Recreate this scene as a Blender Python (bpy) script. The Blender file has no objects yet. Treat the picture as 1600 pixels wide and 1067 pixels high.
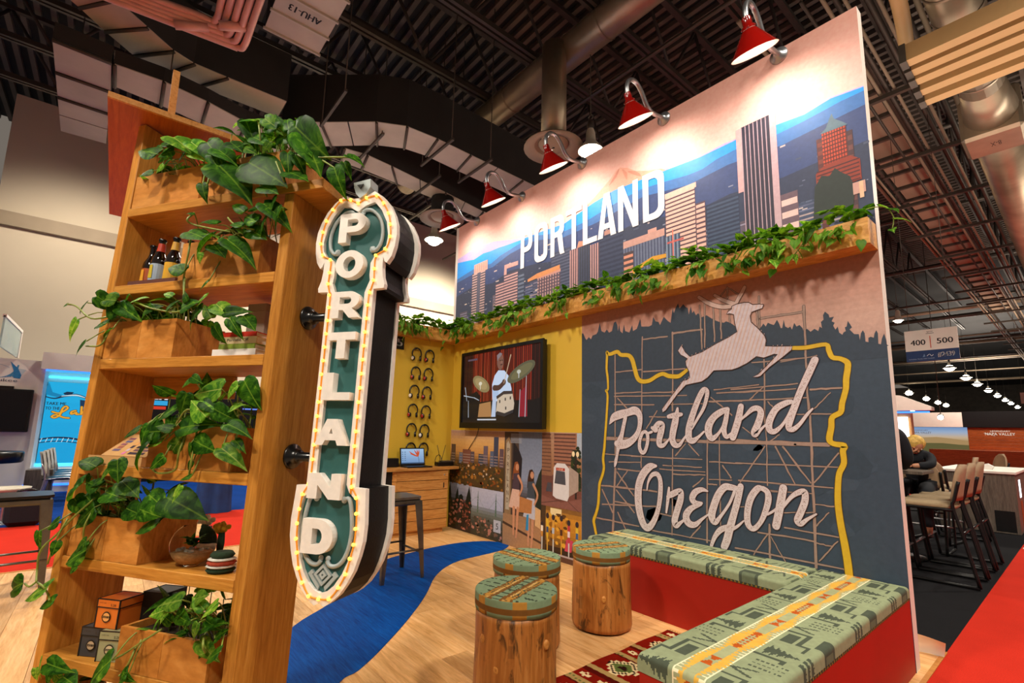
import bpy, bmesh, math, random
from mathutils import Vector, Matrix, Quaternion
from mathutils.geometry import tessellate_polygon
SC = bpy.context.scene
COL = SC.collection
PI = math.pi

# ------------------------------------------------------------------ camera
cam = bpy.data.objects.new('camera', bpy.data.cameras.new('camera'))
COL.objects.link(cam)
_R = Vector((0.63751112, 0.77012203, 0.02217269))
_U = Vector((0.09504736, -0.10717491, 0.98968659))
_F = Vector((-0.7645558, 0.62882875, 0.14152327))
cam.matrix_world = Matrix(((_R.x, _U.x, -_F.x, 0.6576), (_R.y, _U.y, -_F.y, -3.1405), (_R.z, _U.z, -_F.z, 1.1208), (0, 0, 0, 1)))
cam.data.sensor_fit = 'HORIZONTAL'
cam.data.sensor_width = 36.0
cam.data.lens = 746.4355 / 1600 * 36.0
cam.data.shift_x = 0.001574
cam.data.shift_y = 0.020292
cam.data.clip_end = 300
SC.camera = cam

# ------------------------------------------------------------------ light and exposure
SC.view_settings.view_transform = 'Standard'
SC.view_settings.look = 'None'
SC.view_settings.gamma = 1
SC.view_settings.exposure = 0.0
SC.view_settings.use_curve_mapping = False
wd = bpy.data.worlds.new('hall_air'); SC.world = wd; wd.use_nodes = True
wd.node_tree.nodes['Background'].inputs[0].default_value = (1.0, 0.86, 0.72, 1)
wd.node_tree.nodes['Background'].inputs[1].default_value = 0.16

def lamp(name, kind, loc, energy, color, size=0.3, target=None, spot=None, blend=0.5, sy=None):
    d = bpy.data.lights.new(name, kind); d.energy = energy; d.color = color
    if kind == 'AREA':
        d.size = size
        if sy: d.shape = 'RECTANGLE'; d.size_y = sy
    else:
        d.shadow_soft_size = size
    if kind == 'SPOT':
        d.spot_size = spot; d.spot_blend = blend
    o = bpy.data.objects.new(name, d); COL.objects.link(o); o.location = loc
    if target is not None:
        o.rotation_euler = (Vector(target) - Vector(loc)).to_track_quat('-Z', 'Y').to_euler()
    return o

WARM = (1.0, 0.83, 0.62)
NEUT = (1.0, 0.90, 0.76)
# added fill lights standing in for unknown hall lamps, most of them behind the camera
for (x, y, e) in ((2.4, -5.4, 850), (-1.6, -5.8, 880), (-5.6, -5.6, 480), (2.6, -0.9, 850)):
    lamp('bay_and_fill_light', 'SPOT', (x, y, 5.6), e, NEUT, 0.3, (x - 0.25 * (x + 1.5), y + 2.0, 0), math.radians(120), 0.7)
for (x, y, e) in ((-3.88, 2.1, 330), (-8.61, 2.12, 900), (-9.5, -2.5, 800), (1.8, 6.0, 800), (-1.5, 12.0, 900), (-1.5, 24, 2200), (-9.0, -7.5, 500)):
    lamp('bay_and_fill_light', 'SPOT', (x, y, 5.35), e, NEUT, 0.25, (x, y, 0), math.radians(150), 0.6)  # first two belong to visible lamps; the others are added hall fill
# added spots without fixtures, brightening the far left wall of the hall
for (y, e) in ((-4.0, 520), (1.0, 1250), (5.5, 1900)):
    lamp('wall_wash_fill', 'SPOT', (-11.6, y, 6.2), e, NEUT, 0.3, (-14.5, y, 3.6), math.radians(125), 0.8)
# added upward area lights stand in for light thrown back into the roof
for (x, y, e) in ((3.0, 9.0, 420), (2.0, 22.0, 600), (-6, 0, 30), (0.5, 3.5, 70), (-4, 45, 1500)):
    lamp('roof_bounce', 'AREA', (x, y, 3.8), e, (1.0, 0.87, 0.73), 4.0, (x, y, 9))

# ------------------------------------------------------------------ helpers
def lin(c):
    if isinstance(c, str):
        c = tuple(int(c[i:i + 2], 16) for i in (0, 2, 4))
    return tuple(((v / 255) / 12.92 if v / 255 <= 0.04045 else ((v / 255 + 0.055) / 1.055) ** 2.4) for v in c)

class NB:
    def __init__(s, name):
        s.m = bpy.data.materials.new(name); s.m.use_nodes = True
        s.t = s.m.node_tree; s.n = s.t.nodes; s.l = s.t.links
        s.b = s.n['Principled BSDF']
    def new(s, t, **k):
        n = s.n.new(t)
        for a, v in k.items(): setattr(n, a, v)
        return n
    def link(s, a, b): s.l.new(a, b)
    def coords(s, scale=(1, 1, 1), rnd=True, kind='Object'):
        tc = s.new('ShaderNodeTexCoord'); mp = s.new('ShaderNodeMapping')
        mp.inputs['Scale'].default_value = scale
        s.link(tc.outputs[kind], mp.inputs['Vector'])
        if rnd:
            oi = s.new('ShaderNodeObjectInfo'); mu = s.new('ShaderNodeVectorMath', operation='MULTIPLY')
            cx = s.new('ShaderNodeCombineXYZ')
            for i in range(3): s.link(oi.outputs['Random'], cx.inputs[i])
            mu.inputs[1].default_value = (37, 23, 51); s.link(cx.outputs[0], mu.inputs[0]); s.link(mu.outputs[0], mp.inputs['Location'])
        return mp.outputs[0]
    def noise(s, vec, scale, detail=4, rough=0.55, dist=0):
        n = s.new('ShaderNodeTexNoise'); n.inputs['Scale'].default_value = scale; n.inputs['Detail'].default_value = detail
        n.inputs['Roughness'].default_value = rough; n.inputs['Distortion'].default_value = dist
        s.link(vec, n.inputs['Vector']); return n.outputs['Fac']
    def ramp(s, fac, stops):
        r = s.new('ShaderNodeValToRGB'); e = r.color_ramp.elements
        while len(e) < len(stops): e.new(0.5)
        for el, (p, c) in zip(e, stops): el.position = p; el.color = tuple(c) + (1,)
        s.link(fac, r.inputs[0]); return r.outputs[0]
    def mix(s, fac, a, b, mode='MIX'):
        n = s.new('ShaderNodeMix', data_type='RGBA', blend_type=mode)
        for sock, v in ((n.inputs[0], fac), (n.inputs[6], a), (n.inputs[7], b)):
            if hasattr(v, 'is_linked'): s.link(v, sock)
            elif isinstance(v, (int, float)): sock.default_value = v
            else: sock.default_value = tuple(v) + (1,)
        return n.outputs[2]
    def bump(s, h, strength=0.2, dist=0.002):
        n = s.new('ShaderNodeBump'); n.inputs['Strength'].default_value = strength; n.inputs['Distance'].default_value = dist
        s.link(h, n.inputs['Height']); s.link(n.outputs[0], s.b.inputs['Normal'])
    def fin(s, col=None, rough=0.5, metal=0.0, spec=0.5, coat=0, **k):
        if col is not None:
            if hasattr(col, 'is_linked'): s.link(col, s.b.inputs['Base Color'])
            else: s.b.inputs['Base Color'].default_value = tuple(col) + (1,)
        if hasattr(rough, 'is_linked'): s.link(rough, s.b.inputs['Roughness'])
        else: s.b.inputs['Roughness'].default_value = rough
        s.b.inputs['Metallic'].default_value = metal; s.b.inputs['Specular IOR Level'].default_value = spec
        s.b.inputs['Coat Weight'].default_value = coat
        for a, v in k.items(): s.b.inputs[a].default_value = v
        return s.m

def plain(name, c, rough=0.5, metal=0.0, var=0.12, scale=8, bump=0.0, spec=0.5, coat=0, bscale=None):
    """painted / plastic / metal surface with slight uneven colour and relief"""
    s = NB(name); c = lin(c); v = s.coords((1, 1, 1))
    f = s.noise(v, scale, 4)
    lo = tuple(max(0, x * (1 - var)) for x in c); hi = tuple(min(1, x * (1 + var)) for x in c)
    if bump: s.bump(s.noise(v, bscale or scale * 6, 3), bump)
    return s.fin(s.ramp(f, [(0.3, lo), (0.7, hi)]), rough, metal, spec, coat)

def wood(name, c1, c2, c3, stretch=(1, 1, 12), rough=0.5, knots=True, per=0.35, scale=5, spec=0.3, kscale=3.2, kmap=None):
    """grained timber, grain runs along the axis with the small stretch factor"""
    s = NB(name); a, b, c = lin(c1), lin(c2), lin(c3)
    v = s.coords(stretch)
    g = s.noise(v, scale, 6, 0.6, 1.2)
    fine = s.noise(v, scale * 5, 3, 0.6, 0.3)
    col = s.ramp(g, [(0.30, a), (0.52, b), (0.72, c)])
    col = s.mix(0.22, col, s.ramp(fine, [(0.35, tuple(x * 0.6 for x in a)), (0.65, c)]))
    if knots:
        st2 = tuple(0.45 * x if x < 2 else 1.0 for x in stretch)
        kv = s.coords(kmap or tuple(0.35 + 0.65 * (x / max(stretch)) if x == min(stretch) else 1.0 for x in stretch))
        vo = s.new('ShaderNodeTexVoronoi'); vo.inputs['Scale'].default_value = kscale; s.link(kv, vo.inputs['Vector'])
        k = s.ramp(vo.outputs['Distance'], [(0.045, (0.22,) * 3), (0.11, (1,) * 3)])
        col = s.mix(1.0, col, k, 'MULTIPLY')
    oi = s.new('ShaderNodeObjectInfo')
    hv = s.new('ShaderNodeHueSaturation'); mr = s.new('ShaderNodeMapRange')
    mr.inputs['To Min'].default_value = 1 - per * 0.5; mr.inputs['To Max'].default_value = 1 + per * 0.5
    s.link(oi.outputs['Random'], mr.inputs[0]); s.link(mr.outputs[0], hv.inputs['Value']); s.link(col, hv.inputs['Color'])
    s.bump(fine, 0.12, 0.001)
    return s.fin(hv.outputs[0], rough, 0, spec)

def carpet(name, c, var=0.25, scale=60):
    s = NB(name); c = lin(c); v = s.coords((1, 1, 1), False)
    f = s.noise(v, 3, 5); h = s.noise(v, scale * 4, 2)
    col = s.mix(0.5, s.ramp(f, [(0.3, tuple(x * (1 - var) for x in c)), (0.7, tuple(min(1, x * (1 + var)) for x in c))]),
                s.ramp(h, [(0.3, tuple(x * 0.6 for x in c)), (0.7, tuple(min(1, x * 1.3) for x in c))]))
    s.bump(h, 0.5, 0.004)
    return s.fin(col, 0.95, 0, 0.1)

def printed(name, rough=0.45, emit=0.0, spec=0.35, weave=0.0):
    """flat print or woven pattern: colours stored per face"""
    s = NB(name); at = s.new('ShaderNodeAttribute', attribute_name='Col')
    v = s.coords((1, 1, 1), False); f = s.noise(v, 40, 3)
    col = s.mix(0.10, at.outputs['Color'], s.ramp(f, [(0.3, (0.02,) * 3), (0.7, (0.9,) * 3)]), 'OVERLAY')
    if weave: s.bump(s.noise(v, 700, 2), weave, 0.001)
    s.fin(col, rough, 0, spec)
    if emit:
        s.link(at.outputs['Color'], s.b.inputs['Emission Color']); s.b.inputs['Emission Strength'].default_value = emit
        s.link(s.ramp(f, [(0, (0.01,) * 3), (1, (0.012,) * 3)]), s.b.inputs['Base Color'])
    return s.m

def glow(name, c, strength):
    s = NB(name); c = lin(c); v = s.coords((1, 1, 1), False)
    s.fin(c, 0.4); s.link(s.ramp(s.noise(v, 3, 2), [(0.2, tuple(0.95 * x for x in c)), (0.8, c)]), s.b.inputs['Emission Color'])
    s.b.inputs['Emission Strength'].default_value = strength
    return s.m

MT = {}
MT['pine'] = wood('stained_pine', 'aa6a20', 'c88632', 'd99c48', (9, 9, 0.7), 0.45, True, 0.18, kscale=5.0, kmap=(0.02, 1.0, 0.42))
MT['pine_h'] = wood('stained_pine_shelf', 'aa6a20', 'c88632', 'd99c48', (0.7, 9, 9), 0.45, True, 0.18)
MT['ply'] = wood('sanded_plywood', 'a8641f', 'c98235', 'dc9c50', (1.0, 7, 2.5), 0.5, True, 0.22, 3.5, kscale=7.0, kmap=(0.8, 0.02, 1.0))
MT['ply_wall'] = wood('trough_plywood', 'a96a26', 'd0933f', 'e6b268', (3.0, 9, 8), 0.45, False, 0.1, 2.2)
MT['oak_y'] = wood('oak_board', 'a8672a', 'c98a44', 'dba35e', (9, 0.8, 9), 0.4, False, 0.2)
MT['floor'] = wood('maple_plank', 'c98d4a', 'e9b272', 'f6cb92', (0.8, 8, 8), 0.33, True, 0.34, 3.0, 0.4, 1.3)
MT['blue_floor'] = wood('blue_stained_plank', '002f78', '004492', '0058ae', (0.9, 9, 9), 0.6, False, 0.08, 4.0, 0.06)
MT['bark'] = wood('debarked_log', '5a2c0c', 'a5591c', 'd08a40', (5, 5, 0.55), 0.4, False, 0.1, 2.2, 0.35, 5.0)
MT['log'] = None
MT['canopy'] = wood('red_lit_board', 'a04a10', 'b65a18', 'c26820', (0.6, 7, 7), 0.5, False, 0.1)  # red reflected from the carpet is put into the wood colour
MT['edge'] = wood('raw_edge', 'b5702a', 'd08c42', 'dc9c55', (0.6, 8, 8), 0.5, False, 0.1)
MT['yellow'] = plain('mustard_paint', 'd6b034', 0.55, var=0.05, scale=1.5, bump=0.03)
MT['white'] = plain('white_paint', 'ece4da', 0.5, var=0.04, scale=5)
MT['whitewood'] = plain('white_sign_wood', 'f3ebe2', 0.5, var=0.06, scale=40, bump=0.1)
MT['green'] = plain('teal_sign_paint', '2b5f5c', 0.5, var=0.1, scale=30, bump=0.06)
MT['greyblue'] = plain('grey_blue_scroll', 'a9b4b4', 0.5, var=0.1, scale=30)
MT['black'] = plain('black_paint', '0d0d0f', 0.5, var=0.3, scale=30, bump=0.25, spec=0.3)
MT['iron'] = plain('black_iron', '0b0b0d', 0.28, 0.0, var=0.2, scale=25, bump=0.08, spec=0.6, coat=0.3)
MT['plastic'] = plain('black_plastic', '08080a', 0.3, var=0.2)
MT['redpaint'] = plain('red_laminate', 'a01404', 0.5, var=0.06, scale=4)
MT['redlamp'] = plain('red_enamel', '9a0f08', 0.18, var=0.05, spec=0.6, coat=0.6)
MT['chrome'] = plain('galvanised_pipe', 'b9bcc0', 0.32, 0.9, var=0.12, scale=30)
MT['steel'] = plain('brushed_steel', '7d7b76', 0.34, 0.9, var=0.2, scale=12)
MT['gunmetal'] = plain('gunmetal', '6a6761', 0.38, 0.85, var=0.25, scale=9)
MT['darkmetal'] = plain('dark_metal', '2a2725', 0.4, 0.6, var=0.25)
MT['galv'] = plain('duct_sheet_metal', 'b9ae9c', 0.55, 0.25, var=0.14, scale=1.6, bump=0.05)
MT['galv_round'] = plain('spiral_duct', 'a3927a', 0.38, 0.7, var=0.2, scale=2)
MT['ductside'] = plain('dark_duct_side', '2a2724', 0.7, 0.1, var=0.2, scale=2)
MT['flange'] = plain('duct_flange', '4a4238', 0.6, 0.2, var=0.2)
MT['roof'] = plain('shaded_roof_deck', '141314', 0.75, 0.1, var=0.35, scale=1.2)  # dark gaps between the ribs: shade put into the deck colour
MT['roofrib'] = plain('lit_roof_rib', '574c43', 0.7, 0.1, var=0.3, scale=1.2)  # same sheet, lighter: the light on the ribs is put into the colour
MT['beam'] = plain('roof_steel', '3a312b', 0.6, 0.2, var=0.3, scale=2)
MT['beam2'] = plain('roof_conduit', '4b433b', 0.45, 0.4, var=0.25, scale=2)
MT['pinkpipe'] = plain('primed_pipe', 'd09a8c', 0.45, 0.1, var=0.15, scale=4)
MT['header'] = plain('tan_header_box', 'b8935f', 0.6, var=0.08, scale=2)
MT['hallwall'] = plain('beige_block_wall', 'cdbda4', 0.8, var=0.05, scale=0.6, bump=0.02)
MT['halltrim'] = plain('tan_trim_band', '9a8870', 0.7, var=0.08, scale=2)
MT['redcarpet'] = carpet('red_carpet', 'cc2f1e', 0.14)
MT['blackcarpet'] = carpet('black_carpet', '1b1b1e', 0.3)
MT['bluecarpet'] = carpet('blue_carpet', '0b3a86', 0.25)
MT['concrete'] = plain('hall_concrete', '6b6660', 0.8, var=0.2, scale=1)
MT['print'] = printed('printed_panel', 0.5)
MT['fabric'] = printed('woven_blanket', 0.9, 0, 0.1, 0.5)
MT['kilim'] = printed('woven_rug', 0.95, 0, 0.05, 0.7)
MT['screen'] = printed('lit_screen', 0.2, 0.95)
MT['backlit'] = printed('backlit_print', 0.4, 0.9)
MT['soil'] = plain('potting_soil', '2a1c10', 0.95, var=0.5, scale=60, bump=0.8)
MT['vine'] = plain('vine_stem', '7d8a35', 0.5, var=0.25, scale=40)
MT['bulb'] = glow('amber_bulb', 'ffb63e', 4)
MT['rope'] = glow('rope_light_tube', 'd2811c', 0.55)
MT['lampglow'] = glow('lamp_bulb', 'fff4e0', 45)
MT['shadein'] = plain('white_enamel', 'fff6e6', 0.4, var=0.02)
MT['baylamp'] = glow('high_bay_bulb', 'fff6e4', 30)
MT['whiteglow'] = glow('lit_counter_strip', 'eef6ff', 3.0)
MT['blueglow'] = glow('blue_led_strip', '2f7bff', 2.2)
MT['cyanglow'] = glow('cyan_led_strip', '46d2ff', 2.4)
MT['card'] = plain('kraft_card', 'c8995f', 0.8, var=0.06, scale=30)
MT['taupe'] = plain('taupe_upholstery', '9a8566', 0.85, var=0.1, scale=60, bump=0.2)
MT['chairback'] = plain('taupe_back', 'a08467', 0.8, var=0.08, scale=40)
MT['cream'] = plain('cream_plastic', 'cfc7b4', 0.4, var=0.06)
MT['navy'] = plain('navy_suit', '12161f', 0.85, var=0.2, scale=50)
MT['skin'] = plain('skin', 'c98d6c', 0.5, var=0.06)
MT['blond'] = plain('blond_hair', 'd9b25a', 0.6, var=0.3, scale=40)
MT['greywood'] = wood('grey_wood_veneer', '4a423b', '6a6056', '7e7468', (8, 8, 0.7), 0.5, False, 0.1)
MT['brownwood'] = wood('brown_wood_veneer', '6a2d0e', '93491a', 'a85c28', (0.7, 8, 8), 0.5, False, 0.3)
MT['drape'] = plain('blue_drape', '16407a', 0.8, var=0.2, scale=8)
MT['knitw'] = plain('white_yarn', 'e6e0d2', 0.95, var=0.15, scale=120, bump=0.8)
MT['knity'] = plain('yellow_yarn', 'd9b32a', 0.95, var=0.2, scale=120, bump=0.8)
MT['knitg'] = plain('green_yarn', '20361f', 0.95, var=0.3, scale=120, bump=0.8)
MT['knitr'] = plain('rust_yarn', 'b0432a', 0.95, var=0.2, scale=120, bump=0.8)
MT['sand'] = plain('terrarium_sand', 'b48a58', 0.95, var=0.25, scale=120, bump=0.5)
MT['brownglass'] = plain('brown_glass_bottle', '140805', 0.08, var=0.1, spec=0.8, coat=0.5)
MT['paper'] = plain('white_paper', 'f2efe9', 0.6, var=0.03)
MT['carton'] = plain('bottle_carton', '5c2f22', 0.75, var=0.15, scale=40)

def glass_mat():
    s = NB('clear_glass'); v = s.coords((1, 1, 1), False)
    s.fin((1, 1, 1), s.ramp(s.noise(v, 5, 2), [(0.3, (0.0,) * 3), (0.7, (0.03,) * 3)]), 0, 0.5)
    s.b.inputs['Transmission Weight'].default_value = 1.0; s.b.inputs['IOR'].default_value = 1.05
    return s.m
MT['glass'] = glass_mat()
def glass_panel():
    s = NB('frosted_glass_panel'); v = s.coords((1, 1, 1), False)
    s.fin((0.75, 0.9, 0.88), s.ramp(s.noise(v, 3, 2), [(0.3, (0.15,) * 3), (0.7, (0.25,) * 3)]), 0, 0.5)
    s.b.inputs['Transmission Weight'].default_value = 0.7; s.b.inputs['IOR'].default_value = 1.05
    return s.m
MT['glasspanel'] = glass_panel()

def leaf_mat(name, dark, mid, light):
    s = NB(name); v = s.coords((1, 1, 1), True); d, m, l = lin(dark), lin(mid), lin(light)
    big = s.noise(v, 2.6, 5, 0.65, 1.5)
    col = s.ramp(big, [(0.40, d), (0.58, m), (0.76, l)])
    tc = s.new('ShaderNodeTexCoord'); sx = s.new('ShaderNodeSeparateXYZ'); s.link(tc.outputs['Object'], sx.inputs[0])
    ab = s.new('ShaderNodeMath', operation='ABSOLUTE'); s.link(sx.outputs[0], ab.inputs[0])
    rib = s.ramp(ab.outputs[0], [(0.0, (.7, .7, .7)), (0.022, (0, 0, 0))])
    col = s.mix(rib, col, l)
    oi = s.new('ShaderNodeObjectInfo'); hv = s.new('ShaderNodeHueSaturation'); mr = s.new('ShaderNodeMapRange')
    mr.inputs['To Min'].default_value = 0.65; mr.inputs['To Max'].default_value = 1.35
    s.link(oi.outputs['Random'], mr.inputs[0]); s.link(mr.outputs[0], hv.inputs['Value']); s.link(col, hv.inputs['Color'])
    s.fin(hv.outputs[0], 0.45, 0, 0.12)
    tr = s.new('ShaderNodeBsdfTranslucent'); mx = s.new('ShaderNodeMixShader'); mx.inputs[0].default_value = 0.42
    br = s.mix(1.0, hv.outputs[0], (1.25, 1.2, 0.6), 'MULTIPLY'); s.link(br, tr.inputs[0])
    s.link(s.b.outputs[0], mx.inputs[1]); s.link(tr.outputs[0], mx.inputs[2])
    s.link(mx.outputs[0], s.n['Material Output'].inputs[0])
    return s.m
MT['leaf'] = leaf_mat('pothos_leaf', '1a420b', '3e7216', '86b034')
MT['leaf2'] = leaf_mat('pothos_leaf_variegated', '36701a', '7cac30', 'c4d468')

# ---- mesh builder
class MB:
    def __init__(s): s.v = []; s.f = []; s.mi = []; s.c = []; s.cm = 0; s.cc = None; s.sm = []; s.smooth = False
    def mat(s, i): s.cm = i; return s
    def face(s, idx): s.f.append(tuple(idx)); s.mi.append(s.cm); s.c.append(s.cc); s.sm.append(s.smooth)
    def add(s, verts, faces, M=None):
        b = len(s.v)
        for p in verts: s.v.append(tuple(M @ Vector(p)) if M is not None else tuple(p))
        for f in faces: s.face([b + i for i in f])
        return s
    def box(s, a, b, M=None, bev=0.0):
        x0, y0, z0 = (min(a[i], b[i]) for i in range(3)); x1, y1, z1 = (max(a[i], b[i]) for i in range(3))
        e = min(bev, (x1 - x0) / 2.01, (y1 - y0) / 2.01, (z1 - z0) / 2.01)
        if e <= 0:
            return s.add([(x0, y0, z0), (x1, y0, z0), (x1, y1, z0), (x0, y1, z0), (x0, y0, z1), (x1, y0, z1), (x1, y1, z1), (x0, y1, z1)],
                         [(0, 3, 2, 1), (4, 5, 6, 7), (0, 1, 5, 4), (1, 2, 6, 5), (2, 3, 7, 6), (3, 0, 4, 7)], M)
        V = []
        def q(x, y, z): V.append((x, y, z)); return len(V) - 1
        # chamfered box: 24 verts
        idx = {}
        for ix, (X, Xi) in enumerate(((x0, x0 + e), (x1, x1 - e))):
            for iy, (Y, Yi) in enumerate(((y0, y0 + e), (y1, y1 - e))):
                for iz, (Zz, Zi) in enumerate(((z0, z0 + e), (z1, z1 - e))):
                    idx[ix, iy, iz] = (q(X, Yi, Zi), q(Xi, Y, Zi), q(Xi, Yi, Zz))
        F = []
        for ax in range(3):
            for sd in (0, 1):
                o = [i for i in range(3) if i != ax]
                ring = []
                for (p, r) in ((0, 0), (1, 0), (1, 1), (0, 1)):
                    k = [0, 0, 0]; k[ax] = sd; k[o[0]] = p; k[o[1]] = r; ring.append(idx[tuple(k)][ax])
                flip = (sd == 0) != (ax == 1)
                F.append(ring[::-1] if flip else ring)
        for ax in range(3):
            o = [i for i in range(3) if i != ax]
            for p in (0, 1):
                for r in (0, 1):
                    k0 = [0, 0, 0]; k0[o[0]] = p; k0[o[1]] = r; k1 = list(k0); k1[ax] = 1
                    a0, a1 = idx[tuple(k0)], idx[tuple(k1)]
                    F.append((a0[o[0]], a0[o[1]], a1[o[1]], a1[o[0]]))
        for k in idx: F.append(idx[k])
        return s.add(V, F, M)
    def tube(s, pts, r, n=8, caps=True, M=None):
        pts = [Vector(p) for p in pts]; rs = r if isinstance(r, (list, tuple)) else [r] * len(pts)
        V = []; F = []
        t0 = (pts[1] - pts[0]).normalized()
        up = Vector((0, 0, 1)) if abs(t0.z) < 0.9 else Vector((1, 0, 0))
        x = t0.cross(up).normalized()
        for i, p in enumerate(pts):
            t = (pts[min(i + 1, len(pts) - 1)] - pts[max(i - 1, 0)]).normalized()
            x = (x - t * x.dot(t)).normalized(); y = t.cross(x)
            for k in range(n):
                a = 2 * PI * k / n; V.append(p + (x * math.cos(a) + y * math.sin(a)) * rs[i])
        for i in range(len(pts) - 1):
            for k in range(n): F.append((i * n + k, i * n + (k + 1) % n, (i + 1) * n + (k + 1) % n, (i + 1) * n + k))
        if caps: F.append(tuple(range(n))[::-1]); F.append(tuple((len(pts) - 1) * n + k for k in range(n)))
        s.smooth = True; s.add(V, F, M); s.smooth = False; return s
    def lathe(s, prof, n=20, M=None, caps=False, mats=None):
        V = []; F = []
        for r, z in prof:
            for k in range(n): a = 2 * PI * k / n; V.append((r * math.cos(a), r * math.sin(a), z))
        s.smooth = True; b = len(s.v)
        for p in V: s.v.append(tuple(M @ Vector(p)) if M is not None else p)
        for i in range(len(prof) - 1):
            if mats: s.cm = mats[i]
            for k in range(n): s.face((b + i * n + k, b + i * n + (k + 1) % n, b + (i + 1) * n + (k + 1) % n, b + (i + 1) * n + k))
        s.smooth = False
        if caps:
            s.face([b + k for k in range(n)][::-1]); s.face([b + (len(prof) - 1) * n + k for k in range(n)])
        return s
    def sphere(s, c, r, n=12, m=8, M=None, sq=(1, 1, 1)):
        V = []; F = []
        for i in range(m + 1):
            t = PI * i / m
            for k in range(n): a = 2 * PI * k / n; V.append((c[0] + r * sq[0] * math.sin(t) * math.cos(a), c[1] + r * sq[1] * math.sin(t) * math.sin(a), c[2] + r * sq[2] * math.cos(t)))
        for i in range(m):
            for k in range(n): F.append((i * n + k, (i + 1) * n + k, (i + 1) * n + (k + 1) % n, i * n + (k + 1) % n))
        s.smooth = True; s.add(V, F, M); s.smooth = False; return s
    def prism(s, outer, d0, d1, holes=(), frame=None):
        """outer/holes: 2-D loops; frame(u, v, d) -> 3-D point; slab between depths d0 and d1"""
        fr = frame or (lambda u, v, d: (u, v, d))
        loops = [list(outer)] + [list(h) for h in holes]
        tri = tessellate_polygon([[Vector((p[0], p[1], 0)) for p in l] for l in loops])
        flat = [p for l in loops for p in l]; n = len(flat)
        V = [fr(p[0], p[1], d0) for p in flat] + [fr(p[0], p[1], d1) for p in flat]; F = []
        for t in tri: F.append(tuple(t)); F.append(tuple(i + n for i in t)[::-1])
        o = 0
        for l in loops:
            m = len(l)
            for i in range(m): F.append((o + i, o + (i + 1) % m, o + (i + 1) % m + n, o + i + n))
            o += m
        return s.add(V, F)
    def build(s, name, mats, parent=None, M=None):
        me = bpy.data.meshes.new(name)
        me.from_pydata(s.v, [], s.f)
        for m in (mats if isinstance(mats, (list, tuple)) else [mats]): me.materials.append(m)
        me.polygons.foreach_set('material_index', s.mi)
        me.polygons.foreach_set('use_smooth', s.sm)
        if any(c is not None for c in s.c):
            at = me.color_attributes.new('Col', 'FLOAT_COLOR', 'CORNER')
            buf = []
            for p, c in zip(me.polygons, s.c):
                c = c or (0.5, 0.5, 0.5)
                buf.extend((c[0], c[1], c[2], 1.0) * p.loop_total)
            at.data.foreach_set('color', buf)
        if any(len(f) > 4 for f in s.f) or True:
            bm = bmesh.new(); bm.from_mesh(me); bmesh.ops.recalc_face_normals(bm, faces=bm.faces); bm.to_mesh(me); bm.free()
        o = bpy.data.objects.new(name, me); COL.objects.link(o)
        if parent is not None: o.parent = parent
        if M is not None: o.matrix_local = M
        return o

def inst(name, data, parent, M):
    o = bpy.data.objects.new(name, data); COL.objects.link(o); o.parent = parent; o.matrix_local = M; return o
def tag(o, label, cat, group=None):
    o['label'] = label; o['category'] = cat
    if group: o['group'] = group
    return o
def thing(name, label, cat, M=None, group=None):
    o = bpy.data.objects.new(name, None); COL.objects.link(o); o.empty_display_size = 0.1
    if M is not None:
        o.matrix_world = M if isinstance(M, Matrix) else Matrix.Translation(M)
    return tag(o, label, cat, group)
def struct(o): o['kind'] = 'structure'; return o
def T(x, y, z): return Matrix.Translation((x, y, z))
def Rz(a): return Matrix.Rotation(a, 4, 'Z')
def Rx(a): return Matrix.Rotation(a, 4, 'X')
def Ry(a): return Matrix.Rotation(a, 4, 'Y')
def aim(p, d, up=(0, 0, 1)):
    """matrix at p whose local Z points along d"""
    d = Vector(d).normalized(); u = Vector(up)
    if abs(d.dot(u)) > 0.98: u = Vector((0, 1, 0))
    x = u.cross(d).normalized(); y = d.cross(x)
    return Matrix(((x.x, y.x, d.x, p[0]), (x.y, y.y, d.y, p[1]), (x.z, y.z, d.z, p[2]), (0, 0, 0, 1)))
def catmull(pts, k=5):
    P = [tuple(p) for p in pts]
    if len(P) < 3: return P
    n = len(P[0]); Q = [P[0]] + P + [P[-1]]; out = []
    for i in range(1, len(Q) - 2):
        for j in range(k):
            t = j / k; r = []
            for d in range(n):
                a, b, c, e = Q[i - 1][d], Q[i][d], Q[i + 1][d], Q[i + 2][d]
                r.append(0.5 * (2 * b + (c - a) * t + (2 * a - 5 * b + 4 * c - e) * t * t + (3 * b - a - 3 * c + e) * t ** 3))
            out.append(tuple(r))
    out.append(P[-1]); return out

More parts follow.
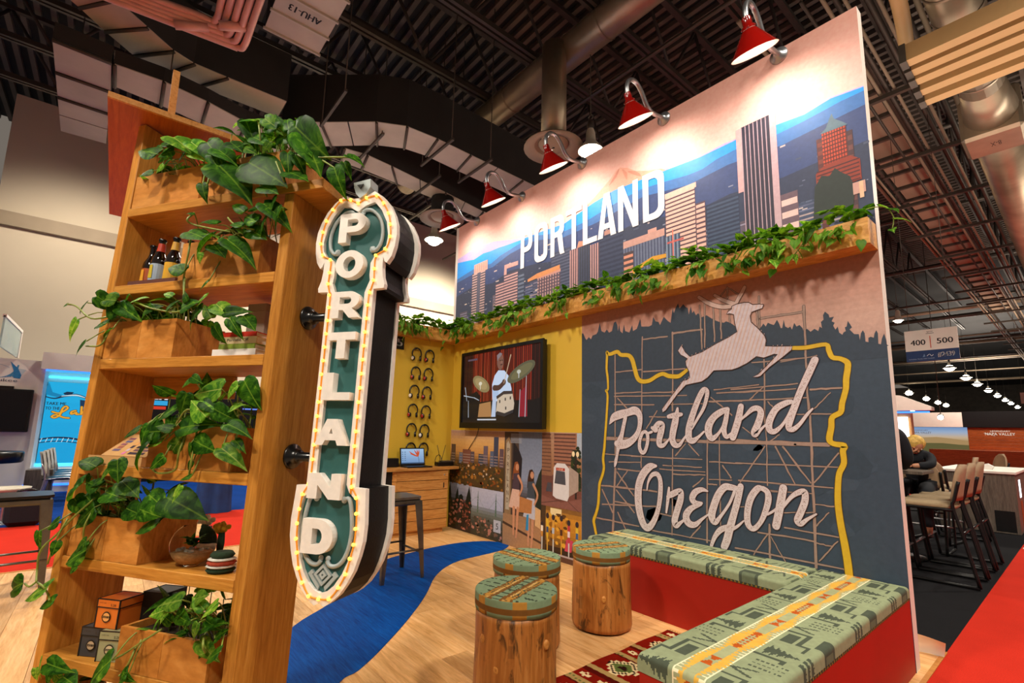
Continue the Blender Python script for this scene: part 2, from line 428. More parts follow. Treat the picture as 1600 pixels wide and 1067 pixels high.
# ---- flat print: coloured shapes in one plane, each layer a fifth of a millimetre proud of the last
_FONT = {}
def font_polys(body):
    if body not in _FONT:
        cu = bpy.data.curves.new('lettering', 'FONT'); cu.body = body; cu.size = 1; cu.resolution_u = 3
        ob = bpy.data.objects.new('lettering', cu); COL.objects.link(ob)
        dg = bpy.context.evaluated_depsgraph_get(); dg.update()
        me = ob.evaluated_get(dg).to_mesh()
        V = [(v.co.x, v.co.y) for v in me.vertices]; F = [tuple(p.vertices) for p in me.polygons]
        ob.evaluated_get(dg).to_mesh_clear(); bpy.data.objects.remove(ob); bpy.data.curves.remove(cu)
        _FONT[body] = (V, F)
    return _FONT[body]
class Print:
    def __init__(s, frame, eps=0.0004):
        s.m = MB(); s.f0 = frame; s.e = eps; s.k = 0
    def fr(s, u, v, d):      # shapes drawn one after another never share a plane
        return s.f0(u, v, d + (s.k % 28) * 0.000013)
    def poly(s, pts, c, L=1, holes=()):
        s.k += 1; loops = [list(pts)] + [list(h) for h in holes]
        tri = tessellate_polygon([[Vector((p[0], p[1], 0)) for p in l] for l in loops])
        s.m.cc = lin(c) if isinstance(c, str) else c
        s.m.add([s.fr(p[0], p[1], L * s.e) for l in loops for p in l], [tuple(t) for t in tri]); return s
    def rect(s, x0, y0, x1, y1, c, L=1):
        s.k += 1; s.m.cc = lin(c) if isinstance(c, str) else c
        s.m.add([s.fr(x0, y0, L * s.e), s.fr(x1, y0, L * s.e), s.fr(x1, y1, L * s.e), s.fr(x0, y1, L * s.e)], [(0, 1, 2, 3)]); return s
    def grad(s, x0, y0, x1, y1, stops, L=1, n=24):
        for i in range(n):
            t = (i + 0.5) / n
            for (a, ca), (b, cb) in zip(stops, stops[1:]):
                if a <= t <= b:
                    k = (t - a) / (b - a); c = tuple(p + (q - p) * k for p, q in zip(lin(ca), lin(cb))); break
            s.rect(x0, y0 + (y1 - y0) * i / n, x1, y0 + (y1 - y0) * (i + 1) / n, c, L)
        return s
    def stroke(s, pts, c, L=1, w=None, smooth=4, grow=0.0):
        s.k += 1; P = [p if len(p) == 3 else (p[0], p[1], w) for p in pts]
        if smooth and len(P) > 2: P = catmull(P, smooth)
        A = []; n = len(P)
        for i in range(n):
            a, b = P[max(i - 1, 0)], P[min(i + 1, n - 1)]
            dx, dy = b[0] - a[0], b[1] - a[1]; l = math.hypot(dx, dy) or 1e-9
            h = P[i][2] / 2 + grow; A.append(((P[i][0] - dy / l * h, P[i][1] + dx / l * h), (P[i][0] + dy / l * h, P[i][1] - dx / l * h)))
        if grow or True:
            e = P[0][2] / 2 * 0.3 + grow
        s.m.cc = lin(c) if isinstance(c, str) else c
        V = [s.fr(q[0], q[1], L * s.e) for pr in A for q in pr]
        s.m.add(V, [(2 * i, 2 * i + 1, 2 * i + 3, 2 * i + 2) for i in range(n - 1)])
        # round joins at the ends
        for (p, q) in ((P[0], A[0]), (P[-1], A[-1])):
            if p[2] > 0: s.disc(p[0], p[1], p[2] / 2 + grow, c, L, 10)
        return s
    def disc(s, x, y, r, c, L=1, n=16, ry=None):
        s.k += 1; ry = ry or r
        s.m.cc = lin(c) if isinstance(c, str) else c
        s.m.add([s.fr(x + r * math.cos(2 * PI * k / n), y + ry * math.sin(2 * PI * k / n), L * s.e) for k in range(n)], [tuple(range(n))]); return s
    def text(s, body, x0, x1, y0, y1, c, L=1, slant=0.0, bold=0.0):
        s.k += 1; V, F = font_polys(body)
        ax, bx = min(v[0] for v in V), max(v[0] for v in V); ay, by = min(v[1] for v in V), max(v[1] for v in V)
        s.m.cc = lin(c) if isinstance(c, str) else c
        for k in ((0,) if not bold else (-1, 0, 1)):
            s.m.add([s.fr(x0 + (v[0] - ax) / (bx - ax) * (x1 - x0) + slant * (v[1] - ay) / (by - ay) + k * bold, y0 + (v[1] - ay) / (by - ay) * (y1 - y0), L * s.e + abs(k) * 0.00005) for v in V], F)
        return s
    def build(s, name, mat, parent=None, M=None):
        o = s.m.build(name, mat, parent, M); return o
def fx(px, sgn=1):   # plane x = px seen from +x (sgn 1): u runs along +y
    return lambda u, v, d: (px + sgn * d, u, v)
def fy(py):          # plane y = py seen from -y
    return lambda u, v, d: (u, py - d, v)
# flat print on the back wall: wall X, Z and stroke width in millimetres
LETTERS=[[(-1854,1194,11),(-1812,1246,61),(-1745,1269,67),(-1672,1284,59),(-1608,1297,64),(-1567,1267,51),(-1561,1204,40),(-1579,1135,40),(-1625,1077,51),(-1690,1040,65),(-1755,1032,73),(-1784,1037,53)],[(-1698,1245,33),(-1716,1180,33),(-1735,1109,37),(-1755,1061,53),(-1770,1013,40),(-1781,954,24),(-1797,894,29),(-1806,856,13)],[(-1515,1136,25),(-1496,1114,27),(-1497,1058,27),(-1518,995,27),(-1545,977,30),(-1568,1010,30),(-1566,1067,27),(-1542,1124,27),(-1515,1136,25)],[(-1495,1123,17),(-1458,1135,19)],[(-1455,1165,24),(-1427,1154,48)],[(-1429,1171,36),(-1396,1193,48),(-1367,1188,41),(-1379,1138,50),(-1395,1083,47),(-1394,1045,45),(-1363,1038,29),(-1325,1074,16),(-1306,1096,11)],[(-1239,1307,17),(-1246,1269,34),(-1260,1215,51),(-1280,1140,51),(-1288,1086,48),(-1271,1049,45),(-1235,1045,28),(-1199,1088,17),(-1175,1120,11)],[(-1314,1248,29),(-1265,1256,40),(-1211,1263,25)],[(-1133,1163,16),(-1092,1225,19),(-1045,1297,23),(-1021,1359,26),(-1011,1415,30),(-1035,1430,37),(-1069,1381,41),(-1112,1288,43),(-1150,1184,48),(-1159,1131,49),(-1155,1090,49),(-1125,1080,39),(-1085,1107,21),(-1045,1143,13)],[(-875,1292,32),(-918,1277,41),(-972,1240,46),(-1008,1185,52),(-1011,1129,47),(-988,1099,39),(-945,1130,20),(-907,1185,18),(-884,1244,22)],[(-875,1286,28),(-888,1225,32),(-903,1165,34),(-899,1126,32),(-883,1112,26),(-854,1137,14)],[(-785,1310,37),(-806,1224,44),(-833,1147,44),(-847,1108,41)],[(-801,1215,12),(-761,1248,17),(-712,1291,32),(-675,1292,35),(-663,1261,39),(-684,1196,42),(-710,1144,39),(-701,1130,32),(-668,1163,17),(-633,1196,11)],[(-485,1331,26),(-520,1321,35),(-573,1288,38),(-614,1215,41),(-617,1164,38),(-589,1151,31),(-545,1187,19),(-508,1241,16),(-485,1286,17)],[(-343,1571,40),(-379,1496,40),(-425,1400,39),(-462,1312,39),(-496,1223,39),(-507,1174,33),(-483,1166,29),(-445,1197,21),(-402,1254,17),(-372,1286,10)],[(-1429,886,21),(-1481,877,54),(-1542,817,61),(-1581,730,62),(-1589,618,62),(-1574,522,59),(-1543,450,56),(-1504,435,50),(-1458,485,41),(-1418,576,35),(-1397,684,37),(-1394,781,35),(-1418,827,35),(-1463,818,30),(-1497,766,17),(-1510,704,10)],[(-1324,740,16),(-1333,671,25),(-1351,564,14)],[(-1336,676,23),(-1305,695,41),(-1263,718,40),(-1231,724,38),(-1235,672,46),(-1261,597,46),(-1286,522,47),(-1276,488,42),(-1240,511,22),(-1203,544,13)],[(-1035,748,14),(-1076,754,31),(-1124,730,42),(-1147,684,43),(-1123,660,36),(-1079,664,19)],[(-1085,655,19),(-1157,619,38),(-1196,566,50),(-1181,520,51),(-1133,515,36),(-1083,557,19),(-1031,599,10)],[(-830,786,29),(-869,789,39),(-914,787,44),(-959,734,46),(-995,652,48),(-1011,588,49),(-989,553,36),(-946,602,20),(-888,685,17),(-851,765,19)],[(-810,802,38),(-834,711,42),(-862,623,43),(-890,535,48),(-913,457,49),(-934,408,44)],[(-885,544,29),(-950,514,36),(-993,462,28),(-1021,398,20)],[(-880,526,21),(-841,552,17),(-801,591,9)],[(-678,802,27),(-705,799,38),(-749,739,41),(-774,654,39),(-775,577,37),(-744,552,31),(-702,593,27),(-669,660,32),(-646,734,37),(-648,783,34),(-673,802,32)],[(-655,651,13),(-623,673,14),(-601,695,10)],[(-556,819,43),(-573,743,45),(-589,671,45),(-609,590,44)],[(-567,700,14),(-518,767,22),(-476,800,30),(-442,808,33),(-443,759,37),(-466,697,37),(-489,643,37),(-474,624,29),(-437,655,18),(-389,691,10)]]
DEER=[(-1226,1726),(-1195,1763),(-1167,1710),(-1131,1673),(-1041,1696),(-931,1744),(-846,1776),(-789,1804),(-802,1862),(-807,1925),(-834,1935),(-855,1935),(-843,1952),(-819,1963),(-816,1983),(-801,1988),(-781,1992),(-732,1993),(-703,1987),(-680,1968),(-638,1964),(-612,1955),(-621,1932),(-649,1927),(-687,1919),(-698,1896),(-695,1855),(-655,1809),(-616,1754),(-608,1724),(-615,1686),(-561,1678),(-459,1667),(-467,1641),(-522,1600),(-595,1550),(-652,1498),(-670,1492),(-703,1495),(-669,1511),(-622,1553),(-547,1626),(-564,1629),(-628,1611),(-673,1625),(-732,1587),(-791,1563),(-835,1552),(-959,1557),(-1004,1513),(-1049,1487),(-1140,1475),(-1169,1471),(-1236,1409),(-1337,1292),(-1363,1279),(-1368,1304),(-1285,1401),(-1191,1505),(-1162,1508),(-1138,1523),(-1142,1566),(-1164,1611),(-1167,1644),(-1151,1659),(-1180,1679),(-1203,1692)]
ANTLERS=[[(-801,1986,10),(-837,1984,27),(-899,1996,28),(-973,2032,28),(-1049,2094,23)],[(-794,1995,25),(-866,2032,25),(-933,2084,19)],[(-789,1994,25),(-768,2031,24),(-743,2067,26),(-727,2096,22)]]
STATE=[[(-1997,279,22),(-2020,363,25),(-2028,409,28),(-2001,473,25),(-1980,547,25),(-1970,667,25),(-1963,716,25),(-1936,778,24),(-1920,840,23),(-1927,911,24),(-1914,997,24),(-1906,1082,22),(-1889,1253,21),(-1877,1425,20),(-1895,1469,17),(-1873,1477,17),(-1875,1575,21),(-1886,1651,21),(-1880,1752,23),(-1883,1793,20),(-1853,1769,28),(-1776,1781,31),(-1738,1752,30),(-1664,1739,32),(-1629,1702,37),(-1609,1640,37),(-1582,1554,36),(-1541,1522,33),(-1473,1523,30),(-1407,1553,29),(-1355,1566,29),(-1305,1546,31),(-1232,1538,30),(-1196,1554,27),(-1157,1580,23)],[(-457,1655,23),(-386,1649,24),(-284,1655,23),(-270,1618,26),(-255,1577,26),(-215,1564,25),(-185,1540,30),(-185,1506,30),(-196,1448,30),(-202,1389,28),(-224,1314,28),(-235,1264,28),(-277,1235,28),(-285,1181,30),(-299,1114,32),(-282,1089,28),(-229,1079,31),(-238,1050,29),(-237,985,28),(-263,926,28),(-274,852,29),(-279,779,31),(-278,715,32),(-272,636,33),(-263,559,35),(-255,467,36),(-252,394,36)]]
TREES=[(-2147,1989),(-2126,1946),(-2108,1923),(-2082,1947),(-2057,1923),(-2040,1954),(-1997,1961),(-1981,1979),(-1959,2054),(-1940,1979),(-1907,1961),(-1883,1984),(-1859,1954),(-1828,1963),(-1808,2030),(-1788,2039),(-1773,2005),(-1766,1953),(-1753,2008),(-1743,1950),(-1721,1928),(-1705,2001),(-1694,1943),(-1654,1925),(-1624,1982),(-1618,1932),(-1582,1945),(-1548,2018),(-1539,1956),(-1505,1951),(-1471,1946),(-1444,1953),(-1429,2016),(-1410,1977),(-1383,1967),(-1371,1942),(-1337,2000),(-1300,1959),(-1281,1945),(-1260,2056),(-1252,2014),(-1235,2051),(-1215,2082),(-1204,2040),(-1173,2068),(-1156,2042),(-1139,2033),(-1132,1982),(-1115,2040),(-1105,1988),(-1093,2003),(-1077,1967),(-1059,1980),(-1043,1944),(-998,1953),(-956,1919),(-930,1902),(-904,1889),(-878,1880),(-862,1887),(-832,1872),(-798,1841),(-789,1819),(-641,1807),(-621,1833),(-608,1812),(-594,1834),(-572,1820),(-559,1814),(-539,1844),(-528,1818),(-520,1788),(-512,1787),(-500,1838),(-494,1794),(-478,1782),(-465,1789),(-457,1769),(-442,1809),(-431,1784),(-414,1791),(-399,1770),(-393,1746),(-375,1762),(-357,1741),(-336,1756),(-317,1739),(-308,1765),(-297,1754),(-300,1791),(-286,1802),(-287,1829),(-276,1849),(-258,1828),(-255,1810),(-233,1811),(-246,1786),(-231,1775),(-240,1759),(-230,1735),(-218,1751),(-213,1715),(-198,1700),(-193,1712),(-180,1719),(-184,1741),(-175,1744),(-167,1776),(-150,1736),(-162,1725),(-142,1696),(-121,1693),(-118,1658),(-111,1696),(-101,1712),(-94,1694),(-93,1648),(-80,1642),(-79,1666),(-68,1671),(-55,1663),(-50,1687),(-41,1703),(-35,1685),(-37,1628),(-26,1624),(-20,1654),(-8,1681),(-2,1644),(-1,1619),(8,1612)]
SCAFFOLD=[[-1796,1756,11,-1805,941,11],[-1806,836,19,-1837,318,18],[-1531,1871,10,-1551,1135,10],[-1266,1868,12,-1283,1291,12],[-1290,1012,9,-1311,416,9],[-1558,989,10,-1561,864,10],[-1039,1846,9,-1040,1717,9],[-1009,2036,9,-1018,1725,9],[-1046,2032,9,-1040,1728,9],[-948,1992,11,-946,1759,11],[-900,1983,11,-898,1773,10],[-838,1961,9,-836,1878,9],[-843,2120,9,-845,2047,9],[-843,2120,6,-753,2043,6],[-843,2120,6,-891,2072,6],[-1025,1094,10,-1051,413,10],[-940,1135,8,-955,524,8],[-1521,1851,10,-1309,1846,10],[-1259,1862,14,-1035,1858,13],[-1793,1613,11,-1546,1616,10],[-1526,1597,11,-1171,1590,10],[-1802,1441,11,-1543,1440,10],[-1543,1432,10,-1260,1427,9],[-965,1426,8,-668,1442,7],[-944,1402,8,-660,1408,7],[-1810,1416,10,-1166,1396,8],[-1811,1349,11,-1438,1339,10],[-1336,1336,8,-1011,1333,7],[-1890,1077,28,-479,1077,17],[-1010,1348,11,-779,1345,10],[-1479,1249,9,-1338,1243,8],[-1773,1397,11,-1685,1316,11],[-1413,1293,10,-1508,1159,10],[-988,1378,8,-849,1254,8],[-1898,1070,19,-1577,1079,18],[-1907,949,10,-1298,948,8],[-1649,945,9,-1068,956,7],[-1869,889,10,-1567,904,9],[-1015,944,8,-797,944,8],[-1779,838,11,-1568,837,10],[-1289,838,9,-1051,852,8],[-1948,693,12,-1695,702,12],[-1811,695,12,-1428,702,11],[-1032,794,8,-969,796,8],[-1941,546,11,-1430,595,9],[-1819,584,11,-1560,578,10],[-1996,432,13,-1589,432,11],[-1498,420,10,-1025,427,8],[-1940,664,12,-1835,496,12],[-1796,674,12,-1628,525,11],[-1787,814,12,-1633,646,11],[-1686,834,10,-1788,709,11],[-1784,503,12,-1693,360,11],[-1267,971,9,-1188,1058,9],[-1165,1054,9,-1089,980,8],[-1062,831,8,-1141,764,9],[-923,921,9,-871,848,9],[-1175,419,9,-1095,512,8],[-1431,553,8,-1309,544,8],[-1398,866,8,-1050,872,7],[-1373,895,8,-1070,901,7],[-1020,825,7,-867,834,7],[-639,1086,7,-648,823,7],[-649,592,12,-655,400,12],[-389,1207,13,-399,848,13],[-399,848,15,-407,399,14],[-832,1085,25,-305,1080,21],[-838,946,9,-262,959,7],[-824,838,10,-298,845,8],[-401,743,7,-297,744,7],[-561,589,9,-286,582,8],[-718,537,9,-413,539,8],[-406,532,7,-325,527,7],[-862,416,10,-276,420,8],[-590,1061,9,-493,847,8],[-547,1062,10,-409,863,10],[-651,1058,8,-815,825,9],[-390,865,8,-260,1037,8],[-393,624,6,-329,708,6],[-661,533,8,-752,397,8],[-644,523,7,-571,396,7],[-390,435,7,-295,561,7],[-643,787,6,-428,802,6],[-404,697,6,-581,672,6],[-276,420,7,-267,403,7],[-851,671,6,-784,680,6],[-678,793,5,-397,802,5],[-383,1901,12,-390,1650,12],[-390,1650,10,-393,1524,10],[-396,1417,12,-389,1207,12],[-628,1601,9,-644,1196,9],[-644,1196,7,-639,1086,7],[-640,2015,9,-645,1808,9],[-659,1919,9,-654,1819,9],[-847,1422,8,-443,1437,7],[-818,1401,8,-457,1407,7],[-820,1347,9,-404,1351,8],[-377,1400,12,-219,1398,11],[-466,1254,8,-272,1256,7],[-703,1589,8,-398,1587,7],[-532,1578,6,-334,1594,6],[-638,1870,11,-394,1866,10],[-641,1431,7,-728,1353,8],[-619,1335,7,-590,1297,7],[-368,1284,7,-279,1376,6],[-780,1176,8,-690,1102,7],[-614,1095,7,-565,1133,7]]
# pothos on the shelves: leaf base and tip, and vine points, in shelf coordinates (millimetres)
LEAVES={'B':[(-133,-20,2182,-249,-31,2208),(-187,-25,2183,-122,-37,2096),(-34,-34,2119,-118,-35,2180),(-45,-12,2148,-62,-29,2194),(8,-21,2118,-27,-26,2190),(59,-47,2104,175,-56,1991),(83,-41,2071,177,-51,1947),(56,-34,2009,102,-37,1952),(24,-34,2020,50,-52,1948),(30,-30,1956,122,-45,1915),(262,-35,1972,322,-37,1954),(225,-39,1932,261,-50,1844),(243,-23,1960,273,-23,1916),(-61,-42,1908,14,-52,1877),(-133,-37,2010,32,-55,1914),(-264,-37,2013,-102,-55,1898),(-166,-26,1988,-97,-42,1935),(-140,-28,2114,-65,-46,2077),(-82,-43,2162,-4,-45,2112),(-42,-17,2110,34,-21,2082),(93,-46,2028,140,-55,1988),(-58,-34,2078,-85,-40,2045)],'A':[(-349,-30,2128,-261,-37,2036),(-308,-24,2098,-208,-36,2045),(-240,-32,2111,-167,-51,2063),(-515,-36,2171,-392,-54,2104),(-483,-42,2128,-566,-62,2107),(-421,-35,2134,-315,-39,2078),(-582,-42,2044,-625,-61,2022),(-573,-44,2111,-671,-55,2145),(-542,-37,2068,-571,-41,2040),(-326,-41,1954,-297,-53,1896),(-301,-22,2011,-360,-23,2006),(-494,-42,2112,-544,-62,2089),(-236,-15,2098,-175,-31,2109),(-196,-26,2090,-123,-29,2058),(-418,-22,2112,-340,-38,2060),(-493,-43,2075,-548,-43,2065),(-447,-34,2109,-481,-34,2072),(-315,-37,2068,-269,-44,2010),(-558,-43,2140,-481,-62,2138)],'C':[(-129,-30,1829,-177,-50,1868),(-2,-23,1869,-59,-24,1797),(33,-33,1825,-18,-34,1754),(-100,-19,1831,1,-27,1870),(-47,-33,1843,56,-36,1786),(-264,-13,1808,-331,-31,1839),(-366,-23,1857,-378,-42,1853),(-230,-43,1751,-320,-51,1713),(-373,-28,1786,-273,-39,1753),(-178,-35,1728,-61,-46,1673),(-243,-32,1723,-174,-44,1677),(-274,-45,1691,-271,-55,1658),(-360,-27,1639,-437,-41,1666),(-253,-20,1599,-293,-26,1570),(-112,-46,1767,-166,-57,1794),(-70,-31,1787,-138,-31,1829),(-28,-27,1801,-67,-38,1749),(-117,-13,1775,-38,-25,1735)],'D':[(-755,-34,1571,-661,-35,1524),(-839,-34,1489,-875,-43,1415),(-906,-36,1552,-926,-43,1542),(-766,-37,1404,-802,-52,1354),(-842,-13,1560,-890,-14,1529),(-648,-36,1546,-746,-55,1568),(-654,-21,1533,-566,-30,1494),(-638,-33,1493,-690,-39,1565),(-580,-25,1545,-524,-31,1566),(-399,-25,1551,-438,-37,1572),(-252,-23,1501,-334,-30,1453),(-224,-39,1536,-287,-40,1515),(-203,-32,1463,-226,-47,1509),(-194,-23,1440,-153,-27,1382),(-112,-40,1452,-64,-45,1402),(-84,-19,1469,-24,-27,1424),(-140,-36,1475,-67,-38,1490),(-413,-23,1501,-386,-30,1545),(-637,-41,1442,-678,-50,1424),(-665,-42,1465,-744,-45,1463),(-497,-24,1532,-519,-37,1481),(-301,-43,1523,-334,-52,1560),(-619,-20,1576,-642,-22,1541),(-505,-31,1504,-448,-34,1526),(-326,-40,1500,-258,-57,1524),(-208,-18,1516,-133,-24,1470)],'E':[(-235,-40,1263,-259,-53,1234),(-236,-40,1267,-192,-47,1250),(-132,-17,1231,-247,-22,1219),(-41,-40,1239,-99,-45,1201),(-37,-24,1256,26,-32,1177),(-262,-27,1218,-273,-35,1148),(-147,-44,1141,-222,-47,1193),(-311,-12,1169,-400,-31,1131),(-279,-43,1102,-326,-63,1111),(-258,-27,1103,-143,-46,1134),(-350,-44,1062,-459,-49,994),(-425,-38,1099,-485,-55,1074),(-333,-35,1093,-444,-46,1087),(-333,-22,1063,-423,-29,1061),(-293,-20,1034,-258,-21,1092),(-194,-33,1067,-110,-38,1040),(-198,-40,1059,-202,-41,1012),(-294,-44,1015,-331,-58,977),(-57,-44,1117,28,-62,1107),(-22,-43,1071,23,-55,1051),(-102,-12,1044,-8,-27,1014),(-204,-18,1004,-220,-24,974),(-179,-35,962,-214,-46,950),(-133,-26,1165,-45,-45,1135),(-68,-33,1165,-22,-40,1187),(-315,-21,1141,-308,-38,1090),(-183,-29,1187,-108,-44,1164),(-372,-24,1132,-421,-28,1092),(-402,-31,1115,-407,-47,1053)],'F':[(-621,-18,966,-706,-34,1008),(-494,-44,998,-458,-60,932),(-630,-41,915,-744,-41,868),(-555,-34,933,-590,-51,911),(-535,-14,900,-565,-19,867),(-552,-21,889,-457,-32,881),(-583,-27,841,-658,-36,773),(-561,-39,908,-634,-39,922),(-647,-14,939,-680,-16,896),(-288,-16,887,-145,-18,852),(-204,-46,931,-214,-63,885),(-306,-15,810,-407,-25,789),(-746,-23,786,-796,-29,757),(-444,-24,846,-358,-37,833),(-373,-33,849,-289,-40,835),(-493,-19,928,-409,-25,891),(-367,-16,892,-282,-27,858),(-575,-37,737,-624,-45,705),(-604,-15,703,-700,-18,656),(-613,-25,656,-646,-37,631),(-799,-39,751,-798,-47,688),(-706,-40,727,-704,-52,683),(-843,-27,580,-955,-35,541),(-724,-29,583,-813,-43,540),(-685,-27,545,-745,-41,523),(-685,-28,864,-620,-33,818),(-548,-31,966,-558,-45,930),(-655,-15,872,-577,-23,834)],'G':[(-202,-27,577,-255,-44,557),(-187,-45,575,-205,-52,544),(-136,-43,614,-208,-59,596),(-72,-21,588,-119,-30,625),(-124,-16,608,-63,-33,635),(-12,-35,620,-50,-53,582),(-96,-40,563,-116,-53,538),(-68,-38,560,-83,-49,515),(-64,-16,560,-13,-27,544),(-82,-12,503,-20,-15,460),(24,-39,498,-35,-40,469),(-27,-15,517,11,-17,547),(-149,-43,573,-95,-46,557),(-75,-13,534,-10,-30,577),(-193,-16,538,-231,-33,563),(-127,-36,588,-152,-52,560),(-366,-45,422,-461,-57,348),(-299,-40,395,-362,-41,356),(-315,-39,389,-278,-49,378)],'H':[(-674,-37,380,-688,-39,321),(-617,-38,357,-614,-57,321),(-635,-14,329,-592,-21,310),(-652,-32,365,-566,-48,366),(-722,-20,338,-715,-24,301),(-593,-21,332,-520,-33,326)]}
VINES={'F':[[(-602,-20,868),(-641,-40,817),(-742,-20,749),(-778,-40,692),(-811,-20,628),(-769,-40,594)],[(-804,-20,586),(-798,-40,577),(-857,-20,575)],[(-804,-20,586),(-733,-40,584),(-731,-20,552),(-691,-40,548)],[(-594,-20,840),(-594,-40,785),(-617,-20,731)],[(-711,-20,795),(-714,-40,733),(-766,-20,647)]],'E':[[(-185,-20,1143),(-235,-40,1163),(-308,-20,1102),(-354,-40,1055)],[(-245,-20,1096),(-241,-40,1028),(-270,-20,975),(-312,-40,963),(-374,-20,978)],[(-205,-20,1097),(-185,-40,1016),(-210,-20,949)],[(-28,-20,1123),(-25,-40,1071),(-22,-20,1036)]],'D':[[(-695,-20,1499),(-760,-40,1488),(-885,-20,1546),(-905,-40,1550)],[(-684,-20,1454),(-683,-40,1388),(-790,-20,1391)],[(-588,-20,1547),(-459,-40,1507),(-362,-20,1499),(-330,-40,1542),(-365,-20,1620)]],'C':[[(-191,-20,1771),(-233,-40,1775),(-361,-20,1816),(-373,-40,1826),(-371,-20,1863)],[(-367,-20,1790),(-341,-40,1698),(-369,-20,1612),(-317,-40,1516)],[(-88,-20,1768),(-151,-40,1783),(-212,-20,1826)]],'B':[[(-107,-20,2062),(-104,-40,2122),(-141,-20,2190)],[(40,-20,2038),(93,-40,1994),(193,-20,1991),(277,-40,1964)],[(153,-20,1987),(220,-40,1937),(210,-20,1941)],[(-118,-20,1974),(-63,-40,1910),(-53,-20,1882)],[(-36,-20,2011),(18,-40,1936),(26,-20,1903)]],'A':[[(-524,-20,2088),(-537,-40,2126),(-619,-20,2141)],[(-332,-20,2058),(-270,-40,1990),(-261,-20,1966)],[(-328,-20,2034),(-304,-40,1960),(-345,-20,1943)]],'G':[[(-224,-20,517),(-273,-40,480),(-355,-20,432),(-375,-40,418)],[(-313,-20,459),(-303,-40,427),(-347,-20,384),(-335,-40,383)],[(-62,-20,522),(-39,-40,504),(-49,-20,479)]]}

# ================================================================== the hall
rng = random.Random(7)
o = struct(MB().box((-16, -14, -0.16), (16, 95, -0.06)).build('floor', MT['concrete']))
struct(MB().box((-24, -9, -0.06), (-6.7, 14, 0.0)).build('floor', MT['bluecarpet']))
struct(MB().box((-6.7, -9, -0.06), (-4.56, 14, 0.0)).build('floor', MT['redcarpet']))
struct(MB().box((0.045, -1.6, -0.06), (3.2, 60, 0.0)).build('floor', MT['redcarpet']))
struct(MB().box((-4.5, 0.42, -0.06), (0.045, 7.6, -0.002)).build('floor', MT['blackcarpet']))
struct(MB().box((-4.5, 7.6, -0.06), (0.045, 60, -0.001)).build('floor', MT['redcarpet']))
# far left wall of the hall with its projecting band and the parapet edge
struct(MB().box((-15.1, -5.65, 0), (-14.5, 22, 8.6)).build('wall_left', MT['hallwall']))
struct(MB().box((-14.5, -5.65, 5.42), (-14.36, 22, 5.74)).build('trim_1', MT['halltrim']))
# roof deck: ribbed steel sheets, ribs run across the hall
rb = MB(); Y = -9.0
while Y < 26:
    rb.box((-17, Y, 9.0), (8, Y + 0.09, 9.1)); Y += 0.24
rb.mat(1).add([(-17, -10, 9.1), (10, -10, 9.1), (10, 95, 9.1), (-17, 95, 9.1)], [(0, 1, 2, 3)])
struct(rb.build('ceiling', [MT['roofrib'], MT['roof']]))
struct(MB().box((-60, 94, -.1), (16, 94.5, 9.3)).build('wall_far', MT['beam2']))
# open-web roof trusses
def truss(x, z0, z1, y0, y1, lab, step=1.7, r=0.05):
    t = thing('roof_truss', lab, 'truss', (x, y0, z1), 'open-web trusses under the roof deck')
    L = y1 - y0
    MB().box((-r, 0, -0.08), (r, L, 0)).build('top_chord', MT['beam'], t)
    m = MB(); m.box((-r * 1.5, 0, z0 - z1 - 0.04), (-r * 0.4, L, z0 - z1 + 0.05)); m.box((r * 0.4, 0, z0 - z1 - 0.04), (r * 1.5, L, z0 - z1 + 0.05))
    m.build('bottom_chord', MT['beam2'], t)
    k = 0; wm = None; n = int(L / step)
    for i in range(min(n, 18)):
        a = (0, i * step, z0 - z1); b = (0, (i + 0.5) * step, -0.05); c = (0, (i + 1) * step, z0 - z1)
        if wm is None:
            wm = MB().tube([(0, 0, 0), (0, step / 2, z1 - z0 - 0.05)], r * 0.6, 5).build('web', MT['beam'], t, T(0, i * step, z0 - z1)).data
            w2 = MB().tube([(0, 0, z1 - z0 - 0.05), (0, step / 2, 0)], r * 0.6, 5).build('web', MT['beam'], t, T(0, (i + .5) * step, z0 - z1)).data
        else:
            inst('web', wm, t, T(0, i * step, z0 - z1)); inst('web', w2, t, T(0, (i + .5) * step, z0 - z1))
    return t
for i, x in enumerate((-11.7, -10.35, -8.99, -7.63, -6.27, -4.9, -3.55, -2.2, -0.85, 0.5, 1.85)):
    truss(x, 7.5, 8.9, -8 if x < -3 else -3, 34, 'dark steel open-web truss under the ribbed roof deck, ' + ('%s from the left of the eleven' % ('first', 'second', 'third', 'fourth', 'fifth', 'sixth', 'seventh', 'eighth', 'ninth', 'tenth', 'eleventh')[i]))
# bridging conduits across the hall
for (y, z, lab, r) in ((2.86, 7.1, 'thin brown conduit crossing the roof above the vertical round duct', 0.035), (5.6, 7.3, 'brown conduit crossing the roof behind the booth wall', 0.04), (9.0, 7.3, 'brown pipe crossing the roof beyond the round duct', 0.05), (13.5, 7.3, 'brown pipe crossing the roof over the far aisle', 0.06), (19, 7.3, 'thick brown pipe crossing the roof far down the hall', 0.08)):
    tag(MB().tube([(-14, y, z), (6, y, z)], r, 6).build('roof_conduit', MT['beam2']), lab, 'pipe', 'conduits across the roof')
for i in range(12):
    y_ = 21.5 + i * 3.1; z_ = 6.5 + (i * 37 % 11) * .07
    tag(MB().tube([(-13, y_, z_), (4, y_, z_)], .045 + .03 * (i % 3), 6).build('roof_conduit', MT['halltrim'] if i % 2 else MT['beam2']), 'far roof pipe crossing above the aisle board, %s from the near end' % ('first', 'second', 'third', 'fourth', 'fifth', 'sixth', 'seventh', 'eighth', 'ninth', 'tenth', 'eleventh', 'twelfth')[i], 'pipe', 'far pipes across the roof')
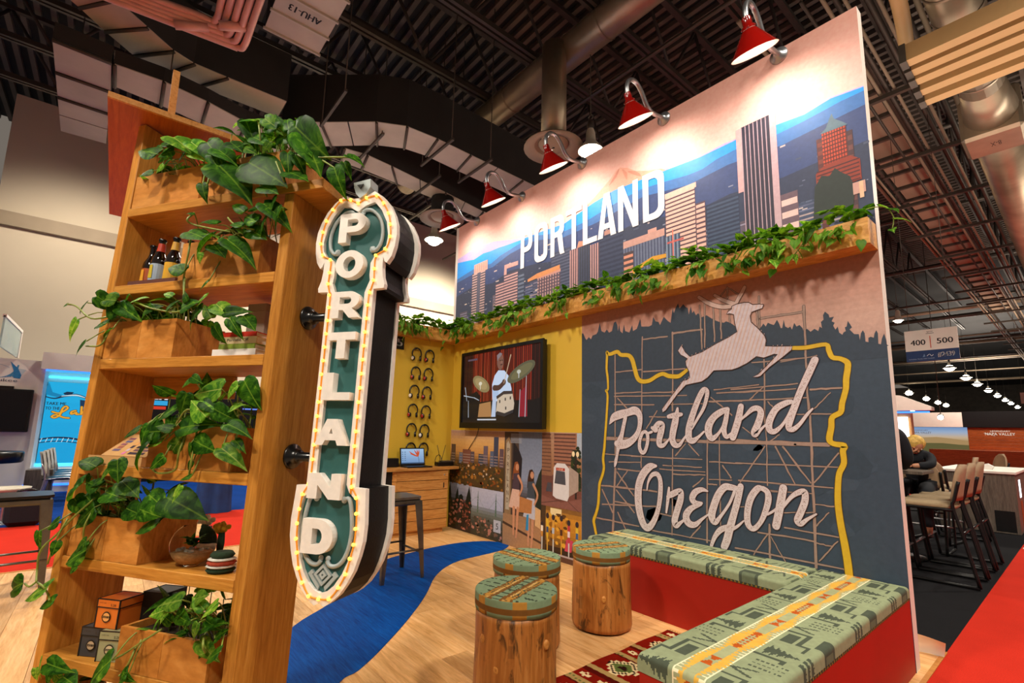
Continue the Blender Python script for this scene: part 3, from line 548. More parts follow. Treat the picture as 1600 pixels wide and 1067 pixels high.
# round spiral duct with a drop to a ceiling diffuser
t = thing('round_duct', 'tan spiral round duct with a dropping branch above the booth', 'duct', (-5, 2.0, 7.3))
m = MB().tube([(-5, 0, 0), (9, 0, 0)], 0.25, 20); m.build('duct_pipe', MT['galv_round'], t)
sm = None
for k in range(11):
    if sm is None: sm = MB().tube([(-0.02, 0, 0), (0.02, 0, 0)], 0.262, 20, False).build('seam_band', MT['galv_round'], t, T(-4 + k * 1.1, 0, 0)).data
    else: inst('seam_band', sm, t, T(-4 + k * 1.1, 0, 0))
MB().tube([(0.66, -0.25, 0), (0.66, -0.25, -1.55)], 0.2, 18).build('branch_duct', MT['galv_round'], t)
def diffuser(x, y, z, parent):
    MB().lathe([(0.22, 0.12), (0.25, 0.05), (0.46, 0.0), (0.47, -0.02), (0.30, 0.03)], 24, T(x, y, z)).build('diffuser_rim', MT['halltrim'], parent)
    MB().lathe([(0.02, -0.01), (0.2, 0.0), (0.24, 0.05)], 20, T(x, y, z)).build('diffuser_cone', MT['halltrim'], parent)
diffuser(0.66, -0.25, -1.75, t)
t = thing('round_duct', 'short dark round duct with a ring diffuser above the green sign', 'duct', (-7.75, 1.8, 5.5))
MB().tube([(0, 0, 0.1), (0, 0, 0.5)], 0.24, 16).build('branch_duct', MT['ductside'], t); diffuser(0, 0, 0.05, t)
# rectangular ducts: pale underside panels, dark sides, flanges
def duct(name, lab, edge_a, edge_b, z, h, flanges=True, step=0.55, text=None):
    t = thing(name, lab, 'duct', (edge_a[0][0], edge_a[0][1], z))
    ox, oy = edge_a[0]
    A = [(x - ox, y - oy) for x, y in edge_a]; B = [(x - ox, y - oy) for x, y in edge_b]; n = len(A)
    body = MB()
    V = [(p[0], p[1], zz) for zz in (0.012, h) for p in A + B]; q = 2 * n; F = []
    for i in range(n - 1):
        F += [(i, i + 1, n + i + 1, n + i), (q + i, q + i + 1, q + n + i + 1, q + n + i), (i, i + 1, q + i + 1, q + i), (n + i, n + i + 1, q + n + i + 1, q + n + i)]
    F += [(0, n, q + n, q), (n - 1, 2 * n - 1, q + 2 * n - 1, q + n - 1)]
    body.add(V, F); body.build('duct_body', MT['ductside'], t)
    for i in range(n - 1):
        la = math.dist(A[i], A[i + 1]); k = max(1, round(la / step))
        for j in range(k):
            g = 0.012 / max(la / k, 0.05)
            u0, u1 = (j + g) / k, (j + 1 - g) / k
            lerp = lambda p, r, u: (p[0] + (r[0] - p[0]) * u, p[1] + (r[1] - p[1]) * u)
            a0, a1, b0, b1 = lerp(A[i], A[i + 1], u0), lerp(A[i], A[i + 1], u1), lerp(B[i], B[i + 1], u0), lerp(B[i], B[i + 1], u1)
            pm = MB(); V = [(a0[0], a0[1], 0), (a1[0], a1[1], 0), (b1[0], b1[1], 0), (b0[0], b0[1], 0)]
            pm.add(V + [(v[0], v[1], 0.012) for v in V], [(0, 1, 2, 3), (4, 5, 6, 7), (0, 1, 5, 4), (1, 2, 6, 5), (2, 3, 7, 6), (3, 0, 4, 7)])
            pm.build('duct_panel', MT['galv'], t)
            if flanges and j % 2 == 0:
                fm = MB(); fm.tube([(a0[0], a0[1], -0.015), (b0[0], b0[1], -0.015)], 0.022, 5); fm.build('flange', MT['flange'], t)
    if z < 5.8:
        for p in ((A[1], B[1], B[3]) if n == 5 else (A[-1], B[-1])): MB().tube([(p[0] * .97 - .02, p[1] + .06, h), (p[0] * .97 - .02, p[1] + .06, (6.02 if n == 5 else 9.1) - z)], .008, 5).build('hang_rod', MT['flange'], t)
    return t
duct('rectangular_duct', 'long pale-bottomed duct with an S bend, upper of the two above the sign',
     [(-7.27, -1.54), (-6.86, -1.06), (-6.25, -0.38), (-6.02, 0.05), (-5.98, 0.6), (-6.0, 1.3), (-6.05, 3.2), (-6.1, 7)],
     [(-7.85, -1.15), (-7.42, -0.7), (-6.85, -0.1), (-6.62, 0.3), (-6.56, 0.7), (-6.6, 1.4), (-6.68, 3.3), (-6.7, 7)], 6.0, 0.85)
duct('rectangular_duct', 'pale-bottomed duct running lower and behind the S bend duct',
     [(-7.32, -0.5), (-7.25, -0.1), (-7.3, 0.4), (-7.48, 1.7), (-7.66, 2.8), (-7.75, 7)],
     [(-7.78, -0.4), (-7.78, 0.0), (-7.82, 0.75), (-7.9, 1.9), (-8.0, 2.9), (-8.1, 7)], 6.0, 0.7)
duct('rectangular_duct', 'pale duct curving across the top left corner of the roof',
     [(-5.6, -4.4), (-6.16, -3.64), (-6.42, -3.33), (-6.66, -3.04), (-6.75, -2.8), (-6.75, -2.4), (-6.73, -1.6)],
     [(-6.1, -4.55), (-6.6, -3.98), (-6.85, -3.75), (-7.12, -3.45), (-7.27, -3.1), (-7.24, -2.7), (-7.22, -1.6)], 6.02, 0.8)
duct('rectangular_duct', 'wide grey duct arm running back towards the beige hall wall',
     [(-6.6, -4.15), (-7.3, -4.17), (-7.92, -4.19), (-8.98, -4.22)], [(-6.62, -3.62), (-7.3, -3.63), (-7.92, -3.65), (-8.95, -3.69)], 5.5, 0.22, True, 0.5)
duct('rectangular_duct', 'grey duct branch beside the wide arm, partly behind the wooden post',
     [(-6.64, -3.6), (-6.6, -3.1), (-6.68, -2.6), (-6.83, -2.1), (-6.85, -1.4)], [(-7.15, -3.6), (-7.2, -3.1), (-7.3, -2.6), (-7.4, -2.1), (-7.45, -1.4)], 5.5, 0.2, True, 0.4)
# air handling duct with stencilled lettering
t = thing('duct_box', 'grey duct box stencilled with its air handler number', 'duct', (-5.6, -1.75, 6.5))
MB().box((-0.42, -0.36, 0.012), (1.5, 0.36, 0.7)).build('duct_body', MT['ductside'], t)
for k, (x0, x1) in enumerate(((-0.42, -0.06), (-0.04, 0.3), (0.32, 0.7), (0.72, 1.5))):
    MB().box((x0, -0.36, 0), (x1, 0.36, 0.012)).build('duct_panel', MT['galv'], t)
fm = None
for x in (-0.43, -0.05, 0.31, 0.71):
    if fm is None: fm = MB().box((-0.015, -0.38, -0.03), (0.015, 0.38, 0.0)).build('flange', MT['galv'], t, T(x, 0, 0)).data
    else: inst('flange', fm, t, T(x, 0, 0))
pr = Print(lambda u, v, d: (.25 - v, -u, -0.001 - d)); pr.text('AHU-13', -0.2, 0.2, 0.06, 0.17, '1a1a1c', 1, 0, 0.004)
pr.build('stencil', MT['print'], t)
# bundle of primed pipes turning a corner
t = thing('pipe_bundle', 'bundle of pinkish primed pipes turning a corner at the top', 'pipes', (-5.36, -2.44, 5.5))
for k in range(5):
    d = k * 0.075; zz = k * 0.03
    MB().tube(catmull([(-0.22, -2.0, zz), (0.0 + d * 0.3, -0.25 - d, zz), (0.04 + d * 0.3, -0.03 - d * .9, zz), (0.15 + d, 0.02 - d, zz), (0.6, 0.02 - d, zz), (1.5, 0.02 - d, zz)], 6), 0.036, 8).build('pipe', MT['pinkpipe'], t)
for p in ((-0.02, -0.5), (0.3, -0.12), (0.05, -1.1)):
    MB().tube([(p[0], p[1] - 0.14, -0.03), (p[0] + 0.1, p[1] + 0.16, 0.05)], 0.05, 6).build('pipe_strap', MT['pinkpipe'], t)
# hanging strut rails near the ducts
for i, (x, y) in enumerate(((-6.3, -1.05), (-6.25, 0.75), (-6.3, 1.6), (-7.4, 1.2), (-6.9, -0.2))):
    s_ = thing('duct_hanger', 'thin strut rail with two rods under the pale ducts, ' + ('nearest one', 'third nearest', 'farthest one', 'one under the lower duct', 'second nearest')[i], 'hanger', (x, y, 5.93), 'duct hangers')
    MB().box((-0.55, -0.02, -0.02), (0.55, 0.02, 0.02)).build('rail', MT['flange'], s_)
    for q in (-0.5, 0.5): MB().tube([(q, 0, 0), (q, 0, 3.12)], 0.01, 5).build('rod', MT['flange'], s_)
# right-hand roof: cable tray of tan panels lit from below, conduits, big round duct, stacked header boxes
t = thing('cable_tray', 'long tan panelled tray running down the hall beside the booth wall', 'tray', (-1.1, 4.0, 6.0))
pm = None
for k in range(26):
    if pm is None:
        pm = MB().box((-0.24, 0, 0), (0.24, 0.62, 0.05)).build('tray_panel', MT['halltrim'], t, T(0, 0, 0)).data
        rm = MB().box((-0.3, -0.03, -0.05), (0.3, 0.03, 0.02)).build('tray_rung', MT['flange'], t, T(0, -0.04, 0)).data
    else:
        inst('tray_panel', pm, t, T(0, k * 0.72, 0)); inst('tray_rung', rm, t, T(0, k * 0.72 - 0.05, 0))
for q in (-0.3, 0.32): MB().box((q - 0.02, -1, -0.03), (q + 0.02, 34, 0.1)).build('tray_side', MT['flange'], t)
for i, (x, z, r) in enumerate(((-0.80, 5.9, .022), (-0.72, 5.95, .03), (-0.64, 5.9, .02), (-0.52, 6.1, .035), (-0.42, 6.0, .022), (-0.30, 6.15, .04), (-1.5, 6.0, .02), (-0.95, 5.86, .02), (-0.2, 6.3, .03), (-0.1, 6.2, .022), (-1.62, 6.1, .03))):
    tag(MB().tube([(x, 2.2, z), (x, 45, z)], r, 6).build('roof_conduit', MT['beam2'] if i % 2 else MT['halltrim']), 'thin pipe running down the hall beside the tan tray, %s from the left' % ('fourth', 'fifth', 'sixth', 'seventh', 'eighth', 'ninth', 'second', 'third', 'tenth', 'eleventh', 'first')[i], 'pipe', 'pipes beside the tray')
hm = None
for k in range(14):
    tag(MB().box((-1.75, 4.6 + k * 2.1, 5.78), (-0.05, 4.66 + k * 2.1, 5.84)).build('tray_hanger', MT['flange']), 'dark cross bar under the tray and pipes, %s from the near end' % ('first', 'second', 'third', 'fourth', 'fifth', 'sixth', 'seventh', 'eighth', 'ninth', 'tenth', 'eleventh', 'twelfth', 'thirteenth', 'fourteenth')[k], 'hanger', 'tray cross bars')
t = thing('round_duct', 'large silver round duct with a square joint running down the hall', 'duct', (0.2, 2.0, 5.3))
MB().tube([(0, -0.4, 0), (0, 2.35, 0)], 0.2, 22).build('duct_pipe', MT['galv_round'], t)
MB().tube([(0, 2.35, 0), (0, 2.75, 0), (0, 3.1, 0.02)], [0.2, 0.23, 0.26], 22).build('reducer', MT['galv_round'], t)
MB().box((-0.3, 3.1, -0.3), (0.28, 3.75, 0.3), None, 0.04).build('square_joint', MT['galv_round'], t)
MB().tube([(0, 3.75, 0), (0, 40, 0)], 0.25, 22).build('duct_pipe', MT['galv_round'], t)
pr = Print(lambda u, v, d: (u, 3.4 + v, -0.301 - d)); pr.text('X-8', -0.05, 0.05, -0.05, 0.08, '33291f', 1); pr.build('stencil', MT['print'], t)
for k in range(5):
    MB().tube([(0, 0.3 + k * 0.45, 0), (0, 0.33 + k * 0.45, 0)], 0.207, 22, False).build('seam_band', MT['galv_round'], t)
for k, (y, z) in enumerate(((2.08, 4.5), (2.26, 4.5), (2.40, 4.48), (2.60, 4.47), (2.80, 4.46))):
    t = thing('header_box', 'long tan square header crossing the top right corner, %s from the top' % ('first', 'second', 'third', 'fourth', 'fifth')[k], 'duct', (-0.12, y, z), 'stacked tan headers')
    MB().box((0, -0.055, 0), (3.0, 0.055, 0.16)).build('duct_body', MT['header'], t)
    MB().box((-0.03, -0.065, -0.01), (0.02, 0.065, 0.17)).build('end_flange', MT['flange'], t)
tag(MB().tube(catmull([(-0.02, 0.9, 5.0), (-0.1, 2.0, 5.0), (-0.17, 2.62, 4.98), (-0.12, 2.75, 4.75), (-0.1, 2.78, 4.6)], 5), 0.06, 12).build('elbow_pipe', MT['header']), 'tan pipe coming down to the stacked headers at top right', 'pipe')
# high-bay lamps
def bay(x, y, z, lab, r=0.2, full=True):
    t = thing('high_bay_lamp', lab, 'lamp', (x, y, z), 'high-bay lamps of the hall')
    MB().lathe([(0.05, 0.36), (0.07, 0.3), (0.08, 0.16), (r * 0.55, 0.12), (r * 0.98, 0.0), (r, -0.01), (r * 0.93, 0.0), (r * 0.5, 0.1)], 18).build('reflector', MT['cream'], t)
    MB().sphere((0, 0, 0.0), r * 0.72, 12, 7, None, (1, 1, 0.75)).build('bulb', MT['baylamp'], t)
    MB().lathe([(0.05, 0.36), (0.06, 0.42), (0.05, 0.5), (0.01, 0.52)], 12).build('ballast', MT['steel'], t)
    a = [(0.045 * math.cos(q * PI / 6), 0, 0.56 + 0.045 * math.sin(q * PI / 6)) for q in range(13)]
    MB().tube(a, 0.008, 5).build('hook_ring', MT['steel'], t)
    MB().tube([(0, 0, 0.58), (0, 0, 9.1 - z)], 0.008, 5).build('hang_rod', MT['flange'], t)
    return t
bay(-3.88, 2.1, 5.42, 'glaring high-bay lamp just above the booth wall behind the red shades', 0.2)
bay(-8.61, 2.12, 5.42, 'glaring high-bay lamp to the left of the booth wall', 0.22)
for i, y in enumerate((36, 42.6, 48.3, 55.2, 62.2, 69.6, 76, 85)): bay(-4.6 - 0.012 * (y - 36), y, 5.5, 'lit hall lamp in the long right row, %s from the near end' % ('first', 'second', 'third', 'fourth', 'fifth', 'sixth', 'seventh', 'eighth')[i], 0.34)
for i, y in enumerate((55, 64, 71.5, 77.5)): bay(-10.2 - 0.03 * (y - 55), y, 5.5, 'lit hall lamp in the short left row, %s from the near end' % ('first', 'second', 'third', 'fourth')[i], 0.4)
bay(-3.3, 17.5, 5.2, 'small lit lamp beside the hanging aisle number board', 0.16)

# ================================================================== the booth
WL, WH, WT = 4.24, 3.66, 0.075
# raised booth deck: maple planks, a river of blue-stained planks let into it
deck = struct(MB().box((-4.555, -6.5, -0.06), (0.05, 0.42, -0.012)).build('floor', MT['edge']))
river_o = [(-1.2, -3.3), (-1.62, -2.76), (-1.98, -2.5), (-2.329, -2.222), (-2.509, -2.002), (-2.7, -1.78), (-3.0, -1.52), (-3.30, -1.229), (-3.40, -0.942), (-3.465, -0.63), (-3.48, -0.326), (-3.40, -0.09), (-3.28, 0.0)]
river_i = [(-0.95, -2.95), (-1.3, -2.45), (-1.574, -2.243), (-1.63, -2.13), (-1.791, -1.931), (-2.057, -1.644), (-2.344, -1.372), (-2.65, -1.12), (-2.84, -0.9), (-2.945, -0.671), (-2.98, -0.383), (-3.02, -0.15), (-3.12, 0.0)]
ro, ri = catmull(river_o, 4), catmull(river_i, 4)
MB().prism(ro + ri[::-1], -0.01, 0.0035).build('river_inlay', MT['blue_floor'], deck)
r2 = random.Random(3)
pdat = {}
row = 0; y = -4.4
while y < 0.42:
    x = -4.555 - r2.random() * 1.1
    while x < 0.05:
        L = 0.62 + 0.62 * r2.random(); x0, x1 = max(x, -4.555), min(x + L, 0.05); y1 = min(y + 0.155, 0.42)
        if x1 - x0 > 0.02:
            MB().box((-(x1 - x0) / 2 + 0.0007, 0.0007, -0.012), ((x1 - x0) / 2 - 0.0007, y1 - y - 0.0007, 0.0), None, 0.001).build('plank', MT['floor'], deck, T((x0 + x1) / 2, y, 0.0008 * r2.random()))
        x += L
    y += 0.155
struct(MB().box((-4.56, -6.5, -0.055), (-4.535, 0.42, 0.004)).build('trim_2', MT['edge']))
struct(MB().box((0.03, -1.6, -0.055), (0.05, 0.42, 0.004)).build('trim_3', MT['edge']))

# back wall of the booth and its short return
struct(MB().box((-WL - 0.06, 0.0, 0), (0, WT, WH)).build('wall_back', MT['white']))
struct(MB().box((-WL - 0.07, -1.12, 0), (-WL, 0.0, 2.3)).build('wall_left', MT['yellow']))

# --- sheet of skyline print over the planter trough
ban = thing('skyline_banner', 'wide printed skyline banner with white PORTLAND lettering above the planter trough', 'banner', (-2.12, 0, 2.3))
MB().box((-2.12, -0.004, -0.15), (2.12, 0, WH - 2.3), T(0, 0, 0)).build('board', MT['white'], ban)
P = Print(lambda u, v, d: (u + 2.12, -0.0042 - d, v - 2.3))
Z0, Z1 = 2.16, WH
P.grad(-WL, Z0, 0, Z1, [(0, 'f3cbc6'), (0.6, 'f2c6c0'), (0.75, 'f0beb4'), (1, 'e6ac9c')], 0)
P.poly([(-4.24, 3.24), (-3.9, 3.275), (-3.5, 3.25), (-3.02, 3.14), (-2.63, 3.10), (-2.36, 3.085), (-2.2, 3.12), (-1.98, 3.2), (-1.6, 3.24), (-1.3, 3.185), (-1.15, 3.175), (-0.98, 3.16), (-0.82, 3.172), (-0.73, 3.165), (-0.47, 3.144), (-0.31, 3.13), (-0.165, 3.16), (0, 3.14), (0, 2.4), (-4.24, 2.4)], 'b9a8d8', 1)
hood = [(-2.25, 3.1), (-2.05, 3.20), (-1.935, 3.263), (-1.838, 3.318), (-1.77, 3.372), (-1.728, 3.386), (-1.69, 3.365), (-1.653, 3.35), (-1.6, 3.31), (-1.567, 3.285), (-1.45, 3.235), (-1.324, 3.2), (-1.2, 3.1)]
P.poly(hood, 'e0a38e', 2)
for (a, b, c) in (((-1.74, 3.37), (-1.84, 3.27), 'c88070'), ((-1.70, 3.35), (-1.66, 3.25), 'cf8c78'), ((-1.64, 3.31), (-1.52, 3.22), 'c98674')):
    P.stroke([(a[0], a[1], .012), ((a[0] + b[0]) / 2 + .01, (a[1] + b[1]) / 2, .03), (b[0], b[1], .01)], c, 3)
P.poly([(-4.24, 3.19), (-4.05, 3.165), (-3.884, 3.14), (-3.7, 3.165), (-3.546, 3.152), (-3.4, 3.15), (-3.258, 3.138), (-3.014, 3.125), (-2.73, 3.12), (-2.395, 3.095), (-2.176, 3.14), (-2.033, 3.17), (-1.8, 3.2), (-1.6, 3.19), (-1.3, 3.17), (-1.0, 3.15), (-0.73, 3.158), (-0.47, 3.136), (-0.31, 3.122), (-0.165, 3.15), (0, 3.132), (0, 2.5), (-4.24, 2.5)], '2f98ee', 4)
P.poly([(-4.24, 2.975), (-4.05, 3.0), (-3.877, 3.023), (-3.7, 3.01), (-3.539, 3.0), (-3.371, 3.048), (-3.2, 3.07), (-3.014, 3.095), (-2.827, 3.11), (-2.612, 3.057), (-2.36, 3.017), (-2.112, 3.026), (-1.987, 3.046), (-1.75, 3.08), (-1.528, 3.102), (-1.3, 3.078), (-1.1, 3.05), (-0.99, 3.048), (-0.88, 3.077), (-0.736, 3.09), (-0.476, 3.068), (-0.315, 3.078), (-0.112, 3.104), (0, 3.107), (0, Z0), (-4.24, Z0)], '4070b2', 5)
P.poly([(-4.24, 2.93), (-3.9, 2.96), (-3.5, 2.95), (-3.2, 3.02), (-2.8, 3.05), (-2.4, 2.96), (-2.0, 2.97), (-1.5, 3.03), (-1.1, 2.97), (-0.8, 3.0), (-0.45, 2.98), (0, 3.02), (0, Z0), (-4.24, Z0)], '3a4a7a', 6)
P.poly([(-4.24, 2.75), (-3.9, 2.8), (-3.5, 2.76), (-3.2, 2.83), (-2.8, 2.8), (-2.4, 2.74), (-2.0, 2.78), (-1.5, 2.84), (-1.1, 2.74), (-0.8, 2.78), (-0.45, 2.76), (0, 2.8), (0, Z0), (-4.24, Z0)], '343c57', 7)
q = random.Random(5)
for k in range(260):
    x, z = -4.2 + 4.18 * q.random(), 2.42 + 0.55 * q.random() ** 1.5
    s_ = 0.006 + 0.018 * q.random(); P.rect(x, z, x + s_ * (1 + 1.6 * q.random()), z + s_ * 0.6, q.choice(('8a90a8', 'c9b8b8', 'e0d0c0', '6a7490', '596482', '4a5470', '4a5470')), 8)
for k in range(64):   # low blocks of the town between the towers
    x = -4.2 + 4.1 * q.random(); w_, h_ = q.uniform(.06, .2), 2.40 + .24 * q.random() ** 1.6
    c0 = q.choice(('4a4f6a', '5a4f60', '3f4a68', '6a5a66', '50455a', '454f70')); P.rect(x, 2.2, min(x + w_, -.02), h_, c0, 8)
    for j in range(5): P.rect(x + .01, h_ - .03 - j * .03, min(x + w_ - .01, -.03), h_ - .02 - j * .03, q.choice(('8c86a0', 'b09a9c', '6a7090', '5a6080')), 8)
def tower(x0, x1, z1, body, strip, n, mode='h', L=9, z0=Z0, fr=0.5):
    P.rect(x0, z0, x1, z1, body, L)
    if mode == 'h':
        h = (z1 - z0) / n
        for i in range(n): P.rect(x0 + 0.004, z0 + i * h, x1 - 0.004, z0 + i * h + h * fr, strip, L + 1)
    else:
        w = (x1 - x0) / n
        for i in range(n): P.rect(x0 + i * w, z0, x0 + i * w + w * fr, z1, strip, L + 1)
tower(-3.905, -3.64, 2.965, '4a4652', 'c9a7a8', 26); P.rect(-3.80, Z0, -3.735, 2.95, '5a5a70', 11); P.rect(-3.87, 2.95, -3.60, 3.065, 'd9a79c', 11)
for k in range(6): P.rect(-3.85 + k * .042, 2.965, -3.835 + k * .042, 3.05, 'c39088', 12)
tower(-3.44, -3.29, 2.735, '55485a', 'd2a6a6', 18); tower(-3.295, -3.058, 2.80, '55485a', 'd2a6a6', 20); P.poly([(-3.295, 2.80), (-3.29, 2.915), (-3.06, 2.905), (-3.06, 2.86), (-3.25, 2.865), (-3.25, 2.8)], 'd0a09c', 11)
tower(-3.058, -2.955, 2.76, '39455e', '6a7892', 14)
tower(-2.75, -2.43, 2.63, '57485a', 'c49a98', 9, 'v', 9, Z0, .45)
for k in range(5): P.rect(-2.75, 2.47 + k * .032, -2.43, 2.482 + k * .032, '57485a', 11)
P.poly([(-2.9, 2.633), (-2.9, 2.66), (-2.76, 2.69), (-2.44, 2.70), (-2.44, 2.655), (-2.76, 2.64)], 'd8925e', 12)
P.rect(-2.76, 2.63, -2.43, 2.66, 'cf9488', 11)
tower(-2.56, -2.30, 2.84, '3d4560', '59607c', 22, 'h', 9, Z0, .35)
tower(-2.31, -2.20, 2.80, '5a4652', 'c79a9a', 4, 'v', 11); tower(-2.2, -2.06, 2.80, '33384a', '3f4660', 5, 'v', 11); tower(-2.06, -1.955, 2.78, '4d4252', 'c79a9a', 4, 'v', 11)
P.poly([(-2.22, 2.80), (-2.2, 2.86), (-2.05, 2.82), (-2.03, 2.8)], 'd6937a', 13)
tower(-1.955, -1.70, 2.82, '2c3450', '39425f', 16, 'h', 9); P.rect(-1.90, 2.82, -1.78, 2.86, 'b98a80', 11)
tower(-1.70, -1.31, 2.66, '49506c', '6a7390', 14, 'v', 10); P.rect(-1.70, 2.64, -1.31, 2.70, 'c99a90', 12); P.rect(-1.46, 2.70, -1.38, 2.73, 'd6a094', 12)
tower(-1.70, -1.60, 2.60, '4a3c44', 'd8917a', 9, 'h', 12)
tower(-1.30, -1.05, 2.955, '5a4450', 'eebcae', 24, 'h', 11, Z0, .62); P.rect(-1.30, 2.93, -1.04, 2.97, 'f0bfb0', 13)
tower(-1.05, -0.975, 2.80, '5a4450', 'e8b4a8', 17, 'h', 11, Z0, .6)
tower(-1.30, -1.18, 2.62, '3c4a64', '7a8aa4', 4, 'v', 13); P.rect(-1.29, 2.56, -1.15, 2.575, 'c05a58', 15); P.stroke([(-1.24, 2.42, .01), (-1.24, 2.66, .01)], 'd8786a', 15); P.poly([(-1.62, 2.44), (-1.42, 2.50), (-1.30, 2.49), (-1.3, 2.46), (-1.45, 2.46), (-1.6, 2.40)], 'd89a30', 15)
tower(-0.97, -0.735, 2.76, '2a3550', '41506c', 20, 'h', 9)
P.rect(-0.735, 2.76, -0.69, 3.225, 'cfa4a8', 12); P.rect(-0.70, Z0, -0.50, 3.228, '2f2c3e', 12)
for k in range(8): P.rect(-0.70 + k * 0.0265, Z0, -0.694 + k * 0.0265, 3.225, 'b79aa6', 13)
P.rect(-0.515, Z0, -0.475, 3.232, 'c3a2ac', 14)
tower(-0.475, -0.375, 2.645, '6a5462', 'e6c0bc', 6, 'h', 10)
tower(-0.255, -0.22, 2.92, '5a2c2c', '7a3830', 14, 'h', 10); tower(-0.225, -0.10, 2.945, '6a2a24', 'c2452c', 9, 'v', 11, 2.7, .6)
for k in range(9): P.rect(-0.225, 2.72 + k * .025, -0.10, 2.728 + k * .025, '5a2420', 13)
tower(-0.10, -0.07, 2.90, '4a3038', '6a4040', 12, 'h', 10)
P.poly([(-0.235, 2.945), (-0.20, 2.97), (-0.175, 3.03), (-0.165, 3.05), (-0.155, 3.01), (-0.11, 2.965), (-0.09, 2.94)], '5c7484', 14)
P.poly([(-0.27, 2.70), (-0.22, 2.74), (-0.09, 2.745), (-0.045, 2.705), (-0.045, 2.58), (-0.27, 2.58)], '8e3526', 14)
for k in range(6): P.rect(-0.265, 2.585 + k * .024, -0.05, 2.593 + k * .024, '4d2226', 15)
P.poly([(-0.28, 2.62), (-0.24, 2.68), (-0.2, 2.66), (-0.17, 2.70), (-0.14, 2.66), (-0.1, 2.62), (-0.08, 2.54), (-0.1, 2.4), (-0.3, 2.4)], '27302e', 16)
P.rect(-0.09, 2.50, -0.03, 2.57, 'c99a90', 16); P.rect(-0.06, 2.47, -0.04, 2.57, 'e0b898', 17)
# lettering
WZ0, WZ1 = 2.80, 3.205; WC = 'ffffff'; LW = 0.055
def bar(pts, w=LW): P.stroke([(x, z, w) for x, z in pts], WC, 20, None, 0)
def flat(pts, holes=()): P.poly(pts, WC, 20, holes)
def capO(x0, x1, r=0.07, w=LW):
    def ring(a, b, c, d, r): 
        o = []
        for (cx, cz, s0) in ((b - r, d - r, 0), (a + r, d - r, 1), (a + r, c + r, 2), (b - r, c + r, 3)):
            o += [(cx + r * math.cos((s0 + k / 5) * PI / 2), cz + r * math.sin((s0 + k / 5) * PI / 2)) for k in range(6)]
        return o
    return ring(x0, x1, WZ0, WZ1, r), ring(x0 + w, x1 - w, WZ0 + w, WZ1 - w, r - w * 0.55)
def bowl(x0, x1, z0, z1, r, w=LW):
    o = [(x0, z0)] + [(x1 - r + r * math.sin(k * PI / 10), z0 + r - r * math.cos(k * PI / 10)) for k in range(6)] + [(x1 - r + r * math.cos(k * PI / 10), z1 - r + r * math.sin(k * PI / 10)) for k in range(6)] + [(x0, z1)]
    ri_ = max(r - w * 0.55, 0.01)
    i = [(x0 + w, z0 + w)] + [(x1 - w - ri_ + ri_ * math.sin(k * PI / 10), z0 + w + ri_ - ri_ * math.cos(k * PI / 10)) for k in range(6)] + [(x1 - w - ri_ + ri_ * math.cos(k * PI / 10), z1 - w - ri_ + ri_ * math.sin(k * PI / 10)) for k in range(6)] + [(x0 + w, z1 - w)]
    return o, i
o_, i_ = bowl(-3.015, -2.838, 2.965, WZ1, .075); flat(o_, [i_]); flat([(-3.015, WZ0), (-2.96, WZ0), (-2.96, 2.99), (-3.015, 2.99)])
o_, i_ = capO(-2.80, -2.61); flat(o_, [i_])
o_, i_ = bowl(-2.567, -2.385, 2.985, WZ1, .075); flat(o_, [i_]); flat([(-2.567, WZ0), (-2.512, WZ0), (-2.512, 3.0), (-2.567, 3.0)]); flat([(-2.47, 3.02), (-2.41, 2.995), (-2.385, 2.83), (-2.375, WZ0), (-2.432, WZ0), (-2.445, 2.83), (-2.47, 2.98)])
flat([(-2.355, WZ1), (-2.16, WZ1), (-2.16, WZ1 - .05), (-2.23, WZ1 - .05), (-2.23, WZ0), (-2.285, WZ0), (-2.285, WZ1 - .05), (-2.355, WZ1 - .05)])
flat([(-2.145, WZ1), (-2.09, WZ1), (-2.09, WZ0 + .05), (-1.98, WZ0 + .05), (-1.98, WZ0), (-2.145, WZ0)])
flat([(-1.973, WZ0), (-1.915, WZ0), (-1.903, 2.875), (-1.838, 2.875), (-1.828, WZ0), (-1.77, WZ0), (-1.838, WZ1), (-1.902, WZ1)], [[(-1.895, 2.925), (-1.846, 2.925), (-1.87, 3.115)]])
flat([(-1.747, WZ0), (-1.695, WZ0), (-1.695, 3.07), (-1.60, WZ0), (-1.545, WZ0), (-1.545, WZ1), (-1.597, WZ1), (-1.597, 2.945), (-1.69, WZ1), (-1.747, WZ1)])
o_, i_ = bowl(-1.50, -1.303, WZ0, WZ1, .08); flat(o_, [i_])
P.build('skyline_print', MT['print'], ban)

# --- yellow panel behind the television, mural and photo collage below
MB().box((-WL, -0.004, 1.114), (-2.163, 0, 2.16)).build('yellow_panel', MT['yellow'])
tag(bpy.data.objects['yellow_panel'], 'flat mustard yellow wall panel behind the television', 'panel')
mur = thing('sign_mural', 'dark blue chalk style mural of a leaping deer over script lettering, behind the bench', 'mural', (-1.08, 0, 0))
MB().box((-1.083, -0.004, 0.0), (1.08, 0, 2.16)).build('board', MT['white'], mur)
P = Print(lambda u, v, d: (u + 1.08, -0.0042 - d, v))
mm = 0.001
P.grad(-2.163, 1.6, 0, 2.16, [(0, 'b09086'), (0.35, 'c09a8c'), (0.7, 'b08070'), (1, 'a87862')], 0, 16)
P.rect(-2.163, 0, 0, 1.62, '384656', 0)
tr = [(a * mm, b * mm) for a, b in TREES]
P.poly([(-2.163, 1.55)] + [(-2.163, tr[0][1])] + tr + [(0.0, tr[-1][1]), (0.0, 1.55)], '333f4e', 1)
q = random.Random(11)
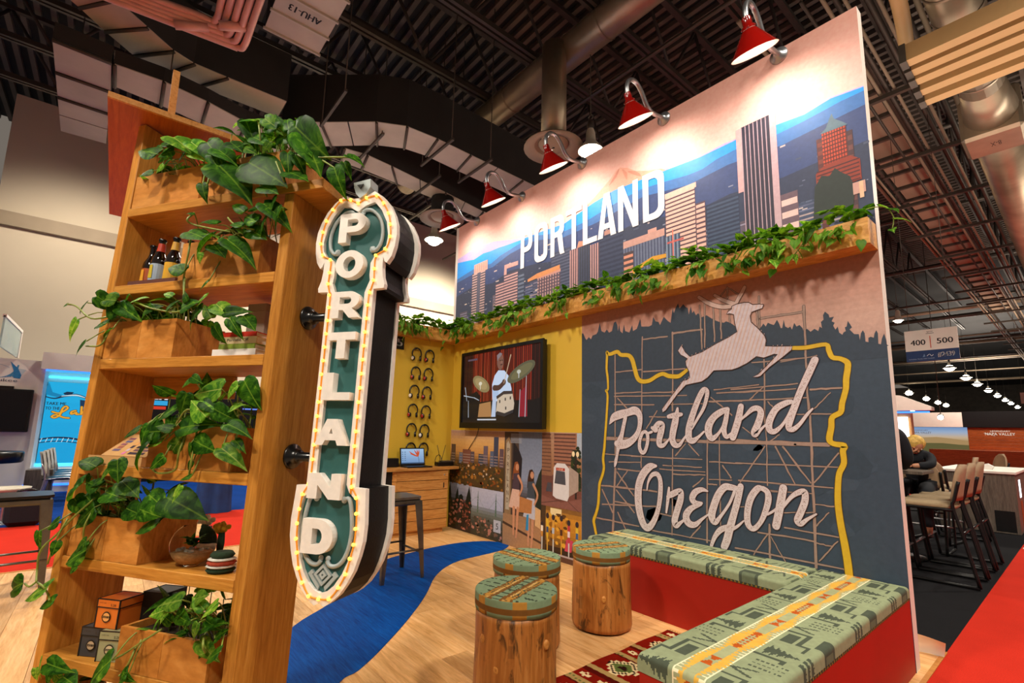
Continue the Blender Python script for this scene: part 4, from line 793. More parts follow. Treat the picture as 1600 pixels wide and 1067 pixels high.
for k in range(60):
    x, z = -2.1 + 2.0 * q.random(), 0.45 + 1.15 * q.random(); r_ = 0.05 + 0.12 * q.random()
    sh = q.choice(('3b4a5b', '354352', '3d4b5b', '334150'))
    P.poly([(max(-2.16, min(-0.003, x + r_ * (0.7 + 0.5 * q.random()) * math.cos(a * PI / 5))), z + 0.6 * r_ * (0.7 + 0.5 * q.random()) * math.sin(a * PI / 5)) for a in range(10)], sh, 2)
def wob(x0, z0, w0, x1, z1, w1, c, L, g=0.0):
    n = 6; d = random.Random(int(abs(x0 * 991 + z1 * 77) * 1000)); pts = []
    for i in range(n + 1):
        t = i / n; pts.append((x0 + (x1 - x0) * t + d.uniform(-1, 1) * .002, z0 + (z1 - z0) * t + d.uniform(-1, 1) * .002, (w0 + (w1 - w0) * t) * (0.8 + 0.4 * d.random())))
    P.stroke(pts, c, L, None, 0, g)
for a in SCAFFOLD: wob(*[v * mm for v in a], '2a2c30', 3, 0.0022)
for a in SCAFFOLD: wob(*[v * mm for v in a], '9c8276', 4)
for st in STATE: P.stroke([tuple(v * mm for v in p) for p in st], '5a4010', 6, None, 4, 0.003)
for st in STATE: P.stroke([tuple(v * mm for v in p) for p in st], 'd0ab2a', 7, None, 4)
for st in ANTLERS: P.stroke([tuple(v * mm for v in p) for p in st], '4a2c20', 8, None, 4, 0.003)
for st in ANTLERS: P.stroke([tuple(v * mm for v in p) for p in st], 'c2a79e', 9, None, 4)
dp = [(a * mm, b * mm) for a, b in DEER]
P.poly(dp, 'cbbec5', 10)
P.stroke([(x, z, 0.0055) for x, z in dp + dp[:1]], '4a2c20', 12, None, 0)
ix = [p[0] for p in dp]; 
def clip(px, z0, z1):   # spans of the deer on a slanted stripe
    out = []; k = 60; cur = None
    for i in range(k + 1):
        z = z0 + (z1 - z0) * i / k; x = px + 0.35 * (z - z0); ins = False
        for (xa, za), (xb, zb) in zip(dp, dp[1:] + dp[:1]):
            if (za > z) != (zb > z) and x < (xb - xa) * (z - za) / (zb - za) + xa: ins = not ins
        if ins and cur is None: cur = (x, z)
        if not ins and cur is not None:
            if z - cur[1] > 0.03: out.append((cur, (x, z)))
            cur = None
    return out
zs = [p[1] for p in dp]
k = min(ix) - 0.2
while k < max(ix):
    for a, b in clip(k, min(zs), max(zs)): P.stroke([(a[0], a[1], .004), ((a[0] + b[0]) / 2, (a[1] + b[1]) / 2, .010), (b[0], b[1], .004)], 'c8aaa2', 11, None, 0)
    k += 0.026
for l in LETTERS: P.stroke([tuple(v * mm for v in p) for p in l], '4a2620', 14, None, 5, 0.0035)
for l in LETTERS: P.stroke([tuple(v * mm for v in p) for p in l], 'd2c4c6', 16, None, 5)
q = random.Random(4)
for l in LETTERS:
    c_ = catmull([tuple(v * mm for v in p) for p in l], 6)
    for a, b in zip(c_, c_[1:]):
        if a[2] > 0.022:
            n_ = int(math.dist(a[:2], b[:2]) * a[2] / 0.00012)
            for _ in range(n_):
                t = q.random(); w = a[2] * 0.42; P.disc(a[0] + (b[0] - a[0]) * t + q.uniform(-w, w) * .7, a[1] + (b[1] - a[1]) * t + q.uniform(-w, w) * .7, 0.0022, '9a7870', 17, 5)
P.build('mural_print', MT['print'], mur)

# --- photographs on the lower left wall
col = thing('photo_collage', 'collage of five city photographs printed on the wall under the television', 'poster', (-3.2, 0, 0))
MB().box((-1.04, -0.003, 0), (1.037, 0, 1.112)).build('board', MT['white'], col)
CX = 3.2
def photo(name): return Print(lambda u, v, d: (u + CX, -0.0032 - d, v))
q = random.Random(21)
def specks(P, x0, x1, z0, z1, n, cols, s0, s1, L):
    for _ in range(n):
        x, z, s_ = q.uniform(x0, x1), q.uniform(z0, z1), q.uniform(s0, s1)
        P.poly([(min(x1, max(x0, x + s_ * q.uniform(.5, 1.1) * math.cos(a))), min(z1, max(z0, z + .7 * s_ * q.uniform(.5, 1.1) * math.sin(a)))) for a in (0.2, 1.3, 2.4, 3.5, 4.6, 5.6)], q.choice(cols), L)
# city at dusk
P = photo('a'); P.grad(-WL, 0.50, -3.22, 1.11, [(0, '4a3a20'), (0.45, '6a4a26'), (0.6, 'c98f4e'), (0.8, 'd8a866'), (1, 'b08a80')], 0, 20)
for (x0, x1, z1, c) in ((-4.22, -4.13, 0.95, '5a4438'), (-4.05, -3.98, 0.86, '5f6f8c'), (-3.98, -3.82, 0.90, '7a4a3c'), (-3.82, -3.75, 0.88, '5a4a52'), (-3.67, -3.52, 0.86, '3e4657'), (-3.58, -3.50, 0.95, '6a5a66'), (-3.40, -3.32, 1.05, '3c4258'), (-3.46, -3.40, 0.9, '56607a'), (-3.3, -3.23, 0.93, '5f4a52')):
    P.rect(x0, 0.70, x1, z1, c, 2)
    for k in range(5): P.rect(x0 + .008, 0.72 + k * .03, x1 - .008, 0.728 + k * .03, 'a08a80', 3)
P.rect(-WL, 0.60, -3.22, 0.74, '4f3c20', 4); specks(P, -4.23, -3.23, 0.50, 0.76, 170, ('6b4a1c', '8a5a22', '4a3a1a', 'a8702c', '39361c', '5c4a20', '8c4a1e'), .012, .04, 5)
specks(P, -4.2, -3.25, 0.6, 0.74, 14, ('d8c8b8', 'c8b098'), .008, .02, 6)
P.build('photo', MT['print'], col)
# rose garden
P = photo('b'); P.grad(-WL, 0.0, -3.78, 0.51, [(0, '3a2a22'), (0.6, '2a2a20'), (0.75, '8a8a9a'), (1, 'a0a0b0')], 0, 12)
for x, h, w in ((-4.22, .5, .06), (-4.06, .47, .05), (-3.98, .40, .07), (-3.83, .50, .07)):
    P.poly([(x - w, .28), (x + w, .28), (x + w * .5, .36), (x + w * .6, .37), (x + .005, h), (x - w * .6, .38)], '1a2018', 2)
specks(P, -4.23, -3.79, 0.02, 0.34, 150, ('6a3a2c', '8a4c38', 'a86450', '3a2a1c', '4a3420', 'c08070', '2a2a18'), .01, .035, 3)
P.build('photo', MT['print'], col)
# bridge towers
P = photo('c'); P.grad(-3.78, 0.30, -3.22, 0.50, [(0, 'a8acc4'), (1, 'b6b8cc')], 0, 6); P.grad(-3.78, 0.0, -3.22, 0.305, [(0, '3a3428'), (.5, '44443c'), (.8, '6a7068'), (1, '8a90a0')], 0, 10)
for x in (-3.655, -3.34):
    P.poly([(x - .012, .24), (x + .012, .24), (x + .006, .38), (x + .002, .47), (x - .002, .47), (x - .006, .38)], '56705c', 2)
    for k in range(6): P.rect(x - .011, .25 + k * .03, x + .011, .254 + k * .03, '3c5244', 3)
P.stroke([(-3.78, .34, .003), (-3.655, .40, .003), (-3.50, .28, .003), (-3.34, .40, .003), (-3.22, .3, .003)], '7a8a86', 2)
specks(P, -3.77, -3.23, 0.02, 0.2, 60, ('2e3020', '4a4030', '7a5a48', 'b07868', '3a3a2a'), .015, .04, 4)
P.poly([(-3.37, .09), (-3.25, .09), (-3.25, .21), (-3.37, .21)], 'b8b8c0', 5); P.text('5', -3.33, -3.29, .12, .18, '33333a', 6)
P.build('photo', MT['print'], col)
# two women walking with a market bag
P = photo('d'); P.grad(-3.22, 0.0, -2.66, 1.11, [(0, '9a7450'), (0.28, 'a07a58'), (0.29, '2a2620'), (0.45, '4a4a50'), (0.6, '8590a8'), (1, '6a7488')], 0, 40)
P.poly([(-3.22, .75), (-3.22, 1.11), (-3.0, 1.11), (-2.98, .80), (-3.02, .3), (-3.22, .3)], '4a3c34', 1)
P.poly([(-3.20, .30), (-3.10, .30), (-3.11, 1.0), (-3.15, 1.06), (-3.20, 1.02)], '8c7050', 2); P.poly([(-3.185, .34), (-3.125, .34), (-3.13, .98), (-3.16, 1.02), (-3.185, .99)], 'b0a490', 3)
for k, ch in enumerate('PORTLAND'): P.text(ch, -3.172, -3.138, .90 - k * .07, .945 - k * .07, '5a4638', 4)
P.poly([(-3.08, 1.02), (-2.98, .92), (-2.94, .85), (-2.96, .45), (-3.08, .45)], '1f1d22', 3)
for k in range(7): P.rect(-3.12, 1.0 - k * .0 + k * .014 - .0, -2.95, 1.006 + k * .014, 'a0a4b0', 4)
P.poly([(-2.72, .38), (-2.66, .36), (-2.66, .78), (-2.70, .72), (-2.76, .58)], '1e2a1e', 3)
P.rect(-3.22, .0, -2.66, .245, 'a57c58', 3); P.poly([(-3.22, .20), (-2.66, .10), (-2.66, .12), (-3.22, .225)], '4a3424', 4)
for dx, hair, skin, top, skirt, h in ((-3.02, '8a4c26', 'c98c68', '4a3a44', 'd8b09c', .72), (-2.80, '3a2418', 'c08a6a', '3c4650', 'b8b8c4', .66)):
    P.poly([(dx - .05, h + .02), (dx - .03, h + .09), (dx + .01, h + .10), (dx + .035, h + .07), (dx + .04, h - .06), (dx - .06, h - .08)], hair, 6); P.disc(dx + .01, h + .045, .026, skin, 7, 12, .034)
    P.poly([(dx - .045, h - .02), (dx + .045, h - .01), (dx + .05, h - .17), (dx - .06, h - .18)], top, 8)
    P.stroke([(dx + .03, h - .04, .03), (dx + .09, h - .13, .026), (dx + .05, h - .22, .022)], skin, 9)
    P.poly([(dx - .06, h - .17), (dx + .05, h - .17), (dx + .07, h - .36), (dx - .11, h - .35)], skirt, 8)
    P.stroke([(dx - .03, h - .35, .04), (dx - .03, h - .52, .028), (dx - .03, h - .60, .02)], skin, 8); P.stroke([(dx + .03, h - .35, .04), (dx + .02, h - .54, .026), (dx + .01, h - .62, .02)], skin, 8)
P.poly([(-2.97, .34), (-2.79, .35), (-2.78, .47), (-2.965, .49)], 'b57844', 10); P.poly([(-2.74, .25), (-2.665, .23), (-2.665, .40), (-2.74, .42)], 'd0a878', 10); P.poly([(-2.87, .19), (-2.83, .19), (-2.83, .34), (-2.86, .33)], '2a86b8', 9)
P.build('photo', MT['print'], col)
# light-rail train
P = photo('e'); P.grad(-2.66, 0.45, -2.165, 1.11, [(0, '7a4a40'), (0.4, '6a4238'), (0.45, '9a6a44'), (1, 'b08a70')], 0, 14)
P.poly([(-2.5, .72), (-2.5, 1.11), (-2.22, 1.11), (-2.24, .72)], '9c6a54', 1); P.poly([(-2.66, .72), (-2.66, 1.11), (-2.55, 1.11), (-2.52, .72)], '8a6048', 1)
for k in range(11):
    P.rect(-2.5, .76 + k * .033, -2.235, .772 + k * .033, '5c3c34', 2); P.rect(-2.66, .76 + k * .033, -2.54, .768 + k * .033, '5a3c30', 2)
P.rect(-2.22, .9, -2.165, 1.11, 'a8b4c4', 1); specks(P, -2.29, -2.17, .62, 1.02, 40, ('24301e', '33401f', '1e2818'), .02, .05, 3)
P.rect(-2.24, .55, -2.22, .95, '2a2420', 4)
for x in (-2.26, -2.21): P.disc(x, .93, .018, 'f0dcb0', 6, 10, .024)
P.poly([(-2.51, .55), (-2.47, .53), (-2.33, .52), (-2.31, .56), (-2.31, .80), (-2.36, .84), (-2.46, .84), (-2.5, .80)], 'd8d4d6', 5); P.poly([(-2.31, .56), (-2.20, .62), (-2.20, .77), (-2.31, .82)], 'a89488', 5)
P.poly([(-2.49, .66), (-2.35, .655), (-2.36, .77), (-2.47, .775)], '4a4c54', 6); P.rect(-2.47, .775, -2.36, .80, 'b0382c', 6); P.text('LINE', -2.45, -2.38, .78, .795, 'f2d0b0', 7)
P.poly([(-2.60, .58), (-2.52, .58), (-2.53, .66), (-2.58, .66)], '4a4850', 5); P.poly([(-2.66, .45), (-2.165, .45), (-2.165, .56), (-2.4, .5), (-2.66, .54)], '84564c', 3)
P.stroke([(-2.66, .47, .006), (-2.4, .52, .006)], '5a3c34', 4); P.stroke([(-2.2, .45, .006), (-2.34, .53, .006)], '5a3c34', 4)
P.build('photo', MT['print'], col)
# beer taps
P = photo('f'); P.grad(-2.66, 0.0, -2.165, 0.45, [(0, '3a2416'), (0.2, '2a1c14'), (0.5, 'b07820'), (0.8, 'c88a2c'), (1, '6a4a2a')], 0, 12)
P.rect(-2.66, 0.05, -2.60, .45, '4a3620', 1); P.poly([(-2.54, .38), (-2.40, .38), (-2.40, .44), (-2.54, .44)], 'e8d4a0', 2)
specks(P, -2.6, -2.3, .12, .4, 30, ('8a5a14', 'd8a030', '5a3a12'), .02, .04, 2)
for i, (x, h) in enumerate(((-2.645, .30), (-2.575, .385), (-2.50, .38), (-2.40, .385), (-2.31, .36), (-2.215, .36))):
    c = ('c98a3c', 'd8b030', 'd09a40', 'c87a28', 'b83a44', 'd8b838')[i]
    P.stroke([(x, .06, .012), (x, .16, .016), (x, .2, .022)], ('c8c8c8', 'c89a3c')[i % 2], 4, None, 0); P.stroke([(x, .18, .02), (x, .26, .034), (x, h - .04, .026)], c, 5); P.disc(x, h - .02, .02, '33282c', 6, 10, .026)
    P.rect(x - .014, .22, x + .014, .27, ('e8e0d0', '3a4a6a', 'b0b8c8', '4a2a1a', 'e0d0d8', '3a5a8a')[i], 7)
P.poly([(-2.36, .1), (-2.28, .1), (-2.26, .2), (-2.34, .2)], 'c0405a', 3); P.rect(-2.66, .0, -2.165, .055, '5a3a2c', 8); P.rect(-2.66, .045, -2.165, .06, 'b0a0a0', 9)
P.build('photo', MT['print'], col)

# --- planter troughs along the top of the panels
LEAFV = {}
def leaf_mesh(kind, mat):
    key = (kind, mat)
    if key in LEAFV: return LEAFV[key]
    # heart-shaped blade, 1 unit long, folded along the rib and drooping at the tip
    prof = [(0.00, 0.05, 0.02), (-0.06, 0.24, 0.03), (0.04, 0.38, 0.02), (0.22, 0.43, 0.0), (0.45, 0.37, -0.04), (0.68, 0.23, -0.10), (0.86, 0.09, -0.17), (1.0, 0.0, -0.25)]
    fold = (0.16, 0.30, 0.06)[kind]; wid = (1.0, 0.86, 1.06)[kind]; dr = (1.0, 1.7, 0.5)[kind]
    m = MB(); m.smooth = True; V = []; n = len(prof)
    for y, w, z in prof: V.append((0, max(y, 0.0), z * dr))
    for sgn in (-1, 1):
        for y, w, z in prof: V.append((sgn * w * wid * 0.43, y, z * dr + w * fold * .8))
        for y, w, z in prof: V.append((sgn * w * wid * 0.80, y, z * dr + w * fold * 0.75 - w * w * 0.22))
    F = []
    for s_, a in ((0, n), (1, 3 * n)):
        for i in range(n - 1):
            F.append((i, i + 1, a + i + 1, a + i)); F.append((a + i, a + i + 1, a + n + i + 1, a + n + i))
    m.add([Vector(v) for v in V], F); o = m.build('leaf', MT[mat]); LEAFV[key] = o.data; bpy.data.objects.remove(o)
    return LEAFV[key]
def leaf_matrix(p, out, size, r, droop=0.6):
    """leaf attached at p, blade pointing along out (tilted down by droop), face up"""
    d = Vector(out) + Vector((r.uniform(-.5, .5), r.uniform(-.5, .5), -droop + r.uniform(-.4, .4))); d.normalize()
    up = Vector((r.uniform(-.5, .5), r.uniform(-.5, .5), 1.0)); x = d.cross(up)
    if x.length < 0.05: x = d.cross(Vector((1, 0, 0)))
    x.normalize(); z = x.cross(d)
    return Matrix(((x.x * size, d.x * size, z.x * size, p[0]), (x.y * size, d.y * size, z.y * size, p[1]), (x.z * size, d.z * size, z.z * size, p[2]), (0, 0, 0, 1)))
def trough(name, lab, M, L, dep, h, r, nleaf, nstuff, segs):
    """planter: local x along its length, -y to the front, z up from its underside"""
    t = thing(name, lab, 'planter', M)
    k = 0.018
    for i in range(segs):
        x0, x1 = L * i / segs, L * (i + 1) / segs
        MB().box((x0 + 0.0008, -dep, 0), (x1 - 0.0008, -dep + k, h)).build('front_board', MT['ply_wall'], t)
    MB().box((0, -dep + k, 0), (L, 0, k)).build('bottom_board', MT['ply_wall'], t)
    for x in (0.0, L - k): MB().box((x, -dep + k, k), (x + k, 0, h)).build('end_board', MT['ply_wall'], t)
    MB().box((k, -dep + k, k), (L - k, -0.002, h - 0.03)).build('soil', MT['soil'], t)
    def spot():
        x = r.random() * (L - .04) + .02; c = r.random()
        z = h + 0.012 + 0.115 * r.random() * (0.6 + 0.4 * math.sin(x * 7.3) ** 2); y = -dep * (0.15 + 0.95 * r.random())
        out = (r.uniform(-1, 1), -0.8, 0.75)
        if c < 0.27 and math.sin(x * 5.1 + 1) + math.sin(x * 13.7) >-0.9:   # spilling over the front board
            y = -dep - 0.015 - 0.05 * r.random(); z = h - 0.09 * r.random() ** 1.3
            if r.random() < .12: z -= 0.12 * r.random()
            out = (r.uniform(-.8, .8), -0.6, -0.3)
        return x, y, z, out
    for i in range(nleaf):
        x, y, z, out = spot(); s_ = r.uniform(.062, .10)
        inst('leaf', leaf_mesh(r.randrange(3), 'leaf2' if r.random() < .62 else 'leaf'), t, leaf_matrix((x, y, z), out, s_, r))  # paler leaf favoured: gooseneck brightness put into the foliage colour
    if nstuff:
        m = MB(); m.smooth = True
        base = leaf_mesh(0, 'leaf'); bv = [v.co.copy() for v in base.vertices]; bf = [tuple(p.vertices) for p in base.polygons]
        for i in range(nstuff):
            x, y, z, out = spot(); m.add(bv, bf, leaf_matrix((x, min(y, -0.03), z - .015), out, r.uniform(.055, .085), r))
        so = m.build('foliage', MT['leaf2'], t); so['kind'] = 'stuff'
    # trailing vines
    for i in range(max(3, int(L * 3.2))):
        x = L * (i + r.random()) / max(3, int(L * 3.2)); x = min(max(x, .05), L - .05); dn = r.uniform(.05, .16)
        pts = catmull([(x, -dep * .5, h - .03), (x + .02, -dep - .01, h + .03), (x + r.uniform(-.05, .05), -dep - .035, h - dn * .5), (x + r.uniform(-.08, .08), -dep - .03, h - dn)], 4)
        MB().tube(pts, 0.003, 5).build('vine', MT['vine'], t)
        for q_ in (len(pts) // 2, len(pts) - 1):
            inst('leaf', leaf_mesh(r.randrange(3), 'leaf2'), t, leaf_matrix(pts[q_], (r.uniform(-1, 1), -.5, -.6), r.uniform(.05, .075), r))
    return t
tr1 = trough('planter_trough', 'long plywood planter trough of trailing pothos along the main wall', T(-WL, -0.0045, 2.148), WL - 0.002, 0.152, 0.145, random.Random(31), 262, 900, 4)
# vine that hangs past the right end of the trough
pts = catmull([(4.1, -.08, .12), (4.2, -.1, .2), (4.3, -.11, .19), (4.34, -.12, .12), (4.33, -.12, .05)], 4)
MB().tube(pts, 0.003, 5).build('vine', MT['vine'], tr1)
r_ = random.Random(2)
for k, s_ in ((4, .085), (7, .08), (10, .085), (13, .075), (16, .07)): inst('leaf', leaf_mesh(k % 3, 'leaf2' if k % 2 else 'leaf'), tr1, leaf_matrix(pts[k], (.7, -.6, .1), s_, r_, .3))
tr2 = trough('planter_trough', 'short plywood planter trough of pothos on the return wall above the headphones', T(-WL, -1.1, 2.148) @ Rz(PI / 2), 0.94, 0.12, 0.145, random.Random(8), 70, 190, 1)

# ================================================================== furniture of the booth
def wrap(a, L, r, h):
    """unfold coordinate across a rounded edge -> (position, drop)"""
    q = r * PI / 2
    def one(t):
        if t >= r: return t, 0.0
        if t > r - q:
            an = (r - t) / r; return r - r * math.sin(an), r - r * math.cos(an)
        return 0.0, min(h, r + (r - q - t))
    if a < L / 2: return one(a)
    p, d = one(L - a); return L - p, d
def cushion(name, parent, M, L, W, h, r, pat, cell=0.0052, mat='fabric'):
    m = MB(); m.smooth = False; ext = h - r + r * (PI / 2 - 1)
    nu, nv = int((L + 2 * ext) / cell), int((W + 2 * ext) / cell); du, dv = (L + 2 * ext) / nu, (W + 2 * ext) / nv
    V = []
    for i in range(nu + 1):
        x, dx = wrap(-ext + i * du, L, r, h)
        for j in range(nv + 1):
            y, dy = wrap(-ext + j * dv, W, r, h); V.append((x, y, h - min(h, dx + dy)))
    b = len(m.v); m.v.extend(V); m.smooth = True
    for i in range(nu):
        for j in range(nv):
            m.cc = pat(-ext + (i + .5) * du, -ext + (j + .5) * dv)
            m.face((b + i * (nv + 1) + j, b + (i + 1) * (nv + 1) + j, b + (i + 1) * (nv + 1) + j + 1, b + i * (nv + 1) + j + 1))
    m.cc = pat(0.1, 0.02)
    m.add([(0.002, 0.002, 0.001), (L - .002, 0.002, 0.001), (L - .002, W - .002, 0.001), (0.002, W - .002, 0.001)], [(3, 2, 1, 0)])
    return m.build(name, MT[mat], parent, M)
BC = {k: lin(v) for k, v in dict(g='909a78', d='4c5446', m='667058', s='a4a880', y='dcab48', w='ece2be', o='b4541c', b='8a6a2c', k='333a30').items()}
tri = lambda t: abs((t % 1.0) * 2 - 1)
def blanket(u, v, s0, s1, W, ph=0.145, P=0.515):
    """trade-blanket pattern: flame stripe between s0 and s1, stepped blocks and small trees either side"""
    t = ((u - ph) / P) % 1.0
    if s0 <= v <= s1:
        s = (v - s0) / (s1 - s0); e = abs(s - 0.5) * 2
        # flame teeth fine + coarse
        k1 = tri(t * 2); fine = tri(u / 0.022)
        flame = 0.42 + 0.5 * k1
        if e > flame + 0.30 * fine - 0.1:
            return BC['w'] if e > 0.86 or fine > .75 else BC['s']
        if e < 0.36:
            c = min(t, 1 - t); 
            if c < 0.075 and e < 0.05 + c * 4.2 and c > 0.008: return BC['o']
            c2 = abs(t - 0.5)
            if c2 < 0.19:
                if c2 > 0.12: return BC['o'] if e < 0.3 - abs(c2 - .155) * 5 else BC['y']
                return BC['o'] if (tri(u / 0.024) > .42 and e < 0.22 and e > 0.02) else (BC['s'] if e < .26 else BC['y'])
            return BC['s']
        return BC['y'] if fine * 0.5 + 0.35 > abs(e - 0.62) * 1.6 else BC['s']
    d = (s0 - v) if v < s0 else (v - s1)
    fall = (-v if v < s0 else v - W)
    if fall > 0.040: return BC['k'] if tri(u / .022) > (fall - .038) * 45 else BC['b']
    a = ((u - ph + (0.06 if v < s0 else 0.19)) / P % 1.0) * P
    # solid block against the stripe with a stepped line round it
    if 0.012 < d < 0.056 and 0.02 < a < 0.115: return BC['d']
    if 0.068 < d < 0.081 and 0.02 < a < 0.150: return BC['d']
    if 0.137 < a < 0.150 and d < 0.081: return BC['d']
    if 0.02 < a < 0.033 and 0.068 < d < 0.112: return BC['d']
    if 0.100 < d < 0.112 and a < 0.033: return BC['d']
    if a > 0.482 and 0.100 < d < 0.112: return BC['d']
    # open triangle
    if 0.170 < a < 0.235 and d < 0.078 and abs(abs(a - 0.2025) - d * 0.40) < 0.006: return BC['d']
    # dotted rows
    if 0.03 < d < 0.135 and 0.255 < a < 0.325 and ((a - 0.255) / 0.028) % 1.0 < 0.34 and (d / 0.015) % 1.0 < 0.62: return BC['d']
    # stepped band
    if 0.088 < d < 0.101 and 0.335 < a < 0.372: return BC['d']
    if 0.359 < a < 0.372 and d < 0.10: return BC['d']
    # comb tree lying across the cushion
    if 0.375 < a < 0.475 and 0.014 < d < 0.125:
        w = 0.046 * min(1.0, (0.13 - d) / 0.09) * (0.30 + 0.70 * (1 - (d / 0.021) % 1.0))
        if abs(a - 0.425) < w: return BC['d']
    # blocks that fall over the edge
    if d > 0.118 and (0.045 < a < 0.145): return BC['d'] if d < 0.165 or not (0.06 < a < 0.13) else BC['m']
    if d > 0.132 and 0.375 < a < 0.475 and ((a - .375) / .033) % 1 < .5 * (1 + .5 * tri(d / .014)): return BC['d']
    return BC['g']
HB, HC = 0.397, 0.338
t = thing('bench', 'red bench with green blanket cushion, running out from the mural beside the aisle', 'bench', (-0.39, -1.70, 0))
MB().box((0.004, 0.004, 0), (0.388, 1.695, HC), None, 0.002).build('base', MT['redpaint'], t)
cushion('cushion', t, T(0.39, 0, HC) @ Rz(PI / 2), 1.694, 0.39, HB - HC, 0.016, lambda u, v: blanket(u, 0.39 - v, 0.128, 0.241, 0.39))
t = thing('bench', 'red bench with green blanket cushion, standing along the mural behind the log stools', 'bench', (-1.70, -0.455, 0))
MB().box((0.004, 0.004, 0), (1.307, 0.449, HC), None, 0.002).build('base', MT['redpaint'], t)
cushion('cushion', t, T(0, 0, HC), 1.306, 0.449, HB - HC, 0.016, lambda u, v: blanket(u, v, 0.19, 0.285, 0.449, 0.05))

# kilim rug
RC = {k: lin(v) for k, v in dict(r='7e1508', d='520c06', t='a88a54', c='e0cc9a', g='5c6a34', k='2a120c').items()}
def kilim(u, v):     # u along its length (metres from the far end), v across from the left edge
    b = u % 0.36
    zz = lambda p, w: tri(v / p) * w
    if b < 0.012: return RC['d']
    if b < 0.085:
        c = (v % 0.11) - 0.055; h = b - 0.048
        if abs(h - 0.012 + abs(c) * .5) < 0.008 and abs(c) < .03: return RC['c']
        if abs(h + 0.014 - abs(c) * .5) < 0.006 and abs(c) < .024: return RC['c']
        return RC['r']
    if b < 0.125: return RC['t'] if (v * 40 + u * 13) % 1 < .85 else RC['g']
    if b < 0.135: return RC['d']
    if b < 0.305:
        c = abs((v % 0.26) - 0.13); h = abs(b - 0.22); st = (int(c / .011) * .011 + int(h / .011) * .011)
        if st < 0.022: return RC['k']
        if st < 0.045: return RC['g']
        if st < 0.062: return RC['c']
        if st < 0.078: return RC['c'] if (int(c / .011) + int(h / .011)) % 2 else RC['k']
        if st < 0.092 and int(c / .011) % 2: return RC['c']
        return RC['r']
    if b < 0.345: return RC['t']
    return RC['d']
t = MB(); t.smooth = False
nu, nv = 170, 50
V = [(-1.015 + 0.60 * j / nv + 0.004 * math.sin(i * .21), -0.55 - 1.95 * i / nu, 0.007 + 0.0015 * math.sin(j * 1.9) * math.sin(i * .4)) for i in range(nu + 1) for j in range(nv + 1)]
t.v.extend(V); t.smooth = True
for i in range(nu):
    for j in range(nv):
        t.cc = kilim(1.95 * (i + .5) / nu, 0.60 * (j + .5) / nv); t.face((i * (nv + 1) + j, i * (nv + 1) + j + 1, (i + 1) * (nv + 1) + j + 1, (i + 1) * (nv + 1) + j))
t.cc = RC['d']; t.smooth = False
for i in range(nu):
    for j in (0, nv):
        a, b = V[i * (nv + 1) + j], V[(i + 1) * (nv + 1) + j]; t.add([a, b, (b[0], b[1], 0.001), (a[0], a[1], 0.001)], [(0, 1, 2, 3)])
for j in range(nv):
    a, b = V[j], V[j + 1]; t.add([a, b, (b[0], b[1], 0.001), (a[0], a[1], 0.001)], [(0, 1, 2, 3)])
rug = thing('kilim_rug', 'red kilim rug with cream diamonds between the log stools and the bench', 'rug', (-1.015, -0.55, 0))
o = t.build('rug_field', MT['kilim'], rug, Matrix.Translation((1.015, 0.55, 0)))
fm = None
for j in range(40):
    x = 0.005 + j * 0.015
    if fm is None: fm = MB().box((0, 0, 0.001), (0.003, 0.025, 0.005)).build('fringe', MT['card'], rug, T(x, 0, 0)).data
    else: inst('fringe', fm, rug, T(x, 0, 0))

